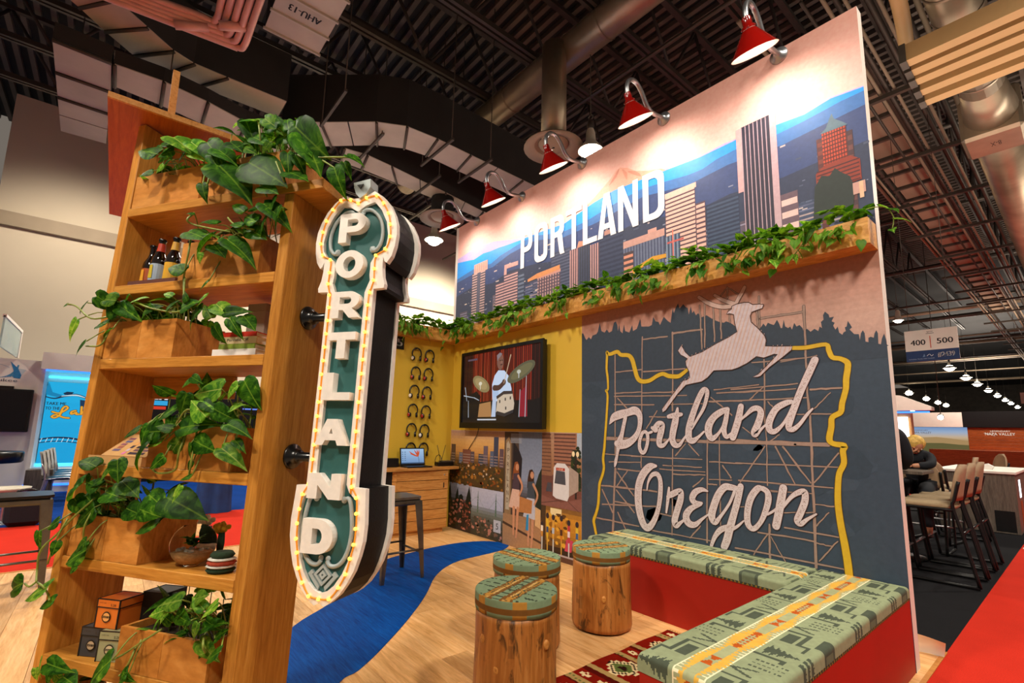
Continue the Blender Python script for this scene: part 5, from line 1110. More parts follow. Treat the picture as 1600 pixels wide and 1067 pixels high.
# log stools
def log_stool(lab, x, y, r, h, seed, ang, spec):
    q = random.Random(seed)
    t = thing('log_stool', lab, 'stool', T(x, y, 0), 'log stools')
    m = MB(); n, k = 44, 16; hb = h - 0.074; ph = [q.uniform(0, 6.3) for _ in range(6)]
    V = []
    for i in range(k + 1):
        z = 0.012 + (hb - 0.012) * i / k
        for j in range(n):
            a = 2 * PI * j / n
            rr = r * (1.0 + 0.035 * (1 - i / k) + 0.02 * math.sin(2 * a + ph[0]) + 0.012 * math.sin(5 * a + ph[1]) + 0.008 * math.sin(9 * a + ph[2] + z * 4) + 0.006 * math.sin(a * 3 + z * 20 + ph[3]))
            if i == 0: rr *= 0.965
            V.append((rr * math.cos(a), rr * math.sin(a), z))
    m.v.extend(V); m.smooth = True
    # bark streaks and weathered patches belong to the timber: face colours
    st = [(q.uniform(0, 6.28), q.uniform(.05, .13), q.uniform(0, hb), q.uniform(.08, .25), q.choice((0, 0, 1))) for _ in range(spec)]
    c0, c1, c2, ck = lin('b06a2c'), lin('cc8a44'), lin('8a4c1c'), lin('2a1e10')
    for i in range(k):
        for j in range(n):
            a = 2 * PI * (j + .5) / n; z = hb * (i + .5) / k
            g = 0.5 + 0.3 * math.sin(a * 7 + ph[4]) + 0.2 * math.sin(a * 17 + ph[5])
            c = tuple(x_ + (y_ - x_) * max(0, min(1, g)) for x_, y_ in zip(c2, c1)); c = tuple((x_ + y_) / 2 for x_, y_ in zip(c, c0))
            for (sa, sw, sz, sl, dk) in st:
                da = abs((a - sa + PI) % (2 * PI) - PI); dz = abs(z - sz)
                w = sw * (1 - (dz / sl) ** 2) * (0.7 + 0.5 * math.sin(z * 60 + sa))
                if dz < sl and da < w: c = tuple(x_ * .35 + y_ * .65 for x_, y_ in zip(c, ck))
            m.cc = c; m.face((i * n + j, i * n + (j + 1) % n, (i + 1) * n + (j + 1) % n, (i + 1) * n + j))
    m.smooth = False; m.cc = c1; m.face([k * n + j for j in range(n)]); m.face([j for j in range(n)][::-1])
    m.build('log', LOGM, t)
    MB().lathe([(0.0, 0.0), (r * 0.9, 0.0), (r * 0.9, 0.013)], 24).build('foot_disc', MT['plastic'], t)
    for _ in range(7 if spec > 3 else 4):   # knots
        a, z = q.uniform(0, 6.28), q.uniform(.06, hb - .05)
        M = aim((r * 1.0 * math.cos(a), r * 1.0 * math.sin(a), z), (math.cos(a), math.sin(a), 0))
        MB().lathe([(0.014, -0.006), (0.012, 0.005), (0.006, 0.007), (0.0005, 0.005)], 10, None).build('knot', MT['edge'], t, M @ Matrix.Diagonal((1, 1.5, 1, 1)))
    # cushion: disc of woven cells
    R = r * 1.03; m = MB(); hC = 0.070; cell = 0.009; P = []
    nr, na = 20, 96
    prof = [(R * i / 15, hC) for i in range(15)] + [(R - 0.004, hC), (R - .001, hC - .003), (R, hC - .008), (R, hC * .55), (R, .016), (R - .002, 0.0), (R * .5, 0)]
    for pr_, pz in prof:
        for j in range(na): a = 2 * PI * j / na; P.append((pr_ * math.cos(a), pr_ * math.sin(a), pz))
    m.v.extend(P); m.smooth = True
    cg, cgo, cbr, ck, cw = lin('7f9474'), lin('b9853a'), lin('7a5226'), lin('3c4638'), lin('d0b070')
    for i in range(len(prof) - 1):
        for j in range(na):
            a = 2 * PI * (j + .5) / na; rr = (prof[i][0] + prof[i + 1][0]) / 2; X = rr * math.cos(a - ang) / R; Yv = rr * math.sin(a - ang) / R; z = (prof[i][1] + prof[i + 1][1]) / 2
            if z > hC - .004:
                e = abs(X)
                if e < .10: c = cg if tri(Yv / .09) > .35 else ck
                elif e < .20: c = cbr
                elif e < .36: c = cgo if (tri(Yv / .08 + (e > .28) * .5) > .4) else (ck if e > .26 else cw)
                elif e < .40: c = cbr
                else: c = ck if ((Yv + .02) % .28 < .05 and (e / .09) % 1 < .7) else cg
            else:
                f = math.sin(a * 6 + seed) + .5 * math.sin(a * 13 + seed * 2)
                c = cgo if f > .55 else (cbr if f > .35 and z < .03 else cg)
                if .35 < z / hC < .42 or z < .008: c = cbr
            m.cc = c; m.face((i * na + j, i * na + (j + 1) % na, (i + 1) * na + (j + 1) % na, (i + 1) * na + j))
    m.build('cushion', MT['fabric'], t, T(0, 0, hb + 0.004))
    MB().lathe([(R * .97, -0.001), (R * .985, 0.004), (R * .97, 0.009)], 40).build('piping', MT['steel'], t, T(0, 0, hb))
def log_mat():
    s = NB('debarked_log_surface'); at = s.new('ShaderNodeAttribute', attribute_name='Col'); v = s.coords((14, 14, 1.2)); f = s.noise(v, 3.0, 6, .65, .8)
    col = s.mix(0.45, at.outputs['Color'], s.ramp(f, [(.30, lin('5e300e')), (.5, lin('ae6a2c')), (.72, lin('dca05a'))]))
    v2 = s.coords((5, 5, 1.1)); k = s.noise(v2, 2.4, 5, .7, 1.5)
    col = s.mix(s.ramp(k, [(.55, (0, 0, 0)), (.63, (.8, .8, .8))]), col, lin('2c1d0d'))
    s.bump(f, .35, .004); return s.fin(col, .42, 0, .35)
LOGM = log_mat()
log_stool('debarked log stool standing nearest, with a wide brown and gold band across its cushion', -1.00, -1.716, 0.172, 0.45, 5, 0.34, 9)
log_stool('debarked log stool standing behind the nearest one', -1.367, -1.329, 0.178, 0.45, 9, 1.66, 4)
log_stool('knotty debarked log stool against the end of the long bench', -1.293, -0.80, 0.165, 0.45, 14, -0.31, 6)

# television
t = thing('television', 'black flat television showing a drummer on the yellow wall', 'television', (-3.225, -0.115, 1.138))
W2, H2 = 0.68, 0.848
MB().prism([(-W2, 0), (W2, 0), (W2, H2), (-W2, H2)], 0, 0.02, [[(-W2 + .032, .06), (-W2 + .032, H2 - .035), (W2 - .032, H2 - .035), (W2 - .032, .06)]], lambda u, v, d: (u, d, v)).build('bezel', MT['plastic'], t)
MB().box((-W2 + .004, .02, .004), (W2 - .004, .06, H2 - .004), None, .006).build('back_shell', MT['plastic'], t)
MB().box((-.25, .06, .2), (.25, .109, .6)).build('wall_mount', MT['darkmetal'], t)
P = Print(lambda u, v, d: (u, 0.012 - d, v))
x0, x1, z0, z1 = -W2 + .032, W2 - .032, .06, H2 - .035
sx = lambda p: -0.64 + (p - 145) / 850 * 1.30 ; 
P.rect(x0, z0, x1, z1, '1c0806', 0)
q = random.Random(3)
for k in range(44):
    xx = x0 + .02 + k * (x1 - x0 - .03) / 44; P.rect(xx, .28, xx + .018, z1, ('7a1a0c', '6a140a', '8a2412', '54100a', '94301a')[q.randrange(5)] if 5 < k < 40 else ('2a0c08', '3a100a')[k % 2], 1)
P.poly([(x0, z0), (x1, z0), (x1, .30), (.5, .26), (.1, .30), (-.3, .28), (x0, .34)], '100b0c', 2)
P.poly([(x0, .34), (-.52, .36), (-.38, .40), (-.30, .34), (-.33, .24), (-.40, .1), (x0, .1)], '0c0b0e', 3)
for a in ((-.6, .45, -.56, .30), (-.52, .12, -.53, .3), (-.42, .33, -.33, .30), (.34, .12, .35, .38), (.43, .12, .44, .52), (-.62, .36, -.42, .33)): P.stroke([(a[0], a[1], .012), (a[2], a[3], .008)], 'a8b0b8', 5)
P.poly([(-.34, .12), (-.1, .12), (-.12, .28), (-.32, .26)], 'a87a4c', 4); P.rect(-.35, .085, -.02, .10, 'c0c4cc', 5)
P.poly([(.34, .12), (.46, .12), (.45, .42), (.35, .36)], '8c1a2a', 3)
def ell(cx, cz, rx, rz, an, c, L): P.poly([(cx + rx * math.cos(a) * math.cos(an) - rz * math.sin(a) * math.sin(an), cz + rx * math.cos(a) * math.sin(an) + rz * math.sin(a) * math.cos(an)) for a in [k * PI / 12 for k in range(24)]], c, L)
ell(-.30, .475, .165, .075, -.42, '8a7a52', 6); ell(-.30, .478, .12, .05, -.42, 'a08c60', 7); ell(-.31, .48, .03, .02, 0, 'd8d0b8', 8); P.stroke([(-.31, .46, .012), (-.31, .42, .01)], 'd8d0c0', 8)
ell(.36, .555, .22, .075, .36, '5c5842', 10); ell(.37, .56, .17, .05, .36, '6e6848', 11); ell(.33, .56, .03, .02, 0, 'c0c0b0', 12); P.stroke([(.33, .55, .012), (.33, .50, .01)], 'c8ccd0', 12)
# seated drummer in a white shirt
P.poly([(-.09, .30), (-.10, .46), (-.06, .55), (.0, .60), (.10, .59), (.17, .53), (.22, .40), (.22, .30), (.05, .26)], 'c2d2ea', 8); P.poly([(-.10, .44), (-.08, .32), (.02, .32), (.0, .45)], 'a9bfe0', 9)
ell(.03, .69, .056, .088, .1, '7c5448', 10); P.poly([(-.02, .70), (-.03, .76), (.02, .785), (.06, .77), (.03, .74), (.0, .72)], '85787c', 11); ell(.05, .655, .022, .007, .1, '4a2c28', 11); ell(.03, .70, .011, .007, .1, '33201c', 11); ell(.062, .70, .009, .007, .1, '33201c', 11); ell(.05, .68, .010, .016, .1, '8f6656', 11); P.poly([(-.0, .60), (.06, .60), (.05, .63), (.0, .64)], '4c3230', 9)
P.stroke([(-.06, .42, .06), (.02, .42, .055), (.09, .46, .05)], '4a302c', 12); P.disc(.10, .47, .032, '50362f', 13, 10); P.stroke([(.10, .46, .008), (.20, .74, .014)], 'c8a98a', 14, None, 0)
P.poly([(-.10, .12), (-.08, .36), (-.02, .34), (-.03, .12)], 'b6c4dc', 9)
P.poly([(-.02, .17), (-.0, .31), (.10, .35), (.24, .35), (.27, .25), (.26, .19), (.12, .155)], 'c9b6a0', 14); P.poly([(-.01, .30), (.10, .345), (.25, .345), (.24, .375), (.10, .38), (-.02, .33)], '3a3030', 15); P.poly([(-.0, .14), (.12, .12), (.26, .16), (.26, .19), (.12, .155), (-.01, .18)], '2c2a2e', 15)
for a in ((.03, .26), (.12, .28), (.20, .29), (.13, .19)): P.rect(a[0], a[1], a[0] + .02, a[1] + .03, '3c3838', 16)
P.rect(-.56, .745, -.38, .765, '5a4a58', 5); P.rect(-.03, .025, .03, .032, '8a8a90', 5); P.disc(0, .012, .006, 'd0e0ff', 5, 8)
P.build('screen', MT['screen'], t)
tag(MB().tube(catmull([(-3.66, -.02, 1.15), (-3.70, -.015, 1.06), (-3.80, -.012, .96), (-3.86, -.01, .90)], 4), .004, 5).build('power_cord', MT['plastic']), 'thin black cord hanging below the television to the counter', 'cord')

# gooseneck lamps
ARM = [(0.0, 3.61), (-.06, 3.605), (-.143, 3.588), (-.20, 3.592), (-.25, 3.625), (-.30, 3.69), (-.36, 3.735), (-.42, 3.735), (-.465, 3.70), (-.484, 3.645), (-.478, 3.59)]
def gooseneck(i, x):
    nm = ('leftmost', 'second from the left', 'middle', 'second from the right', 'rightmost')[i]
    t = thing('gooseneck_lamp', 'red shade lamp on gooseneck arm over the banner, ' + nm, 'lamp', (x, 0, 3.61), 'gooseneck lamps over the banner')
    MB().lathe([(.0005, 0), (.055, 0), (.055, .012), (.03, .022), (.018, .05), (.0165, .055)], 18).build('wall_plate', MT['chrome'], t, T(0, -.004, 0) @ Rx(PI / 2))
    MB().tube([(0, y, z - 3.61) for y, z in catmull(ARM, 4)], .0165, 10).build('arm', MT['chrome'], t)
    M = T(0, -.476, -.03) @ Rx(math.radians(29))
    sh = MB().lathe([(.022, .02), (.027, .008), (.027, -.030), (.036, -.034), (.036, -.052), (.046, -.062), (.054, -.075), (.130, -.182), (.134, -.186)], 28).build('shade', MT['redlamp'], t, M)
    MB().lathe([(.132, -.185), (.127, -.180), (.05, -.075), (.035, -.05), (.0005, -.05)], 28).build('shade_lining', MT['shadein'], sh)
    MB().sphere((0, 0, -.118), .028, 12, 8, None, (1, 1, 1.25)).build('bulb', MT['lampglow'], sh)
    bm_ = None
    for a in (0.3, 1.87, 3.44, 5.0):
        if bm_ is None: bm_ = MB().sphere((0, 0, 0), .006, 6, 4).build('rivet', MT['redlamp'], sh, T(.037 * math.cos(a), .037 * math.sin(a), -.043)).data
        else: inst('rivet', bm_, sh, T(.037 * math.cos(a), .037 * math.sin(a), -.043))
    p = T(x, 0, 3.61) @ M @ Vector((0, 0, -.165)); d = Vector((0, .66, -.75))
    lamp('gooseneck_light', 'SPOT', p, 20, (1.0, .88, .76), .04, p + d, math.radians(150), 1.0)
for i, x in enumerate((-3.845, -3.02, -2.155, -1.292, -.432)): gooseneck(i, x)

# headphones on pegs
def headphones(i, y, z, cup):
    r_, c_ = divmod(i, 2)
    rown = ('top', 'second', 'third', 'fourth', 'fifth', 'bottom')[r_]
    t = thing('headphones', '%s row, %s pair of black headphones with a %s left cup on yellow wall' % (rown, ('left', 'right')[c_], cup), 'headphones', T(-WL, y, z), 'headphones on the yellow wall')
    band = [(0.028, 0.058 * math.sin(a), 0.005 + 0.066 * math.cos(a)) for a in [math.radians(-118 + k * 236 / 16) for k in range(17)]]
    MB().tube(band, [0.0065 + .003 * math.sin(PI * k / 16) for k in range(17)], 6).build('headband', MT['plastic'], t)
    for s_ in (-1, 1):
        M = T(.03, s_ * .046, -.048) @ Rx(s_ * 0.5) @ Ry(PI / 2 - .5 * 0)
        MB().lathe([(.0005, -.012), (.018, -.012), (.024, -.006), (.024, .008), (.02, .012), (.0005, .012)], 14).build('ear_cup', MT['plastic'], t, T(.03, s_ * .046, -.048) @ Rz(-s_ * .55) @ Rx(PI / 2) @ Matrix.Diagonal((1, 1.2, 1, 1)))
    MB().lathe([(.0005, .0), (.018, .0), (.015, .004), (.0005, .006)], 14).build('cup_cap', MT['redlamp' if cup == 'red' else 'white'], t, T(.036, -.058, -.047) @ Rz(.55) @ Rx(PI / 2) @ Matrix.Diagonal((1, 1.2, 1, 1)))
    MB().tube([(0, 0, .055), (.045, 0, .06)], .004, 6).build('peg', MT['steel'], t)
hp = [(-.528, 1.964), (-.358, 1.960), (-.527, 1.745), (-.363, 1.743), (-.534, 1.534), (-.372, 1.528), (-.541, 1.32), (-.373, 1.31), (-.547, 1.103), (-.382, 1.094), (-.544, .888), (-.384, .887)]
for i, (y, z) in enumerate(hp): headphones(i, y, z, ('white', 'red', 'red', 'red', 'white', 'red', 'red', 'red', 'red', 'white', 'red', 'red')[i])

# counter with board front
t = thing('counter', 'oak board fronted counter under the headphones', 'counter', (-WL, -1.0, 0))
MB().box((0.003, 0.06, 0.0), (.20, .80, .05)).build('plinth', MT['oak_y'], t)
MB().box((0.003, 0.03, .05), (.215, .822, .672)).build('carcass', MT['darkmetal'], t)
bd = None
for k in range(6):
    h0 = .052 + k * .1035
    if bd is None:
        bd = MB().box((.215, .20, 0), (.24, .828, .098), None, .002).build('front_board', MT['oak_y'], t, T(0, 0, h0)).data
        b2 = MB().prism([(.24, .197), (.215, .197), (.09, .02), (.11, .005)], 0, .098).build('corner_board', MT['oak_y'], t, T(0, 0, h0)).data
    else:
        inst('front_board', bd, t, T(0, 0, h0)); inst('corner_board', b2, t, T(0, 0, h0))
MB().lathe([(.0005, .004), (.008, .004), (.009, 0)], 10).build('lock', MT['chrome'], t, T(.2405, .775, .62) @ Ry(PI / 2))
MB().box((.24, .765, .48), (.2425, .777, .535)).build('pull_slot', MT['plastic'], t)
top = tag(MB().prism([(-WL + .003, -.03), (-WL + .003, -1.0), (-4.02, -1.0), (-3.985, -.96), (-3.965, -.88), (-3.97, -.40), (-4.0, -.035)], .675, .705).build('worktop', MT['oak_y']), 'oak worktop lying on the board fronted counter', 'worktop')
t = thing('laptop', 'open black laptop with a blue screen and an orange flower', 'laptop', T(-4.10, -.545, .705))
lb_ = MB().box((-.05, -.15, .001), (.125, .15, .014), None, .003).build('base', MT['plastic'], t)
MB().box((-.025, -.135, .0142), (.06, .135, .0155)).build('keyboard', MT['darkmetal'], lb_)
M = T(-.045, 0, .015) @ Ry(math.radians(-10))
ll_ = MB().box((-.006, -.15, 0), (.004, .15, .19), None, .003).build('lid', MT['plastic'], t, M)
P = Print(lambda u, v, d: (.0042 + d, u, v)); P.rect(-.138, .018, .138, .178, '8fb0d6', 0); P.grad(-.138, .018, .138, .178, [(0, '6f92c0'), (1, 'a3c2e2')], 1, 8)
for a in (((-.04, .15), (.0, .12), (.055, .10)), ((-.03, .125), (.02, .11), (.06, .095)), ((.02, .165), (.045, .13), (.06, .10)), ((.055, .17), (.06, .14), (.065, .10)), ((.08, .17), (.075, .13), (.068, .10))): P.stroke([(a[0][0], a[0][1], .004), (a[1][0], a[1][1], .016), (a[2][0], a[2][1], .008)], 'c8502a', 3)
P.stroke([(.066, .10, .004), (.074, .06, .004), (.078, .02, .004)], '3a4a3a', 2); P.rect(-.138, .018, .138, .03, '38506e', 4)
for k in range(10): P.rect(-.13 + (k % 2) * .03, .05 + (k // 2) * .022, -.115 + (k % 2) * .03, .06 + (k // 2) * .022, '5a7898', 4)
P.build('display', MT['screen'], ll_)
tag(MB().box((-4.22, -.86, .706), (-4.13, -.72, .80), None, .006).build('speaker_box', MT['plastic']), 'low black box on the counter left of the laptop', 'box')
t = thing('router', 'black router with two thin antennas and a coiled cable on the counter', 'router', T(-4.12, -.16, .705))
MB().box((-.05, -.10, .001), (.05, .10, .045), None, .005).build('case', MT['plastic'], t); MB().box((-.045, -.05, .045), (.045, .095, .06), None, .004).build('upper_case', MT['steel'], t)
for a, b in (((0, -.05, .05), (0, -.10, .235)), ((0, -.04, .05), (0, 0.01, .235))): MB().tube([a, b], .0035, 6).build('antenna', MT['plastic'], t)
MB().tube(catmull([(.03, -.10, .02), (.05, -.15, .06), (.03, -.12, .115), (0, -.06, .12), (.03, -.05, .06)], 5), .004, 6).build('cable', MT['plastic'], t)
t = thing('number_plate', 'black square plate with a white 5 beside the trough on the return wall', 'sign', T(-WL, -.735, 2.0))
MB().box((0, -.055, 0), (.004, .055, .155)).build('plate', MT['plastic'], t)
P = Print(lambda u, v, d: (.0042 + d, u, v)); P.text('5', -.03, .03, .035, .12, 'f0f0f0', 1, 0, .003); P.build('numeral', MT['print'], t)

# metal bar stools
def bar_stool(lab, x, y, rz, h, seat='steel', w=0.15, foot=0.175, legm='gunmetal'):
    t = thing('bar_stool', lab, 'stool', T(x, y, 0) @ Rz(rz), 'metal bar stools')
    MB().prism([(w * c - .02 * 0, w * s) for c, s in ((-1, -.8), (-.8, -1), (.8, -1), (1, -.8), (1, .8), (.8, 1), (-.8, 1), (-1, .8))], h - .018, h).build('seat', MT[seat], t)
    MB().box((-w * .96, -w * .96, h - .062), (w * .96, w * .96, h - .018), None, .012).build('apron', MT[legm], t)
    for sx_ in (-1, 1):
        for sy_ in (-1, 1):
            # folded sheet leg: angle section tapering to the foot
            m = MB(); A = []
            for z, f, k in ((h - .03, w * .98, .062), (h * .5, (w + foot) / 2, .045), (0.0, foot, .026)):
                A.append([(sx_ * f, sy_ * (f - k), z), (sx_ * f, sy_ * f, z), (sx_ * (f - k), sy_ * f, z), (sx_ * (f - k), sy_ * (f - .006), z), (sx_ * (f - .006), sy_ * (f - .006), z), (sx_ * (f - .006), sy_ * (f - k), z)])
            V = [p for s_ in A for p in s_]; F = []
            for i in range(2):
                for j in range(6): F.append((i * 6 + j, i * 6 + (j + 1) % 6, i * 6 + 6 + (j + 1) % 6, i * 6 + 6 + j))
            m.add(V, F); m.build('leg', MT[legm], t)
    zf = h * .30; f = w + (foot - w) * .68
    for a, b in (((-f, -f), (f, -f)), ((f, -f), (f, f)), ((f, f), (-f, f)), ((-f, f), (-f, -f))):
        zz = zf if a[0] != b[0] else zf + .03
        MB().tube([(a[0] * .97, a[1] * .97, zz), (b[0] * .97, b[1] * .97, zz)], .008, 6).build('foot_rail', MT[legm], t)
bar_stool('grey sheet metal bar stool in front of the oak counter', -2.865, -1.365, 0.0, .60)
bar_stool('dark sheet metal bar stool with black seat at the far left of the booth', -3.93, -3.55, 0.10, .63, 'plastic', .155, .17)

# ================================================================== leaning bookcase and marquee sign
_th, _ln = math.radians(33.37), math.atan(0.0428)
_ex = Vector((math.cos(_th), math.sin(_th), 0)); _eh = Vector((-math.sin(_th), math.cos(_th), 0))
_ey = _eh * math.cos(_ln) - Vector((0, 0, math.sin(_ln))); _ez = Vector((0, 0, math.cos(_ln))) + _eh * math.sin(_ln)
BK = Matrix(((_ex.x, _ey.x, _ez.x, -0.96487), (_ex.y, _ey.y, _ez.y, -2.84037), (_ex.z, _ey.z, _ez.z, 0), (0, 0, 0, 1)))
bk = thing('bookcase', 'tall leaning pine bookcase full of pothos, standing left of the marquee sign', 'bookcase', BK)
DP = 0.222
MB().box((-.775, 0, .012), (-.737, DP, 2.299), None, .002).build('left_upright', MT['pine'], bk)
MB().box((0, 0, .012), (.04, DP, 1.896), None, .002).build('right_upright', MT['pine'], bk)
MB().box((-.736, -.004, 1.897), (.155, DP + .03, 1.932), None, .002).build('shelf', MT['pine_h'], bk)
for z in (1.622, 1.345, .975, .672, .370, .070):
    MB().box((-.7365, 0, z - .036), (-.0005, DP, z), None, .002).build('shelf', MT['pine_h'], bk)
MB().box((-.7365, DP - .02, 1.225), (-.33, DP, 1.309), None, .002).build('back_rail', MT['pine_h'], bk)
MB().box((-.7365, .03, .014), (-.0005, .05, .034), None, .002).build('toe_board', MT['pine_h'], bk)
can = thing('canopy_board', 'overhanging board coloured with reflected carpet red, resting on the top left of the bookcase', 'board', (-1.527, -3.281, 2.3005))
MB().box((-1.30, 0, 0), (-.012, .47, .022)).build('panel', MT['canopy'], can)
MB().box((-.012, 0, 0), (0, .47, .0222)).build('edge_strip', MT['edge'], can)
tag(MB().box((-1.70, -3.10, 2.3228), (-1.675, -3.075, 2.60)).build('batten', MT['edge']), 'bare wooden batten standing on the red canopy board', 'post')

def planter(key, lab, s0, s1, z, h, fill, seed, y0=.004, dep=.196, hmax=.075):
    r = random.Random(seed); O = Vector((s0, y0, z)); t = thing('pothos_planter', lab, 'planter', BK @ T(*O), 'pothos planters on the bookcase')
    L = s1 - s0; k = .012
    MB().box((0, 0, .0005), (L / 2 - .0006, k, h)).build('front_board', MT['ply'], t); MB().box((L / 2 + .0006, 0, .0005), (L, k, h)).build('front_board', MT['ply'], t)
    MB().box((0, dep - k, .0005), (L, dep, h)).build('back_board', MT['ply'], t)
    for x in (0, L - k): MB().box((x, k, .0005), (x + k, dep - k, h)).build('end_board', MT['ply'], t)
    MB().box((k, k, .001), (L - k, dep - k, h - .022)).build('soil', MT['soil'], t)
    for (a, b, c, d, e, f) in LEAVES.get(key, []):
        p, q = Vector((a, b, c)) * .001 - O, Vector((d, e, f)) * .001 - O; dd = q - p; size = dd.length * 1.08; dd.normalize()
        n_ = Vector((r.uniform(-.5, .5), -0.75, 0.55 + r.uniform(-.5, .4))); x = dd.cross(n_)
        if x.length < .15: x = dd.cross(Vector((.6, -.3, .7)))
        x.normalize(); zz = x.cross(dd)
        M = Matrix(((x.x * size, dd.x * size, zz.x * size, p.x), (x.y * size, dd.y * size, zz.y * size, p.y), (x.z * size, dd.z * size, zz.z * size, p.z), (0, 0, 0, 1)))
        inst('leaf', leaf_mesh(r.randrange(3), 'leaf2' if r.random() < .25 else 'leaf'), t, M)
        # stalk back to the soil
        root = Vector((min(max(p.x + r.uniform(-.04, .04), .03), L - .03), r.uniform(.04, .12), h - .02))
        if (p - root).length < .22:
            mid = (p + root) / 2 + Vector((0, -.01, .035 + .3 * max(0, .05 - abs(p.z - h))))
            MB().tube(catmull([root, mid, p], 4), .0022, 5).build('stalk', MT['vine'], t)
    for vs in VINES.get(key, []):
        MB().tube(catmull([Vector(v) * .001 - O for v in vs], 5), .0032, 6).build('vine', MT['vine'], t)
    for i in range(fill):
        p = (r.uniform(.02, L - .02), r.uniform(.02, dep - .03), h - .02 + hmax * r.random())
        out = (r.uniform(-1, 1), r.uniform(-1, .3), r.uniform(-.1, 1.0))
        inst('leaf', leaf_mesh(r.randrange(3), 'leaf2' if r.random() < .3 else 'leaf'), t, leaf_matrix(p, out, r.uniform(.045, .08), r, .2))
        MB().tube([(p[0], p[1], h - .03), p], .002, 4).build('stalk', MT['vine'], t)
    return t
planter('A', 'plywood pothos planter at the left on the topmost shelf', -.733, -.397, 1.9325, .137, 28, 1, hmax=.1)
planter('B', 'plywood pothos planter with tall upright leaves at the right on the topmost shelf', -.362, -.012, 1.9325, .137, 56, 2, hmax=.2)
planter('C', 'plywood pothos planter beside the brown bottles on the second shelf', -.430, -.078, 1.6225, .140, 30, 3, hmax=.1)
planter('D', 'plywood pothos planter trailing left beyond the bookcase on the third shelf', -.733, -.400, 1.3455, .138, 44, 4, hmax=.11)
planter('E', 'plywood pothos planter spilling over the kraft card boxes on the fourth shelf', -.432, -.085, .9755, .138, 40, 5, hmax=.16)
planter('F', 'plywood pothos planter with a long hanging vine beside the glass globe on the fifth shelf', -.722, -.400, .6725, .135, 38, 6, hmax=.14)
planter('G', 'plywood pothos planter beside the small lidded boxes on the sixth shelf', -.420, -.062, .3705, .122, 34, 7, hmax=.12)
planter('H', 'plywood pothos planter on the lowest shelf at the left', -.722, -.400, .0705, .130, 16, 8, hmax=.1)

# bottles in a carton
def bottle(lab, s, y, neck, labc, hh=.165, lc2=None):
    hh *= 1.14
    t = thing('beer_bottle', lab, 'bottle', BK @ T(s, y, 1.6265), 'bottles on the second shelf')
    r0 = .0255
    gb = MB().lathe([(.0005, 0), (r0 - .003, 0), (r0, .003), (r0, hh * .52), (r0 * .93, hh * .60), (r0 * .55, hh * .72), (r0 * .42, hh * .80), (r0 * .40, hh * .93), (r0 * .46, hh * .945), (r0 * .46, hh * .965), (.0005, hh * .965)], 18).build('glass_body', MT['brownglass'], t)
    MB().lathe([(r0 * .5, hh * .95), (r0 * .52, hh * .955), (r0 * .52, hh * .99), (r0 * .45, hh), (.0005, hh)], 16).build('cap', MT['plastic'], t)
    def band(z0, z1, rr0, rr1, c, nm):
        P = MB(); P.cc = lin(c); n = 18
        V = [(rr * math.cos(a), rr * math.sin(a), z) for rr, z in ((rr0, z0), (rr1, z1)) for a in [2 * PI * k / n for k in range(n)]]
        P.add(V, [(k, (k + 1) % n, n + (k + 1) % n, n + k) for k in range(n)])
        if lc2 and nm == 'label':
            P.cc = lin(lc2); P.add([(-.009, -rr0 - .0006, z0 + .012), (.009, -rr0 - .0006, z0 + .012), (.007, -rr0 - .0006, z1 - .006), (-.007, -rr0 - .0006, z1 - .006)], [(0, 1, 2, 3)])
        P.build(nm, MT['print'], gb)
    band(hh * .10, hh * .46, r0 + .0006, r0 + .0006, labc, 'label')
    if neck: band(hh * .73, hh * .90, r0 * .57, r0 * .45, neck, 'neck_label')
bottle('brown bottle with an orange label, leftmost behind the carton edge', -.694, .085, None, 'b0501c', .165, 'e0a030')
bottle('brown bottle with a red neck label and pale blue front label', -.612, .058, 'b8381e', '9fb0c4', .170, 'c8b030')
bottle('brown bottle with a gold neck label and yellow front label', -.545, .062, 'c89838', 'd8a42c', .172)
bottle('brown bottle with a white cap label nearest the planter', -.486, .075, 'e8e4dc', '6a4a3c', .160)
t = thing('bottle_carton', 'low brown carton tray holding the bottles on the second shelf', 'carton', BK @ T(-.69, .02, 1.6225))
MB().box((-.012, 0, .0003), (.225, .125, .0035)).build('tray_base', MT['carton'], t)
for a, b in (((-.012, 0, .0035), (.225, .003, .022)), ((-.012, .122, .0035), (.225, .125, .03)), ((-.012, .003, .0035), (-.009, .122, .022)), ((.222, .003, .0035), (.225, .122, .022))): MB().box(a, b).build('tray_side', MT['carton'], t)
# books
def book(lab, s0, s1, y0, y1, z, th, cov, spine=None, txt=None, tc='222222', group='books on the third shelf'):
    t = thing('book', lab, 'book', BK @ T(s0, y0, z), group); L, D = s1 - s0, y1 - y0; k = .0022
    MB().box((0, 0, 0), (L, D, k)).build('back_cover', MT[cov] if cov in MT else cov, t); MB().box((0, 0, th - k), (L, D, th)).build('front_cover', MT[cov] if cov in MT else cov, t)
    MB().box((0, 0, k), (L, .003, th - k)).build('spine', MT[cov] if cov in MT else cov, t); MB().box((.003, .003, k), (L - .003, D - .003, th - k)).build('pages', MT['paper'], t)
    if spine or txt:
        P = Print(lambda u, v, d: (u, -.0003 - d, v))
        if spine: P.rect(0, 0, L, th, spine, 0)
        if txt: P.text(txt, L * .22, L * .80, th * .28, th * .75, tc, 2); P.rect(L * .06, th * .2, L * .15, th * .8, '6a2a2a', 2)
        P.build('spine_print', MT['print'], t)
MT['bk_white'] = plain('white_book_cloth', 'e8e4de', .5); MT['bk_green'] = plain('green_book_cloth', '8aa03a', .5, var=.3, scale=60); MT['bk_cream'] = plain('cream_book_cloth', 'd8c49a', .5); MT['bk_red'] = plain('red_book_cloth', 'd02c14', .5, var=.15)
z = 1.3452
book('wide white book at the bottom of the stack on the third shelf', -.225, -.045, .008, .118, z, .022, 'bk_white')
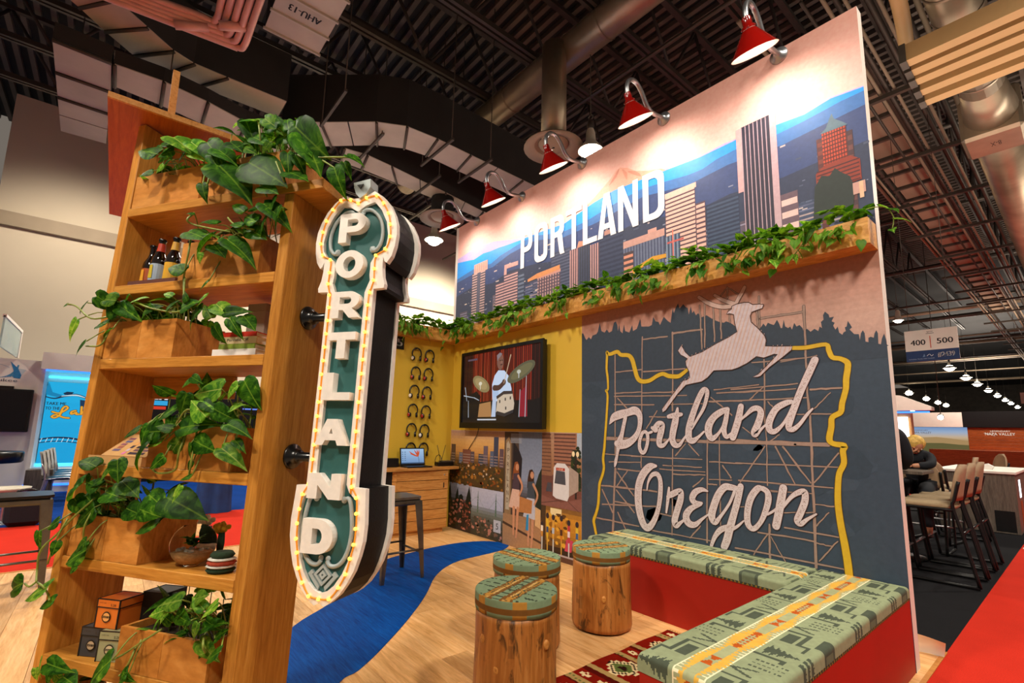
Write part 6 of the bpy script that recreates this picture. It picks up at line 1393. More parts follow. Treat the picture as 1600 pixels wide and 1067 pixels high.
book('green spined book second from the bottom of the stack', -.205, -.055, .012, .114, z + .0224, .018, 'bk_green')
book('cream book with a lettered spine in the stack', -.205, -.050, .012, .116, z + .0408, .023, 'bk_cream', 'dcc9a0', 'Portland, OR')
book('red book on top of the stack on the third shelf', -.200, -.058, .015, .112, z + .0642, .017, 'bk_red')
t = thing('gift_box', 'tall plain grey card box behind the stack of books on the third shelf', 'box', BK @ T(-.218, .122, 1.3452))
MB().box((0, 0, .0003), (.080, .075, .186), None, .001).build('box_body', plain('grey_card', '9a8f80', .8, var=.06), t)
MB().box((-.0015, -.0015, .1862), (.0815, .0765, .214), None, .001).build('box_lid', plain('grey_lid_card', '8f8474', .8, var=.06), t)
# kraft boxes
t = thing('card_tray', 'open kraft card tray with a printed oval at the left of the fourth shelf', 'box', BK @ T(-.715, .008, .9755))
MB().box((0, 0, .0003), (.255, .15, .004)).build('tray_base', MT['card'], t)
for a, b in (((0, 0, .004), (.255, .004, .030)), ((0, .146, .004), (.255, .15, .030)), ((0, .004, .004), (.004, .146, .030)), ((.251, .004, .004), (.255, .146, .030))): MB().box(a, b).build('tray_side', MT['card'], t)
P = Print(lambda u, v, d: (u, -.0003 - d, v)); P.poly([(.055 + .022 * math.copysign(abs(math.cos(a)) ** .6, math.cos(a)), .0155 + .007 * math.sin(a)) for a in [k * PI / 10 for k in range(20)]], '2a1c10', 1); P.text('SCOUT', .038, .072, .012, .019, 'd8b07c', 2); P.build('stamp', MT['print'], t)
t = thing('printed_card', 'kraft card sheet with printed motifs leaning in the tray', 'card', BK @ T(-.69, .03, 1.0062) @ Rx(math.radians(-52)))
MB().box((0, 0, 0), (.215, .006, .125), None, .001).build('lid_board', MT['card'], t)
P = Print(lambda u, v, d: (u, -.0003 - d, v))
for k in range(5): P.rect(.02 + (k % 2) * .004, .025 + k * .016, .055 - (k % 3) * .004, .037 + k * .016, ('6a5a7a', 'a05a4c', '8a5060', '5c5a80', '7a4a5a')[k], 1)
for k in range(6): P.rect(.085, .008 + k * .018, .10, .022 + k * .018, ('d878a8', 'c8b0b8', '3a3040', 'd89a5a', 'b8a0b0', '6a4a6a')[k], 1)
for k in range(6): P.rect(.115 + (k % 2) * .006, .01 + k * .017, .19, .022 + k * .017, ('3a2c3c', '6a4a50', '2c2430', 'a86a58', '4a3a48', '8a5a5a')[k], 1)
P.build('motifs', MT['print'], t)
t = thing('card_box', 'kraft card box with a black printed oval behind the pothos leaves', 'box', BK @ T(-.60, .165, .9755))
MB().box((0, 0, .0003), (.17, .045, .15), None, .001).build('box_body', MT['card'], t); MB().box((-.002, -.002, .15), (.172, .047, .172), None, .001).build('box_lid', MT['card'], t)
P = Print(lambda u, v, d: (u, -.0003 - d, v)); P.poly([(.095 + .05 * math.copysign(abs(math.cos(a)) ** .6, math.cos(a)), .115 + .018 * math.sin(a)) for a in [k * PI / 10 for k in range(20)]], '1c140c', 1); P.text('SCOUT', .052, .138, .105, .125, 'd8b07c', 2); P.build('stamp', MT['print'], t)
# terrarium globe and knitted flowers
t = thing('terrarium', 'clear glass globe terrarium with sand and pebbles on the fifth shelf', 'terrarium', BK @ T(-.258, .074, .6728))
MB().lathe([(.0005, .0015), (.02, 0.0)] + [(.066 * math.sin(a), .066 - .066 * math.cos(a)) for a in [.35 + k * .16 for k in range(15)]] , 26).build('glass_globe', MT['glass'], t)
MB().lathe([(.0005, .004), (.02, .0045), (.045, .018), (.058, .042), (.05, .045), (.03, .049), (.0005, .047)], 24).build('sand', MT['sand'], t)
pm = MB().sphere((0, 0, 0), .008, 8, 5, None, (1, .8, .7)).build('pebble', MT['galv'], t, T(.01, -.03, .05)).data
r_ = random.Random(4)
for k in range(12): inst('pebble', pm, t, T(r_.uniform(-.035, .035), r_.uniform(-.035, .035), .05) @ Rz(r_.random() * 6) @ Matrix.Scale(r_.uniform(.6, 1.3), 4))
lm = leaf_mesh(1, 'leaf')
for k in range(14):
    a = k * 2.4; inst('succulent_leaf', lm, t, leaf_matrix((.008 * math.cos(a), .008 * math.sin(a), .058 + k * .0015), (math.cos(a), math.sin(a), .9), .034, r_, -.3))
def knit(lab, s, y, z, bands, top, r=.03):
    t = thing('knitted_cactus', lab, 'ornament', BK @ T(s, y, z), 'knitted ornaments on the fifth shelf')
    for k, (c, z0, z1, rr) in enumerate(bands):
        MB().lathe([(.0005, z0), (rr * .8, z0), (rr, (z0 + z1) / 2), (rr * .8, z1), (.0005, z1)], 16).build('yarn_band', MT[c], t)
    if top:
        q = random.Random(2); m = MB()
        for k in range(26): m.sphere((q.gauss(0, .014), q.gauss(0, .010), top[1] + q.gauss(0, .008)), .009, 6, 4)
        m.build('yarn_flower', MT[top[0]], t)
knit('striped knitted ornament with white, rust and green bands beside the globe', -.110, .052, .6726, [('knitg', .0, .016, .042), ('knitw', .015, .023, .043), ('knitr', .022, .036, .042), ('knitw', .035, .043, .04), ('knitg', .042, .06, .035)], None)
knit('tall knitted ornament with a yellow yarn flower behind the globe', -.258, .178, .6726, [('knitg', .0, .02, .03), ('knitg', .018, .085, .012)], ('knity', .105))
knit('knitted ornament with a white yarn flower behind the globe', -.335, .182, .6726, [('knitr', .0, .03, .026), ('knitw', .029, .045, .026), ('knitg', .044, .10, .022)], ('knitw', .122))
# small lidded boxes
def gift(lab, s, y, z, rot, w, h, c, lidc, acc):
    t = thing('lidded_box', lab, 'box', BK @ T(s, y, z) @ Rz(rot), 'lidded boxes on the sixth shelf')
    mb_ = plain('box_card', c, .6, var=.04); e = plain('box_edge', '17130f', .6)
    MB().box((-w / 2, -w / 2, .0003), (w / 2, w / 2, h * .72), None, .0012).build('box_body', mb_, t)
    MB().box((-w / 2 - .0016, -w / 2 - .0016, h * .72), (w / 2 + .0016, w / 2 + .0016, h), None, .0012).build('box_lid', mb_ if lidc is None else plain('lid_card', lidc, .6), t)
    for sx_ in (-1, 1):
        for sy_ in (-1, 1): MB().box((sx_ * w / 2 - .0018, sy_ * w / 2 - .0018, .0004), (sx_ * w / 2 + .0018, sy_ * w / 2 + .0018, h + .0005)).build('corner_binding', e, t)
    for q in (-1, 1):
        MB().box((-w / 2 - .0022, q * (w / 2 + .0006) - .0016, h * .70), (w / 2 + .0022, q * (w / 2 + .0006) + .0016, h * .735)).build('rim_binding', e, t)
        MB().box((q * (w / 2 + .0006) - .0016, -w / 2 - .0022, h * .70), (q * (w / 2 + .0006) + .0016, w / 2 + .0022, h * .735)).build('rim_binding', e, t)
        MB().box((-w / 2 - .0022, q * (w / 2 + .0006) - .0016, h - .002), (w / 2 + .0022, q * (w / 2 + .0006) + .0016, h + .0012)).build('rim_binding', e, t)
        MB().box((q * (w / 2 + .0006) - .0016, -w / 2 - .0022, h - .002), (q * (w / 2 + .0006) + .0016, w / 2 + .0022, h + .0012)).build('rim_binding', e, t)
    P = Print(lambda u, v, d: (u, -w / 2 - .0024 - d, v)); P.disc(0, h * .40, w * .2, '231a12', 1, 20); P.disc(0, h * .40, w * .155, acc, 2, 20); P.rect(-w * .2, h * .37, w * .2, h * .44, '231a12', 3); P.text('NO 5', -w * .15, w * .15, h * .385, h * .425, acc, 4); P.text('cold cup', -w * .4, -w * .1, h * .85, h * .9, '3a2c1c', 1); P.text('5.28', w * .12, w * .36, h * .78, h * .86, '3a2c1c', 1)
    P.build('box_print', MT['print'], t)
gift('small charcoal lidded box at the left of the sixth shelf', -.585, .075, .3705, .18, .082, .088, '3c3a3c', None, 'b8a080')
gift('small sage green lidded box under the orange one', -.495, .070, .3705, .22, .084, .090, '9a9a72', None, 'c8b894')
gift('small orange lidded box on top of the sage and charcoal ones', -.535, .076, .4612, .12, .084, .088, 'dc7420', None, 'e8a860')
gift('small black lidded box behind the orange one', -.462, .170, .3705, .15, .085, .185, '14110f', None, '2c2622')

# ------------------------------------------------------------------ the marquee blade sign
sg = thing('marquee_sign', 'teal vertical marquee blade sign spelling PORTLAND with white letters and amber bulbs', 'sign', BK @ T(.264, .05, 0))
TH = .150
outR = [(.0, 1.872), (.020, 1.872), (.057, 1.889), (.092, 1.864), (.119, 1.833), (.138, 1.797), (.149, 1.763), (.152, 1.727), (.148, 1.690), (.139, 1.657), (.124, 1.636), (.116, 1.641), (.110, 1.657), (.110, 1.622), (.114, 1.592), (.123, 1.567), (.121, 1.554), (.085, 1.553), (.085, .950), (.120, .948), (.123, .905), (.127, .850), (.125, .803), (.116, .762), (.103, .722), (.086, .690), (.064, .658), (.036, .633), (.016, .621), (.0, .629)]
inR = [(.0, 1.824), (.03, 1.842), (.062, 1.850), (.090, 1.818), (.112, 1.775), (.121, 1.728), (.117, 1.695), (.104, 1.676), (.078, 1.662), (.066, 1.64), (.066, 1.60), (.069, 1.582), (.060, 1.560), (.054, 1.543), (.054, .957), (.066, .935), (.090, .915), (.098, .88), (.098, .83), (.094, .79), (.083, .750), (.066, .712), (.044, .680), (.022, .662), (.0, .655)]
def sym(h): return list(h) + [(-x, z) for x, z in reversed(h) if x > 1e-6]
def smoothh(h): return h
outer, inner = sym(outR), sym(inR)
bodyR = [(x * .90 if x > .1 else x * .94, z) for x, z in outR]
fr = lambda u, v, d: (u, d, v)
MB().prism(sym(bodyR), .012, TH - .012, (), fr).build('body', MT['black'], sg)
MB().prism(outer, -.006, .012, [inner], fr).build('front_frame', MT['whitewood'], sg)
MB().prism(sym([(x * .99, z) for x, z in inR]), .005, .012, (), fr).build('front_panel', MT['green'], sg)
MB().prism(outer, TH - .012, TH + .006, [inner], fr).build('back_frame', MT['whitewood'], sg)
MB().prism(sym([(x * .99, z) for x, z in inR]), TH - .012, TH - .005, (), fr).build('back_panel', MT['green'], sg)
MB().prism([(-.022, 1.925), (.042, 1.931), (.044, 1.902), (.031, 1.880), (.008, 1.866), (-.009, 1.884), (-.018, 1.908)], -.014, .03, (), fr).build('shield', MT['greyblue'], sg)
MB().prism([(-.006, 1.914), (.018, 1.914), (.008, 1.898)], -.017, -.0142, (), fr).build('shield_mark', MT['ductside'], sg)
MB().prism([(-.02, 1.90), (.02, 1.90), (.02, 1.87), (-.02, 1.87)], TH - .01, TH + .012, (), fr).build('shield', MT['whitewood'], sg)
# rope light track and bulbs
BULBR = [(.0, 1.852), (.030, 1.867), (.068, 1.870), (.096, 1.840), (.117, 1.802), (.127, 1.763), (.130, 1.722), (.117, 1.681), (.085, 1.662), (.083, 1.618), (.084, 1.580), (.074, 1.541), (.071, 1.50), (.071, .975), (.075, .952), (.093, .922), (.098, .879), (.100, .838), (.098, .795), (.090, .757), (.080, .715), (.061, .678), (.034, .645), (.0, .641)]
rt = MB()
for sgn in (-1, 1):
    pts = catmull([(sgn * x, -.0075, z) for x, z in BULBR], 4); m = MB(); m.tube(pts, .0026, 5); m.build('rope_light', MT['rope'], sg)
bpos = []
for sgn in (-1, 1):
    for x, z in BULBR:
        if .96 < z < 1.52: continue
        if sgn < 0 and x == 0: continue
        bpos.append((sgn * x, z))
    for k in range(13): bpos.append((sgn * .071, 1.500 - k * .0432))
bd = None
for x, z in bpos:
    if bd is None: bd = MB().sphere((0, 0, 0), .0052, 8, 6).build('bulb', MT['bulb'], sg, T(x, -.0105, z)).data
    else: inst('bulb', bd, sg, T(x, -.0105, z))
# scrolls
def scroll(pts, nm='scroll', w=.009):
    pr_ = [(p[0], -.001, p[1]) for p in catmull(pts, 5)]
    MB().tube(pr_, w, 6).build(nm, MT['greyblue'], sg)
for sgn in (-1, 1):
    scroll([(sgn * .018, 1.822), (sgn * .03, 1.828), (sgn * .055, 1.822), (sgn * .085, 1.79), (sgn * .098, 1.745), (sgn * .094, 1.705), (sgn * .078, 1.684), (sgn * .066, 1.686), (sgn * .062, 1.695)], 'scroll', .006)
    MB().sphere((sgn * .066, .0, 1.688), .0115, 10, 6, None, (1, .55, 1)).build('scroll_end', MT['greyblue'], sg)
    MB().sphere((sgn * .018, .0, 1.818), .0085, 10, 6, None, (1, .6, 1)).build('scroll_end', MT['greyblue'], sg)
    scroll([(sgn * .050, .913), (sgn * .062, .918), (sgn * .073, .90), (sgn * .083, .84), (sgn * .080, .79), (sgn * .066, .752), (sgn * .045, .732), (sgn * .022, .730), (sgn * .010, .742)], 'scroll', .0065)
    MB().sphere((sgn * .048, .0, .913), .010, 10, 6, None, (1, .6, 1)).build('scroll_end', MT['greyblue'], sg)
    MB().sphere((sgn * .012, .0, .748), .0085, 10, 6, None, (1, .6, 1)).build('scroll_end', MT['greyblue'], sg)
    MB().prism([(sgn * .012, .662), (sgn * .050, .703), (sgn * .038, .715), (sgn * .030, .706), (sgn * .036, .702), (sgn * .008, .672)], -.002, .006, (), fr).build('chevron', MT['greyblue'], sg)
dm = lambda r: [(0, .703 + r), (r, .703), (0, .703 - r), (-r, .703)]
MB().prism(dm(.030), -.003, .006, [dm(.020)], fr).build('diamond_ring', MT['greyblue'], sg); MB().prism(dm(.013), -.003, .006, [dm(.004)], fr).build('diamond', MT['greyblue'], sg)
# letters, cut from thick board
def arc(cx, cz, rx, rz, a0, a1, n=10): return [(cx + rx * math.cos(math.radians(a0 + (a1 - a0) * k / n)), cz + rx * 0 + rz * math.sin(math.radians(a0 + (a1 - a0) * k / n))) for k in range(n + 1)]
GL = {
 'P': ([(0, 0), (.30, 0), (.30, .34), (.62, .34)] + arc(.62, .67, .38, .33, -90, 90) + [(0, 1)], [[(.30, .55), (.58, .55)] + arc(.58, .67, .13, .12, -90, 90, 6) + [(.30, .79)]]),
 'O': (arc(.5, .5, .5, .5, 0, 351, 28), [arc(.5, .5, .22, .27, 0, 345, 22)]),
 'R': ([(0, 0), (.28, 0), (.28, .30), (.42, .30), (.66, 0), (1.0, 0), (.74, .36)] + arc(.62, .67, .36, .33, -60, 90) + [(0, 1)], [[(.28, .53), (.58, .53)] + arc(.58, .66, .12, .13, -90, 90, 6) + [(.28, .79)]]),
 'T': ([(.34, 0), (.66, 0), (.66, .70), (1, .70), (1, 1), (0, 1), (0, .70), (.34, .70)], []),
 'L': ([(0, 0), (1, 0), (1, .28), (.38, .28), (.38, 1), (0, 1)], []),
 'A': ([(0, 0), (.26, 0), (.33, .19), (.66, .19), (.72, 0), (1, 0), (.66, 1), (.34, 1)], [[(.44, .44), (.55, .44), (.50, .66)]]),
 'N': ([(0, 0), (.30, 0), (.30, .55), (.66, 0), (1, 0), (1, 1), (.70, 1), (.70, .46), (.33, 1), (0, 1)], []),
 'D': ([(0, 0), (.5, 0)] + arc(.52, .5, .48, .5, -88, 88, 14) + [(0, 1)], [[(.33, .27), (.48, .27)] + arc(.48, .5, .18, .23, -90, 90, 8) + [(.33, .73)]]),
}
for ch, s0, s1, z0, z1 in (('P', .209, .308, 1.713, 1.812), ('O', .209, .312, 1.591, 1.684), ('R', .210, .312, 1.460, 1.546), ('T', .210, .309, 1.331, 1.414), ('L', .207, .308, 1.203, 1.287), ('A', .200, .313, 1.068, 1.146), ('N', .193, .308, .913, .986), ('D', .191, .297, .760, .856)):
    o_, h_ = GL[ch]; mp = lambda l: [(s0 - .264 + x * (s1 - s0), z0 + y * (z1 - z0)) for x, y in l]
    MB().prism(mp(o_), -.019, .005, [mp(h) for h in h_], fr).build('letter_' + ch.lower(), MT['whitewood'], sg)
# pipe flange brackets to the bookcase
for z in (1.496, 1.028):
    M = T(.0405 - .264, .128 - .05, z) @ Ry(PI / 2)
    MB().lathe([(.0005, 0), (.040, 0), (.041, .004), (.039, .009), (.026, .012), (.022, .03), (.021, .034), (.0145, .036), (.0145, .16)], 22).build('pipe_flange', MT['iron'], sg, M)

# ================================================================== beyond the booth, left
lb = thing('exhibit_wall', 'white exhibit wall with a sail emblem far left behind the black monitor', 'exhibit wall', (-10.0, -4.6, 0))
MB().box((-.12, -.9, 0), (0, .50, 2.06)).build('wall_panel', MT['white'], lb)
P = Print(lambda u, v, d: (.001 + d, u, v))
for k in range(7): P.poly([(.04 + .028 * k, 1.76 + .004 * k), (.06 + .028 * k, 1.76 + .004 * k), (.25 - .006 * (7 - k), 1.80 + .028 * k), (.23 - .006 * (7 - k), 1.80 + .028 * k)], '4a8cb4', 1)
P.poly([(.20, 1.765), (.275, 1.755), (.285, 1.81), (.24, 1.91), (.14, 2.02), (.19, 1.88)], '2f7fb4', 2); P.text('waukee', -.10, .25, 1.70, 1.745, '3a4a5a', 3); P.poly([(.2, 1.92), (.33, 1.90), (.27, 1.78)], 'c4ccd0', 1)
P.stroke([(-.3, 1.98, .008), (0, 1.97, .008), (.14, 1.92, .008)], 'b8c4cc', 1); P.build('emblem', MT['print'], lb)
ld = thing('exhibit_booth', 'white exhibit booth with a bright blue TAKE ME TO THE Lake panel', 'exhibit booth', (-10.4, -4.1, 0))
MB().box((-.25, .0, 1.93), (.5, 1.3, 2.2)).build('header', MT['white'], ld)
MB().box((-.25, .0, .0), (.42, .05, 1.93)).build('side_panel', MT['white'], ld)
MB().box((-.25, .05, .0), (-.2, 1.3, 1.93)).build('back_panel', MT['white'], ld)
MB().box((-.2, .05, 0), (.46, 1.3, .36)).build('ledge', MT['white'], ld)
MB().box((-.195, .06, 1.84), (-.15, 1.25, 1.87)).build('led_strip', MT['cyanglow'], ld); MB().box((-.195, .06, .37), (-.13, 1.25, .41)).build('led_strip', MT['cyanglow'], ld)
MB().box((.40, .06, 1.905), (.46, 1.25, 1.925)).build('led_strip', MT['blueglow'], ld); MB().box((.462, .0, .10), (.47, 1.25, .13)).build('led_strip', MT['blueglow'], ld)
MB().box((-.19, .06, .40), (-.14, 1.2, 1.77)).build('board', MT['white'], ld)
P = Print(lambda u, v, d: (-.139 + d, u, v)); P.grad(.06, .40, 1.2, 1.77, [(0, '12a4e0'), (1, '22b4ea')], 0, 4); P.build('lake_field', MT['backlit'], ld)
P = Print(lambda u, v, d: (-.138 + d, .6 * u - .05, 1.38 + (v - 1.09) * .5))
P.poly([(.2, 1.85), (.12, 1.45), (.4, 1.36), (.55, 1.42), (.3, 1.52)], '1786b8', 1)
P.stroke([(.12, 1.38, .03), (.35, 1.31, .04), (.55, 1.40, .06), (.8, 1.46, .08), (1.05, 1.36, .06), (1.3, 1.3, .05)], '1c2c4a', 2); P.stroke([(.5, 1.40, .02), (.8, 1.45, .045), (1.0, 1.38, .02)], 'd8ecf4', 3)
P.poly([(.52, 1.50), (.6, 1.56), (.75, 1.55), (.70, 1.47), (.56, 1.45)], '14304a', 3); P.poly([(.9, 1.3), (1.05, 1.28), (1.05, 1.05), (.92, 1.08)], '1a3a58', 2)
P.text('TAKE ME', .20, .62, 1.09, 1.19, '23303c', 4, 0, .003); P.text('TO THE', .20, .50, .93, 1.03, '23303c', 4, 0, .003)
for w, c, L in ((.075, '3a2a10', 5), (.05, 'f0a830', 6)):
    P.stroke([(.36, .86, w), (.5, .82, w), (.66, .98, w), (.62, 1.06, w), (.56, .98, w), (.52, .76, w), (.42, .66, w), (.36, .70, w), (.44, .76, w), (.60, .68, w), (.72, .66, w)], c, L)
    P.stroke([(.84, .92, w), (.76, .88, w), (.76, .80, w), (.86, .86, w), (.86, .80, w), (.92, .80, w)], c, L); P.stroke([(.96, 1.06, w), (.97, .80, w)], c, L); P.stroke([(1.08, .92, w), (.98, .86, w), (1.1, .80, w)], c, L); P.stroke([(1.14, .86, w), (1.24, .90, w), (1.18, .94, w), (1.14, .84, w), (1.26, .82, w)], c, L)
P.stroke([(0.19, -0.06, .05), (0.50, 0.00, .05), (0.90, -0.04, .06), (1.40, -0.22, .05)], '1c2c4a', 2); P.stroke([(0.19, -0.17, .03), (0.60, -0.12, .03), (1.20, -0.22, .03)], '1c2c4a', 3)
for k in range(9): P.stroke([(.2 + k * .11, -.15, .014), (.23 + k * .11, -.02, .014)], 'd8ecf4', 4)
P.build('lake_print', MT['backlit'], ld)
t = thing('glass_screen', 'frosted glass parapet panels above the far left exhibit', 'screen', (-10.0, -4.4, 2.08))
MB().box((-.02, -.01, 0), (1.5, .01, .42)).build('glass_pane', MT['glasspanel'], t); MB().box((-.03, -.02, .40), (1.5, .02, .44)).build('top_rail', MT['white'], t); MB().box((-.03, -.02, 0), (.03, .02, .40)).build('post', MT['white'], t)
t = thing('monitor', 'black switched off monitor on the white exhibit wall far left', 'monitor', (-9.99, -4.72, .93))
MB().box((0, -.35, 0), (.06, .58, .66), None, .01).build('case', MT['plastic'], t); MB().box((.0605, -.33, .03), (.062, .55, .63)).build('screen', MT['black'], t); MB().box((-.005, -.25, .66), (.05, .35, .70)).build('wall_bracket', MT['darkmetal'], t)
t = thing('bar_table', 'thick black round bar table far left in front of the exhibit wall', 'table', (-8.0, -4.28, 0))
MB().lathe([(.0005, .59), (.31, .59), (.33, .61), (.33, .71), (.32, .725), (.0005, .725)], 28).build('table_top', MT['plastic'], t); MB().lathe([(.03, .02), (.03, .59)], 12).build('post', MT['chrome'], t); MB().lathe([(.0005, .0), (.2, .0), (.2, .015), (.03, .03), (.0005, .03)], 24).build('foot', MT['chrome'], t)
t = thing('shell_chair', 'cream shell chair with a black bag on it, far left under the monitor', 'chair', (-7.0, -3.95, 0))
MB().lathe([(.0005, .30), (.14, .31), (.19, .36), (.20, .38), (.17, .36), (.0005, .335)], 20).build('shell', MT['cream'], t); MB().lathe([(.025, .02), (.02, .3)], 10).build('post', MT['chrome'], t); MB().lathe([(.0005, 0), (.16, 0), (.15, .014), (.025, .03), (.0005, .03)], 20).build('foot', MT['chrome'], t)
t = thing('shoulder_bag', 'black shoulder bag standing on the floor beside the cream chair', 'bag', (-6.75, -3.75, 0))
MB().box((-.10, -.16, 0), (.10, .14, .27), None, .05).build('bag_body', MT['navy'], t); MB().tube(catmull([(0, -.12, .25), (0, -.08, .36), (0, .06, .36), (0, .10, .25)], 5), .012, 6).build('handle', MT['plastic'], t)
tag(MB().box((-8.95, -3.98, 0), (-8.7, -3.70, .44), None, .004).build('plinth_cabinet', MT['greywood']), 'brown wood cabinet at the foot of the lit lake panel', 'cabinet')
def cafe_chair(i, x, y):
    t = thing('cafe_chair', ('nearest', 'second nearest', 'third nearest', 'farthest')[i] + ' of the four chrome chairs lined up before the lake panel', 'chair', (x, y, 0), 'chrome chairs by the lake panel')
    V = []; n = 7
    m = MB(); m.smooth = True
    for k in range(n):
        z = .40 + .30 * k / (n - 1); yy = -.13 - .05 * (k / (n - 1)) ** 1.5
        for s_ in (-.16, -.05, .05, .16): V.append((s_, yy - .03 * (1 - (s_ / .16) ** 2), z)); 
    F = [(k * 4 + j, k * 4 + j + 1, k * 4 + 5 + j, k * 4 + 4 + j) for k in range(n - 1) for j in range(3)]
    m.add(V, F); m.add([(a, b - .012, c) for a, b, c in V], F); m.build('backrest', MT['cream'], t)
    MB().box((-.17, -.15, .335), (.17, .20, .365), None, .012).build('seat', MT['plastic'], t)
    for s_ in (-.165, .165):
        MB().tube(catmull([(s_, -.17, .55), (s_, -.12, .36), (s_, -.18, .0 + .012)], 4), .010, 6).build('leg', MT['chrome'], t); MB().tube(catmull([(s_, -.12, .345), (s_, .16, .34), (s_, .22, .012)], 4), .010, 6).build('leg', MT['chrome'], t)
for i in range(4): cafe_chair(i, -8.35 - .42 * i, -3.62 + .005 * i)
# covered table and dark exhibit seen through the shelves
t = thing('draped_table', 'small table under a blue cloth seen through the bookcase', 'table', (-6.72, -2.02, 0))
m = MB(); V = []; n = 40
for z, k in ((.002, 1.06), (.12, 1.03), (.30, 1.0), (.62, .97), (.66, .94)):
    for j in range(n):
        a = 2 * PI * j / n; q_ = .18 * k * (1 + (.07 * math.sin(a * 7) + .04 * math.sin(a * 11 + 1)) * (1.0 if z < .6 else .1)); sq = max(abs(math.cos(a)), abs(math.sin(a))) ** -.75
        V.append((q_ * sq * math.cos(a), q_ * sq * math.sin(a), z))
m.smooth = True; m.add(V, [(i * n + j, i * n + (j + 1) % n, (i + 1) * n + (j + 1) % n, (i + 1) * n + j) for i in range(4) for j in range(n)] + [tuple(4 * n + j for j in range(n))]); m.build('cloth', MT['drape'], t)
t = thing('exhibit_wall', 'black exhibit wall with lit strips seen through the bookcase', 'exhibit wall', (-11.0, -2.75, 0))
MB().box((-.1, -.1, 0), (0, 2.6, 1.95)).build('wall_panel', MT['black'], t)
P = Print(lambda u, v, d: (.001 + d, u, v)); P.rect(.0, 1.46, .42, 1.55, '2aa8e0', 1); P.rect(.17, 1.38, .4, 1.44, 'd8381c', 1); P.rect(1.0, 1.80, 1.7, 1.83, 'd0d8f0', 1); P.rect(1.75, 1.44, 2.4, 1.47, '6a8cf0', 1)
for k, w in enumerate((.08, .04, .09, .05, .07)): P.rect(.02 + k * .085, 1.57, .02 + k * .085 + w * .8, 1.63, 'e8eef4', 1)
P.build('strips', MT['backlit'], t)

# ================================================================== beyond the booth, right
def bar_chair(lab, x, y, rz):
    t = thing('bar_chair', lab, 'bar chair', T(x, y, 0) @ Rz(rz), 'upholstered bar chairs')   # faces local -x
    m = MB(); n = 22
    def loop(w, l, z, k=0.0): return [(-.17 + l + (l) * math.copysign(abs(math.cos(a)) ** .55, math.cos(a)) - l + .0 + k, w * math.copysign(abs(math.sin(a)) ** .55, math.sin(a)), z) for a in [2 * PI * j / n for j in range(n)]]
    rings = [loop(.175, .19, .575), loop(.19, .205, .588), loop(.19, .205, .606), loop(.17, .185, .618)]
    m.smooth = True; m.add([p for r_ in rings for p in r_], [(i * n + j, i * n + (j + 1) % n, (i + 1) * n + (j + 1) % n, (i + 1) * n + j) for i in range(3) for j in range(n)] + [tuple(3 * n + j for j in range(n)), tuple(j for j in range(n))[::-1]]); m.build('seat', MT['taupe'], t)
    # rounded, slightly dished backrest
    m = MB(); V = []; F = []; cols = 9; rows = 8
    for off in (0, .022):
        for i in range(rows):
            f = i / (rows - 1); z = .645 + .285 * f; hw = .178 * math.sqrt(max(.02, 1 - max(0, (f - .30) / .70) ** 2.4 * .97))
            for j in range(cols):
                s_ = -1 + 2 * j / (cols - 1); V.append((.035 + .05 * f - .03 * (1 - s_ * s_) * 0 + .0 + off - .028 * s_ * s_, hw * s_, z))
    q = rows * cols
    for o_ in (0, q):
        for i in range(rows - 1):
            for j in range(cols - 1): F.append((o_ + i * cols + j, o_ + i * cols + j + 1, o_ + (i + 1) * cols + j + 1, o_ + (i + 1) * cols + j))
    edge = [j for j in range(cols)] + [i * cols + cols - 1 for i in range(1, rows)] + [(rows - 1) * cols + j for j in range(cols - 2, -1, -1)] + [i * cols for i in range(rows - 2, 0, -1)]
    for a, b in zip(edge, edge[1:] + edge[:1]): F.append((a, b, b + q, a + q))
    m.smooth = True; m.add(V, F); m.build('backrest', MT['chairback'], t)
    for s_ in (-.185, .185):
        MB().tube(catmull([(.07, s_, .80), (.035, s_, .66), (.02, s_, .60), (.06, s_, .40), (.13, s_, .014)], 4), .0125, 7).build('rear_leg', MT['black'], t)
        MB().tube(catmull([(.02, s_, .575), (-.30, s_, .575), (-.345, s_, .55), (-.335, s_, .30), (-.30, s_, .014)], 4), .0125, 7).build('front_leg', MT['black'], t)
        MB().tube([(.13, s_, .014), (-.30, s_, .014)], .0125, 7).build('runner', MT['black'], t)
    MB().tube([(-.325, -.185, .22), (-.325, .185, .22)], .011, 6).build('foot_rail', MT['chrome'], t); MB().tube([(.06, -.185, .40), (.06, .185, .40)], .010, 6).build('cross_rail', MT['plastic'], t)
bar_chair('taupe upholstered bar chair, nearest of the row along the red aisle', -.13, 2.23, 0)
bar_chair('taupe upholstered bar chair, middle of the row along the red aisle', -.125, 2.66, 0)
bar_chair('taupe upholstered bar chair, farthest of the row along the red aisle', -.12, 3.12, 0)
bar_chair('taupe bar chair turned with its broad dark back towards the booth', -.60, 4.05, -PI / 2 - .15)
bar_chair('taupe bar chair seen from the side behind the one turned away', -.34, 4.75, 0.1)
bar_chair('taupe bar chair with only its rounded top showing behind the aisle row', -.36, 7.6, .5)
t = thing('high_table', 'dark high table where the blonde woman leans', 'table', (-.66, 2.88, 0))
MB().box((-.30, -.25, .80), (.28, .25, .83), None, .004).build('table_top', MT['greywood'], t); MB().lathe([(.035, .02), (.03, .80)], 12).build('post', MT['plastic'], t); MB().lathe([(.0005, 0), (.22, 0), (.21, .015), (.03, .03), (.0005, .03)], 22).build('foot', MT['plastic'], t)
t = thing('reception_counter', 'grey brown veneer counter with a white top and lit end panel', 'counter', (-.75, 5.5, 0))
MB().box((0, 0, .0), (.735, 1.6, .72), None, .003).build('cabinet', MT['greywood'], t); MB().box((-.02, -.03, .72), (.75, 1.65, .75), None, .003).build('worktop', MT['white'], t)
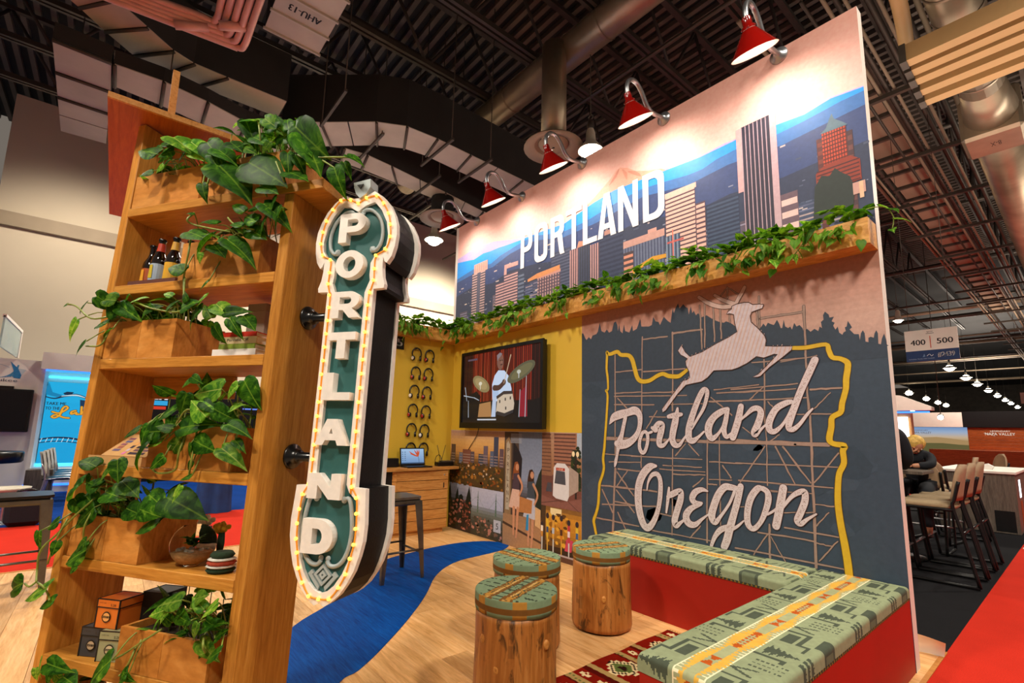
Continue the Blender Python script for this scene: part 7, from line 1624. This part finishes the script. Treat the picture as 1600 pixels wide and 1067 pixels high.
MB().box((.52, -.004, .02), (.70, 0, .27)).build('kick_recess', MT['black'], t); MB().box((.7355, .33, .42), (.738, .5, .64)).build('lit_panel', MT['whiteglow'], t); MB().box((.7355, .33, .05), (.738, .5, .38)).build('brown_panel', MT['brownwood'], t)
tag(MB().prism([(-.02, 0), (.10, 0), (.12, .035), (.06, .075), (.0, .06)], 0, .14, (), lambda u, v, d: (-.35 + u, 5.9 + d, .7505 + v)).build('folded_bag', MT['paper']), 'crumpled white paper bag lying on the counter top', 'bag')
nv = thing('exhibit_wall', 'far exhibit wall of brown boards with white LEGENDARY NAPA VALLEY lettering', 'exhibit wall', (-2.8, 25, 0))
MB().box((-1.95, 0, 0), (4.0, .2, 1.69)).build('wall_panel', MT['black'], nv)
for k in range(13): MB().box((.03, -.02, .02 + k * .128), (4.0, 0, .145 + k * .128), None, .004).build('board', MT['brownwood'], nv)
MB().box((-1.95, -.05, 1.70), (-.09, .25, 2.33)).build('header', MT['white'], nv); MB().box((-.09, -.05, 1.70), (4.0, .25, 2.36)).build('header', MT['black'], nv)
MB().box((-1.95, -.01, .9), (.03, 0, 1.69)).build('photo_board', MT['white'], nv)
P = Print(lambda u, v, d: (u, -.0105 - d, v)); P.grad(-1.95, .25, .03, 1.69, [(0, '5a3c1c'), (.25, '7a6a2c'), (.45, '6a6438'), (.6, 'b09468'), (.7, 'c8b090'), (.85, '9ab0cc'), (1, '6f94c4')], 0, 26)
P.poly([(-1.95, 1.12), (-1.5, 1.22), (-1.0, 1.26), (-.5, 1.2), (.03, 1.12), (.03, .95), (-1.95, .95)], 'a88a5c', 1); P.poly([(-1.95, .98), (-.8, 1.0), (.03, .92), (.03, .6), (-1.95, .6)], '5c5a34', 2); P.rect(-.7, .45, .03, .50, '8a5a38', 3)
P.text('LEGENDARY', -1.75, -1.25, 1.52, 1.57, '4a3c30', 4); P.text('NAPA VALLEY', -1.85, -1.15, 1.40, 1.49, '4a3c30', 4); P.build('vineyard_print', MT['backlit'], nv)
P = Print(lambda u, v, d: (u, -.021 - d, v)); P.text('LEGENDARY', .72, 1.30, 1.51, 1.57, 'f2ead8', 1); P.text('NAPA VALLEY', .56, 1.43, 1.37, 1.48, 'f2ead8', 1); P.stroke([(.52, 1.46, .008), (.68, 1.42, .015), (.85, 1.34, .008)], 'f2ead8', 1); P.build('lettering', MT['backlit'], nv)
tag(MB().box((-3.5, 21.5, 0), (1.5, 22.0, .78)).build('long_counter', MT['brownwood']), 'low brown counter running before the far brown board wall', 'counter')
t = thing('spotlight', 'glaring spotlight above the far vineyard photograph', 'lamp', (-2.83, 20, 1.97))
MB().lathe([(.03, .16), (.06, .14), (.10, 0)], 14, Rx(math.radians(-60))).build('housing', MT['darkmetal'], t); MB().sphere((0, -.04, -.03), .085, 10, 6).build('bulb', MT['baylamp'], t); MB().tube([(0, 0, .05), (0, 0, 7)], .012, 5).build('hang_rod', MT['flange'], t)
t = thing('exhibit_booth', 'white roofed lit exhibit booth far behind the standing man', 'exhibit booth', (-3.2, 14, 0))
MB().prism([(-.3, 1.93), (.5, 1.93), (1.1, 1.93), (1.1, 2.02), (.45, 2.35), (-.3, 2.45)], 0, .4, (), lambda u, v, d: (u, d, v)).build('roof_fascia', MT['white'], t)
MB().box((-.3, .1, 0), (.62, .4, 1.93)).build('back_wall', MT['card'], t); MB().box((.30, .05, 1.05), (.56, .10, 1.75)).build('lit_panel', MT['whiteglow'], t); MB().box((-.3, .02, 1.86), (1.05, .06, 1.90)).build('led_strip', MT['blueglow'], t)
for k in range(3): MB().lathe([(.0005, 0), (.06, 0), (.06, .012), (.0005, .012)], 12, T(.05 + k * .3, .2, 1.915)).build('downlight', MT['whiteglow'], t)
# hanging aisle board
t = thing('aisle_board', 'hanging aisle board reading 400 and 500 over a blue band with #2439', 'sign', (-1.04, 6.0, 2.27))
MB().box((0, 0, 0), (.595, .012, .47)).build('board', MT['white'], t)
P = Print(lambda u, v, d: (u, -.0003 - d, v)); P.rect(0, 0, .595, .16, '1f3a6a', 1); P.text('400', .065, .235, .245, .325, '2a2a2e', 2, 0, .002); P.text('500', .365, .54, .245, .325, '2a2a2e', 2, 0, .002); P.rect(.287, .19, .297, .37, 'c8502c', 2); P.text('#2439', .36, .545, .045, .12, 'f0f2f4', 3, 0, .0015)
P.rect(.25, .405, .34, .412, '4a4a4e', 2); P.text('ipw', .26, .33, .42, .445, '5a4a4a', 2)
P.poly([(.19, .06), (.22, .07), (.21, .11)], '6a8ab4', 3); P.stroke([(.24, .075, .006), (.27, .10, .006), (.29, .07, .006), (.31, .09, .006)], 'e0e4ea', 3); P.text('NATIONAL TRAVEL AND TOURISM', .03, .32, .03, .045, '9fb2cc', 3)
P.build('board_print', MT['print'], t)
for x in (.06, .53): MB().tube([(x, .006, .47), (x, .006, 5.0)], .004, 5).build('hang_wire', MT['flange'], t)
t = thing('aisle_board', 'small far hanging aisle board reading 600 at the right edge', 'sign', (-1.72, 35, 3.2))
MB().box((0, 0, 0), (1.0, .03, .6)).build('board', MT['white'], t); P = Print(lambda u, v, d: (u, -.001 - d, v)); P.text('600', .2, .7, .1, .35, '33333a', 1); P.build('board_print', MT['print'], t)
for x in (.1, .9): MB().tube([(x, .01, .6), (x, .01, 5.0)], .008, 5).build('hang_wire', MT['flange'], t)
tag(MB().box((.06, 4.45, .0005), (.55, 4.53, .003)).build('tape_strip', MT['paper']), 'white tape strip lying on the red aisle carpet', 'tape')
# white sheet curling behind the wall end, blue tape on the deck corner
m = MB(); V = []
for i in range(9):
    f = i / 8
    for j in range(5): V.append((-.06 + .11 * j / 4 + .02 * f, .30 + .02 * math.sin(j) * .2 - .05 * f * f + .03 * j / 4, .004 + .105 * f - .02 * (j / 4) * f))
m.smooth = True; m.add(V, [(i * 5 + j, i * 5 + j + 1, i * 5 + 6 + j, i * 5 + 5 + j) for i in range(8) for j in range(4)]); tag(m.build('paper_sheet', MT['paper']), 'curled white sheet standing on the deck behind the end of the mural wall', 'paper')
tag(MB().box((.0, .33, .0005), (.045, .40, .0035)).build('tape_strip', plain('blue_tape', '6aa4d8', .5)), 'pale blue tape strip on the deck corner beside the red aisle', 'tape')

# two people at the high table
def skin(name, verts, edges, radii, mat, parent, root=0, sub=2):
    me = bpy.data.meshes.new(name); me.from_pydata(verts, edges, []); me.materials.append(mat)
    o = bpy.data.objects.new(name, me); COL.objects.link(o); o.parent = parent
    md = o.modifiers.new('skin', 'SKIN'); md.use_smooth_shade = True
    for i, r_ in enumerate(radii):
        d = me.skin_vertices[0].data[i]; d.radius = r_ if isinstance(r_, tuple) else (r_, r_); d.use_root = (i == root)
    s = o.modifiers.new('sub', 'SUBSURF'); s.levels = sub; s.render_levels = sub
    return o
def hand(parent, wrist, dirn, palm, side, mat, s=.86):
    d = Vector(dirn).normalized(); up = Vector(palm).normalized(); x = d.cross(up).normalized() * side; w = Vector(wrist)
    V = [tuple(w), tuple(w + d * .05 * s), tuple(w + d * .085 * s)]; E_ = [(0, 1), (1, 2)]; R_ = [.021 * s, (.034 * s, .016 * s), (.036 * s, .014 * s)]
    for k, (o_, l) in enumerate(((-.027, .066), (-.009, .076), (.009, .070), (.027, .054))):
        b = w + d * .08 * s + x * o_ * s; i0 = len(V)
        V += [tuple(b), tuple(b + d * l * .5 * s - up * .006), tuple(b + d * l * .95 * s - up * .026)]; R_ += [.0095 * s, .0085 * s, .0065 * s]; E_ += [(2, i0), (i0, i0 + 1), (i0 + 1, i0 + 2)]
    b = w + d * .03 * s - x * .03 * s; i0 = len(V); V += [tuple(b), tuple(b - x * .022 * s + d * .03 * s), tuple(b - x * .026 * s + d * .058 * s - up * .008)]; R_ += [.013 * s, .010 * s, .0075 * s]; E_ += [(1, i0), (i0, i0 + 1), (i0 + 1, i0 + 2)]
    return skin('hand', V, E_, R_, mat, parent, 0, 1)
def head(parent, c, face, hairmat, long=False, s=.86):
    M = aim(c, face) @ Matrix.Scale(s, 4)      # local z forward, y up
    m = MB(); m.sphere((0, .02, 0), .095, 18, 12, M, (.80, 1.18, 1.0)); m.sphere((0, -.05, .025), .062, 14, 9, M, (.85, 1.0, .95)); m.build('head', MT['skin'], parent)
    MB().sphere((0, -.012, .098), .014, 8, 6, M, (.8, 1.6, 1.1)).build('nose', MT['skin'], parent)
    for sg_ in (-1, 1):
        MB().sphere((sg_ * .032, .018, .083), .011, 8, 6, M).build('eye', MT['white'], parent); MB().sphere((sg_ * .032, .018, .091), .005, 6, 5, M).build('iris', MT['plastic'], parent)
        MB().sphere((sg_ * .078, .0, -.005), .02, 8, 6, M, (.4, 1.2, .8)).build('ear', MT['skin'], parent)
    MB().sphere((0, -.062, .082), .02, 10, 6, M, (1.2, .28, .5)).build('mouth', MT['redlamp'], parent)
    hm_ = MB(); hm_.sphere((0, .05, -.022), .101, 18, 12, M, (.90, 1.0, 1.0))
    if long:
        q = random.Random(6)
        for k in range(26):
            a = -2.6 + 5.2 * k / 25; x = .088 * math.sin(a); z = -.02 - .075 * math.cos(a)
            hm_.tube([M @ Vector((x * .5, .12, z * .4)), M @ Vector((x, .06, z)), M @ Vector((x * 1.08, -.03, z - .005)), M @ Vector((x * 1.02, -.12 + .03 * q.random(), z + .01))], [.016, .02, .019, .008], 6)
    hm_.build('hair', hairmat, parent)
man = thing('person', 'person in a dark navy suit standing at the high table behind the mural wall', 'person', T(-.655, 2.40, 0))
b = [(0, 0, .80), (.01, 0, .95), (.02, .02, 1.08), (.02, .03, 1.19), (.02, .06, 1.27), (.17, .03, 1.165), (.205, .10, .95), (.12, .27, .855), (-.15, .03, 1.165), (-.18, .12, .95), (-.08, .28, .855), (.085, 0, .76), (.09, .01, .42), (.09, -.02, .07), (.09, .07, .03), (-.085, 0, .76), (-.09, .01, .42), (-.09, -.02, .07), (-.09, .07, .03)]
e = [(0, 1), (1, 2), (2, 3), (3, 4), (3, 5), (5, 6), (6, 7), (3, 8), (8, 9), (9, 10), (0, 11), (11, 12), (12, 13), (13, 14), (0, 15), (15, 16), (16, 17), (17, 18)]
skin('body', b, e, [.085, .085, .10, .075, .045, .045, .034, .024, .045, .034, .024, .065, .045, .03, .03, .065, .045, .03, .03], MT['skin'], man)
skin('jacket', [(0, 0, .74), (.01, 0, .95), (.02, .02, 1.10), (.02, .03, 1.20), (.175, .03, 1.165), (.208, .10, .95), (.13, .26, .857), (-.155, .03, 1.165), (-.183, .12, .95), (-.09, .27, .857)], [(0, 1), (1, 2), (2, 3), (3, 4), (4, 5), (5, 6), (3, 7), (7, 8), (8, 9)], [(.145, .11), (.13, .105), (.145, .11), (.09, .08), .066, .052, .04, .066, .052, .04], MT['navy'], man)
skin('trousers', [(0, 0, .80), (.085, 0, .74), (.09, .01, .42), (.09, -.01, .05), (-.085, 0, .74), (-.09, .01, .42), (-.09, -.01, .05)], [(0, 1), (1, 2), (2, 3), (0, 4), (4, 5), (5, 6)], [(.13, .105), .085, .064, .055, .085, .064, .055], MT['navy'], man)
for x in (-.09, .09): MB().sphere((x, .03, .028), .05, 10, 6, None, (.85, 1.9, .56)).build('shoe', MT['plastic'], man)
head(man, (.02, .10, 1.36), (.1, 1, -.25), MT['plastic'])
hand(man, (.12, .27, .855), (-.5, .8, -.08), (0, 0, 1), 1, MT['skin']); hand(man, (-.08, .28, .855), (.5, .8, -.08), (0, 0, 1), -1, MT['skin'])
wo = thing('person', 'blonde woman in black seated beyond the high table, head bowed on her hand', 'person', T(-.55, 3.30, 0))
b = [(0, .10, .66), (0, .06, .80), (0, -.02, .93), (0, -.06, 1.0), (.13, -.05, .955), (.16, -.18, .875), (.02, -.26, .862), (-.13, -.05, .955), (-.15, -.17, .875), (-.01, -.18, .98), (.08, .05, .645), (.09, -.20, .63), (.09, -.17, .24), (.09, -.25, .20), (-.08, .05, .645), (-.09, -.20, .63), (-.09, -.17, .24), (-.09, -.25, .20)]
e = [(0, 1), (1, 2), (2, 3), (3, 4), (4, 5), (5, 6), (3, 7), (7, 8), (8, 9), (0, 10), (10, 11), (11, 12), (12, 13), (0, 14), (14, 15), (15, 16), (16, 17)]
skin('body', b, e, [.085, .075, .08, .045, .038, .03, .022, .038, .03, .022, .062, .05, .033, .028, .062, .05, .033, .028], MT['skin'], wo)
skin('sweater', [(0, .10, .64), (0, .06, .80), (0, -.02, .94), (0, -.05, .985), (.135, -.05, .955), (.163, -.18, .877), (.06, -.24, .866), (-.135, -.05, .955), (-.153, -.17, .877), (-.06, -.175, .93)], [(0, 1), (1, 2), (2, 3), (3, 4), (4, 5), (5, 6), (3, 7), (7, 8), (8, 9)], [(.12, .10), (.105, .09), (.11, .09), .06, .052, .042, .033, .052, .042, .033], MT['navy'], wo)
skin('trousers', [(0, .10, .67), (.08, .04, .645), (.09, -.20, .63), (.09, -.17, .26), (-.08, .04, .645), (-.09, -.20, .63), (-.09, -.17, .26)], [(0, 1), (1, 2), (2, 3), (0, 4), (4, 5), (5, 6)], [(.12, .09), .075, .062, .045, .075, .062, .045], MT['navy'], wo)
for x in (-.09, .09): MB().sphere((x, -.22, .20), .045, 10, 6, None, (.8, 1.8, .5)).build('shoe', MT['plastic'], wo)
head(wo, (.03, -.10, 1.06), (.5, -.55, -.75), MT['blond'], True, .74)
hand(wo, (.02, -.26, .862), (-.7, -.4, -.1), (0, 0, 1), 1, MT['skin']); hand(wo, (-.01, -.18, .985), (.3, .2, .8), (0, -1, 0), -1, MT['skin'])
bar_chair('taupe bar chair under the seated blonde woman', -.55, 3.40, -PI / 2)
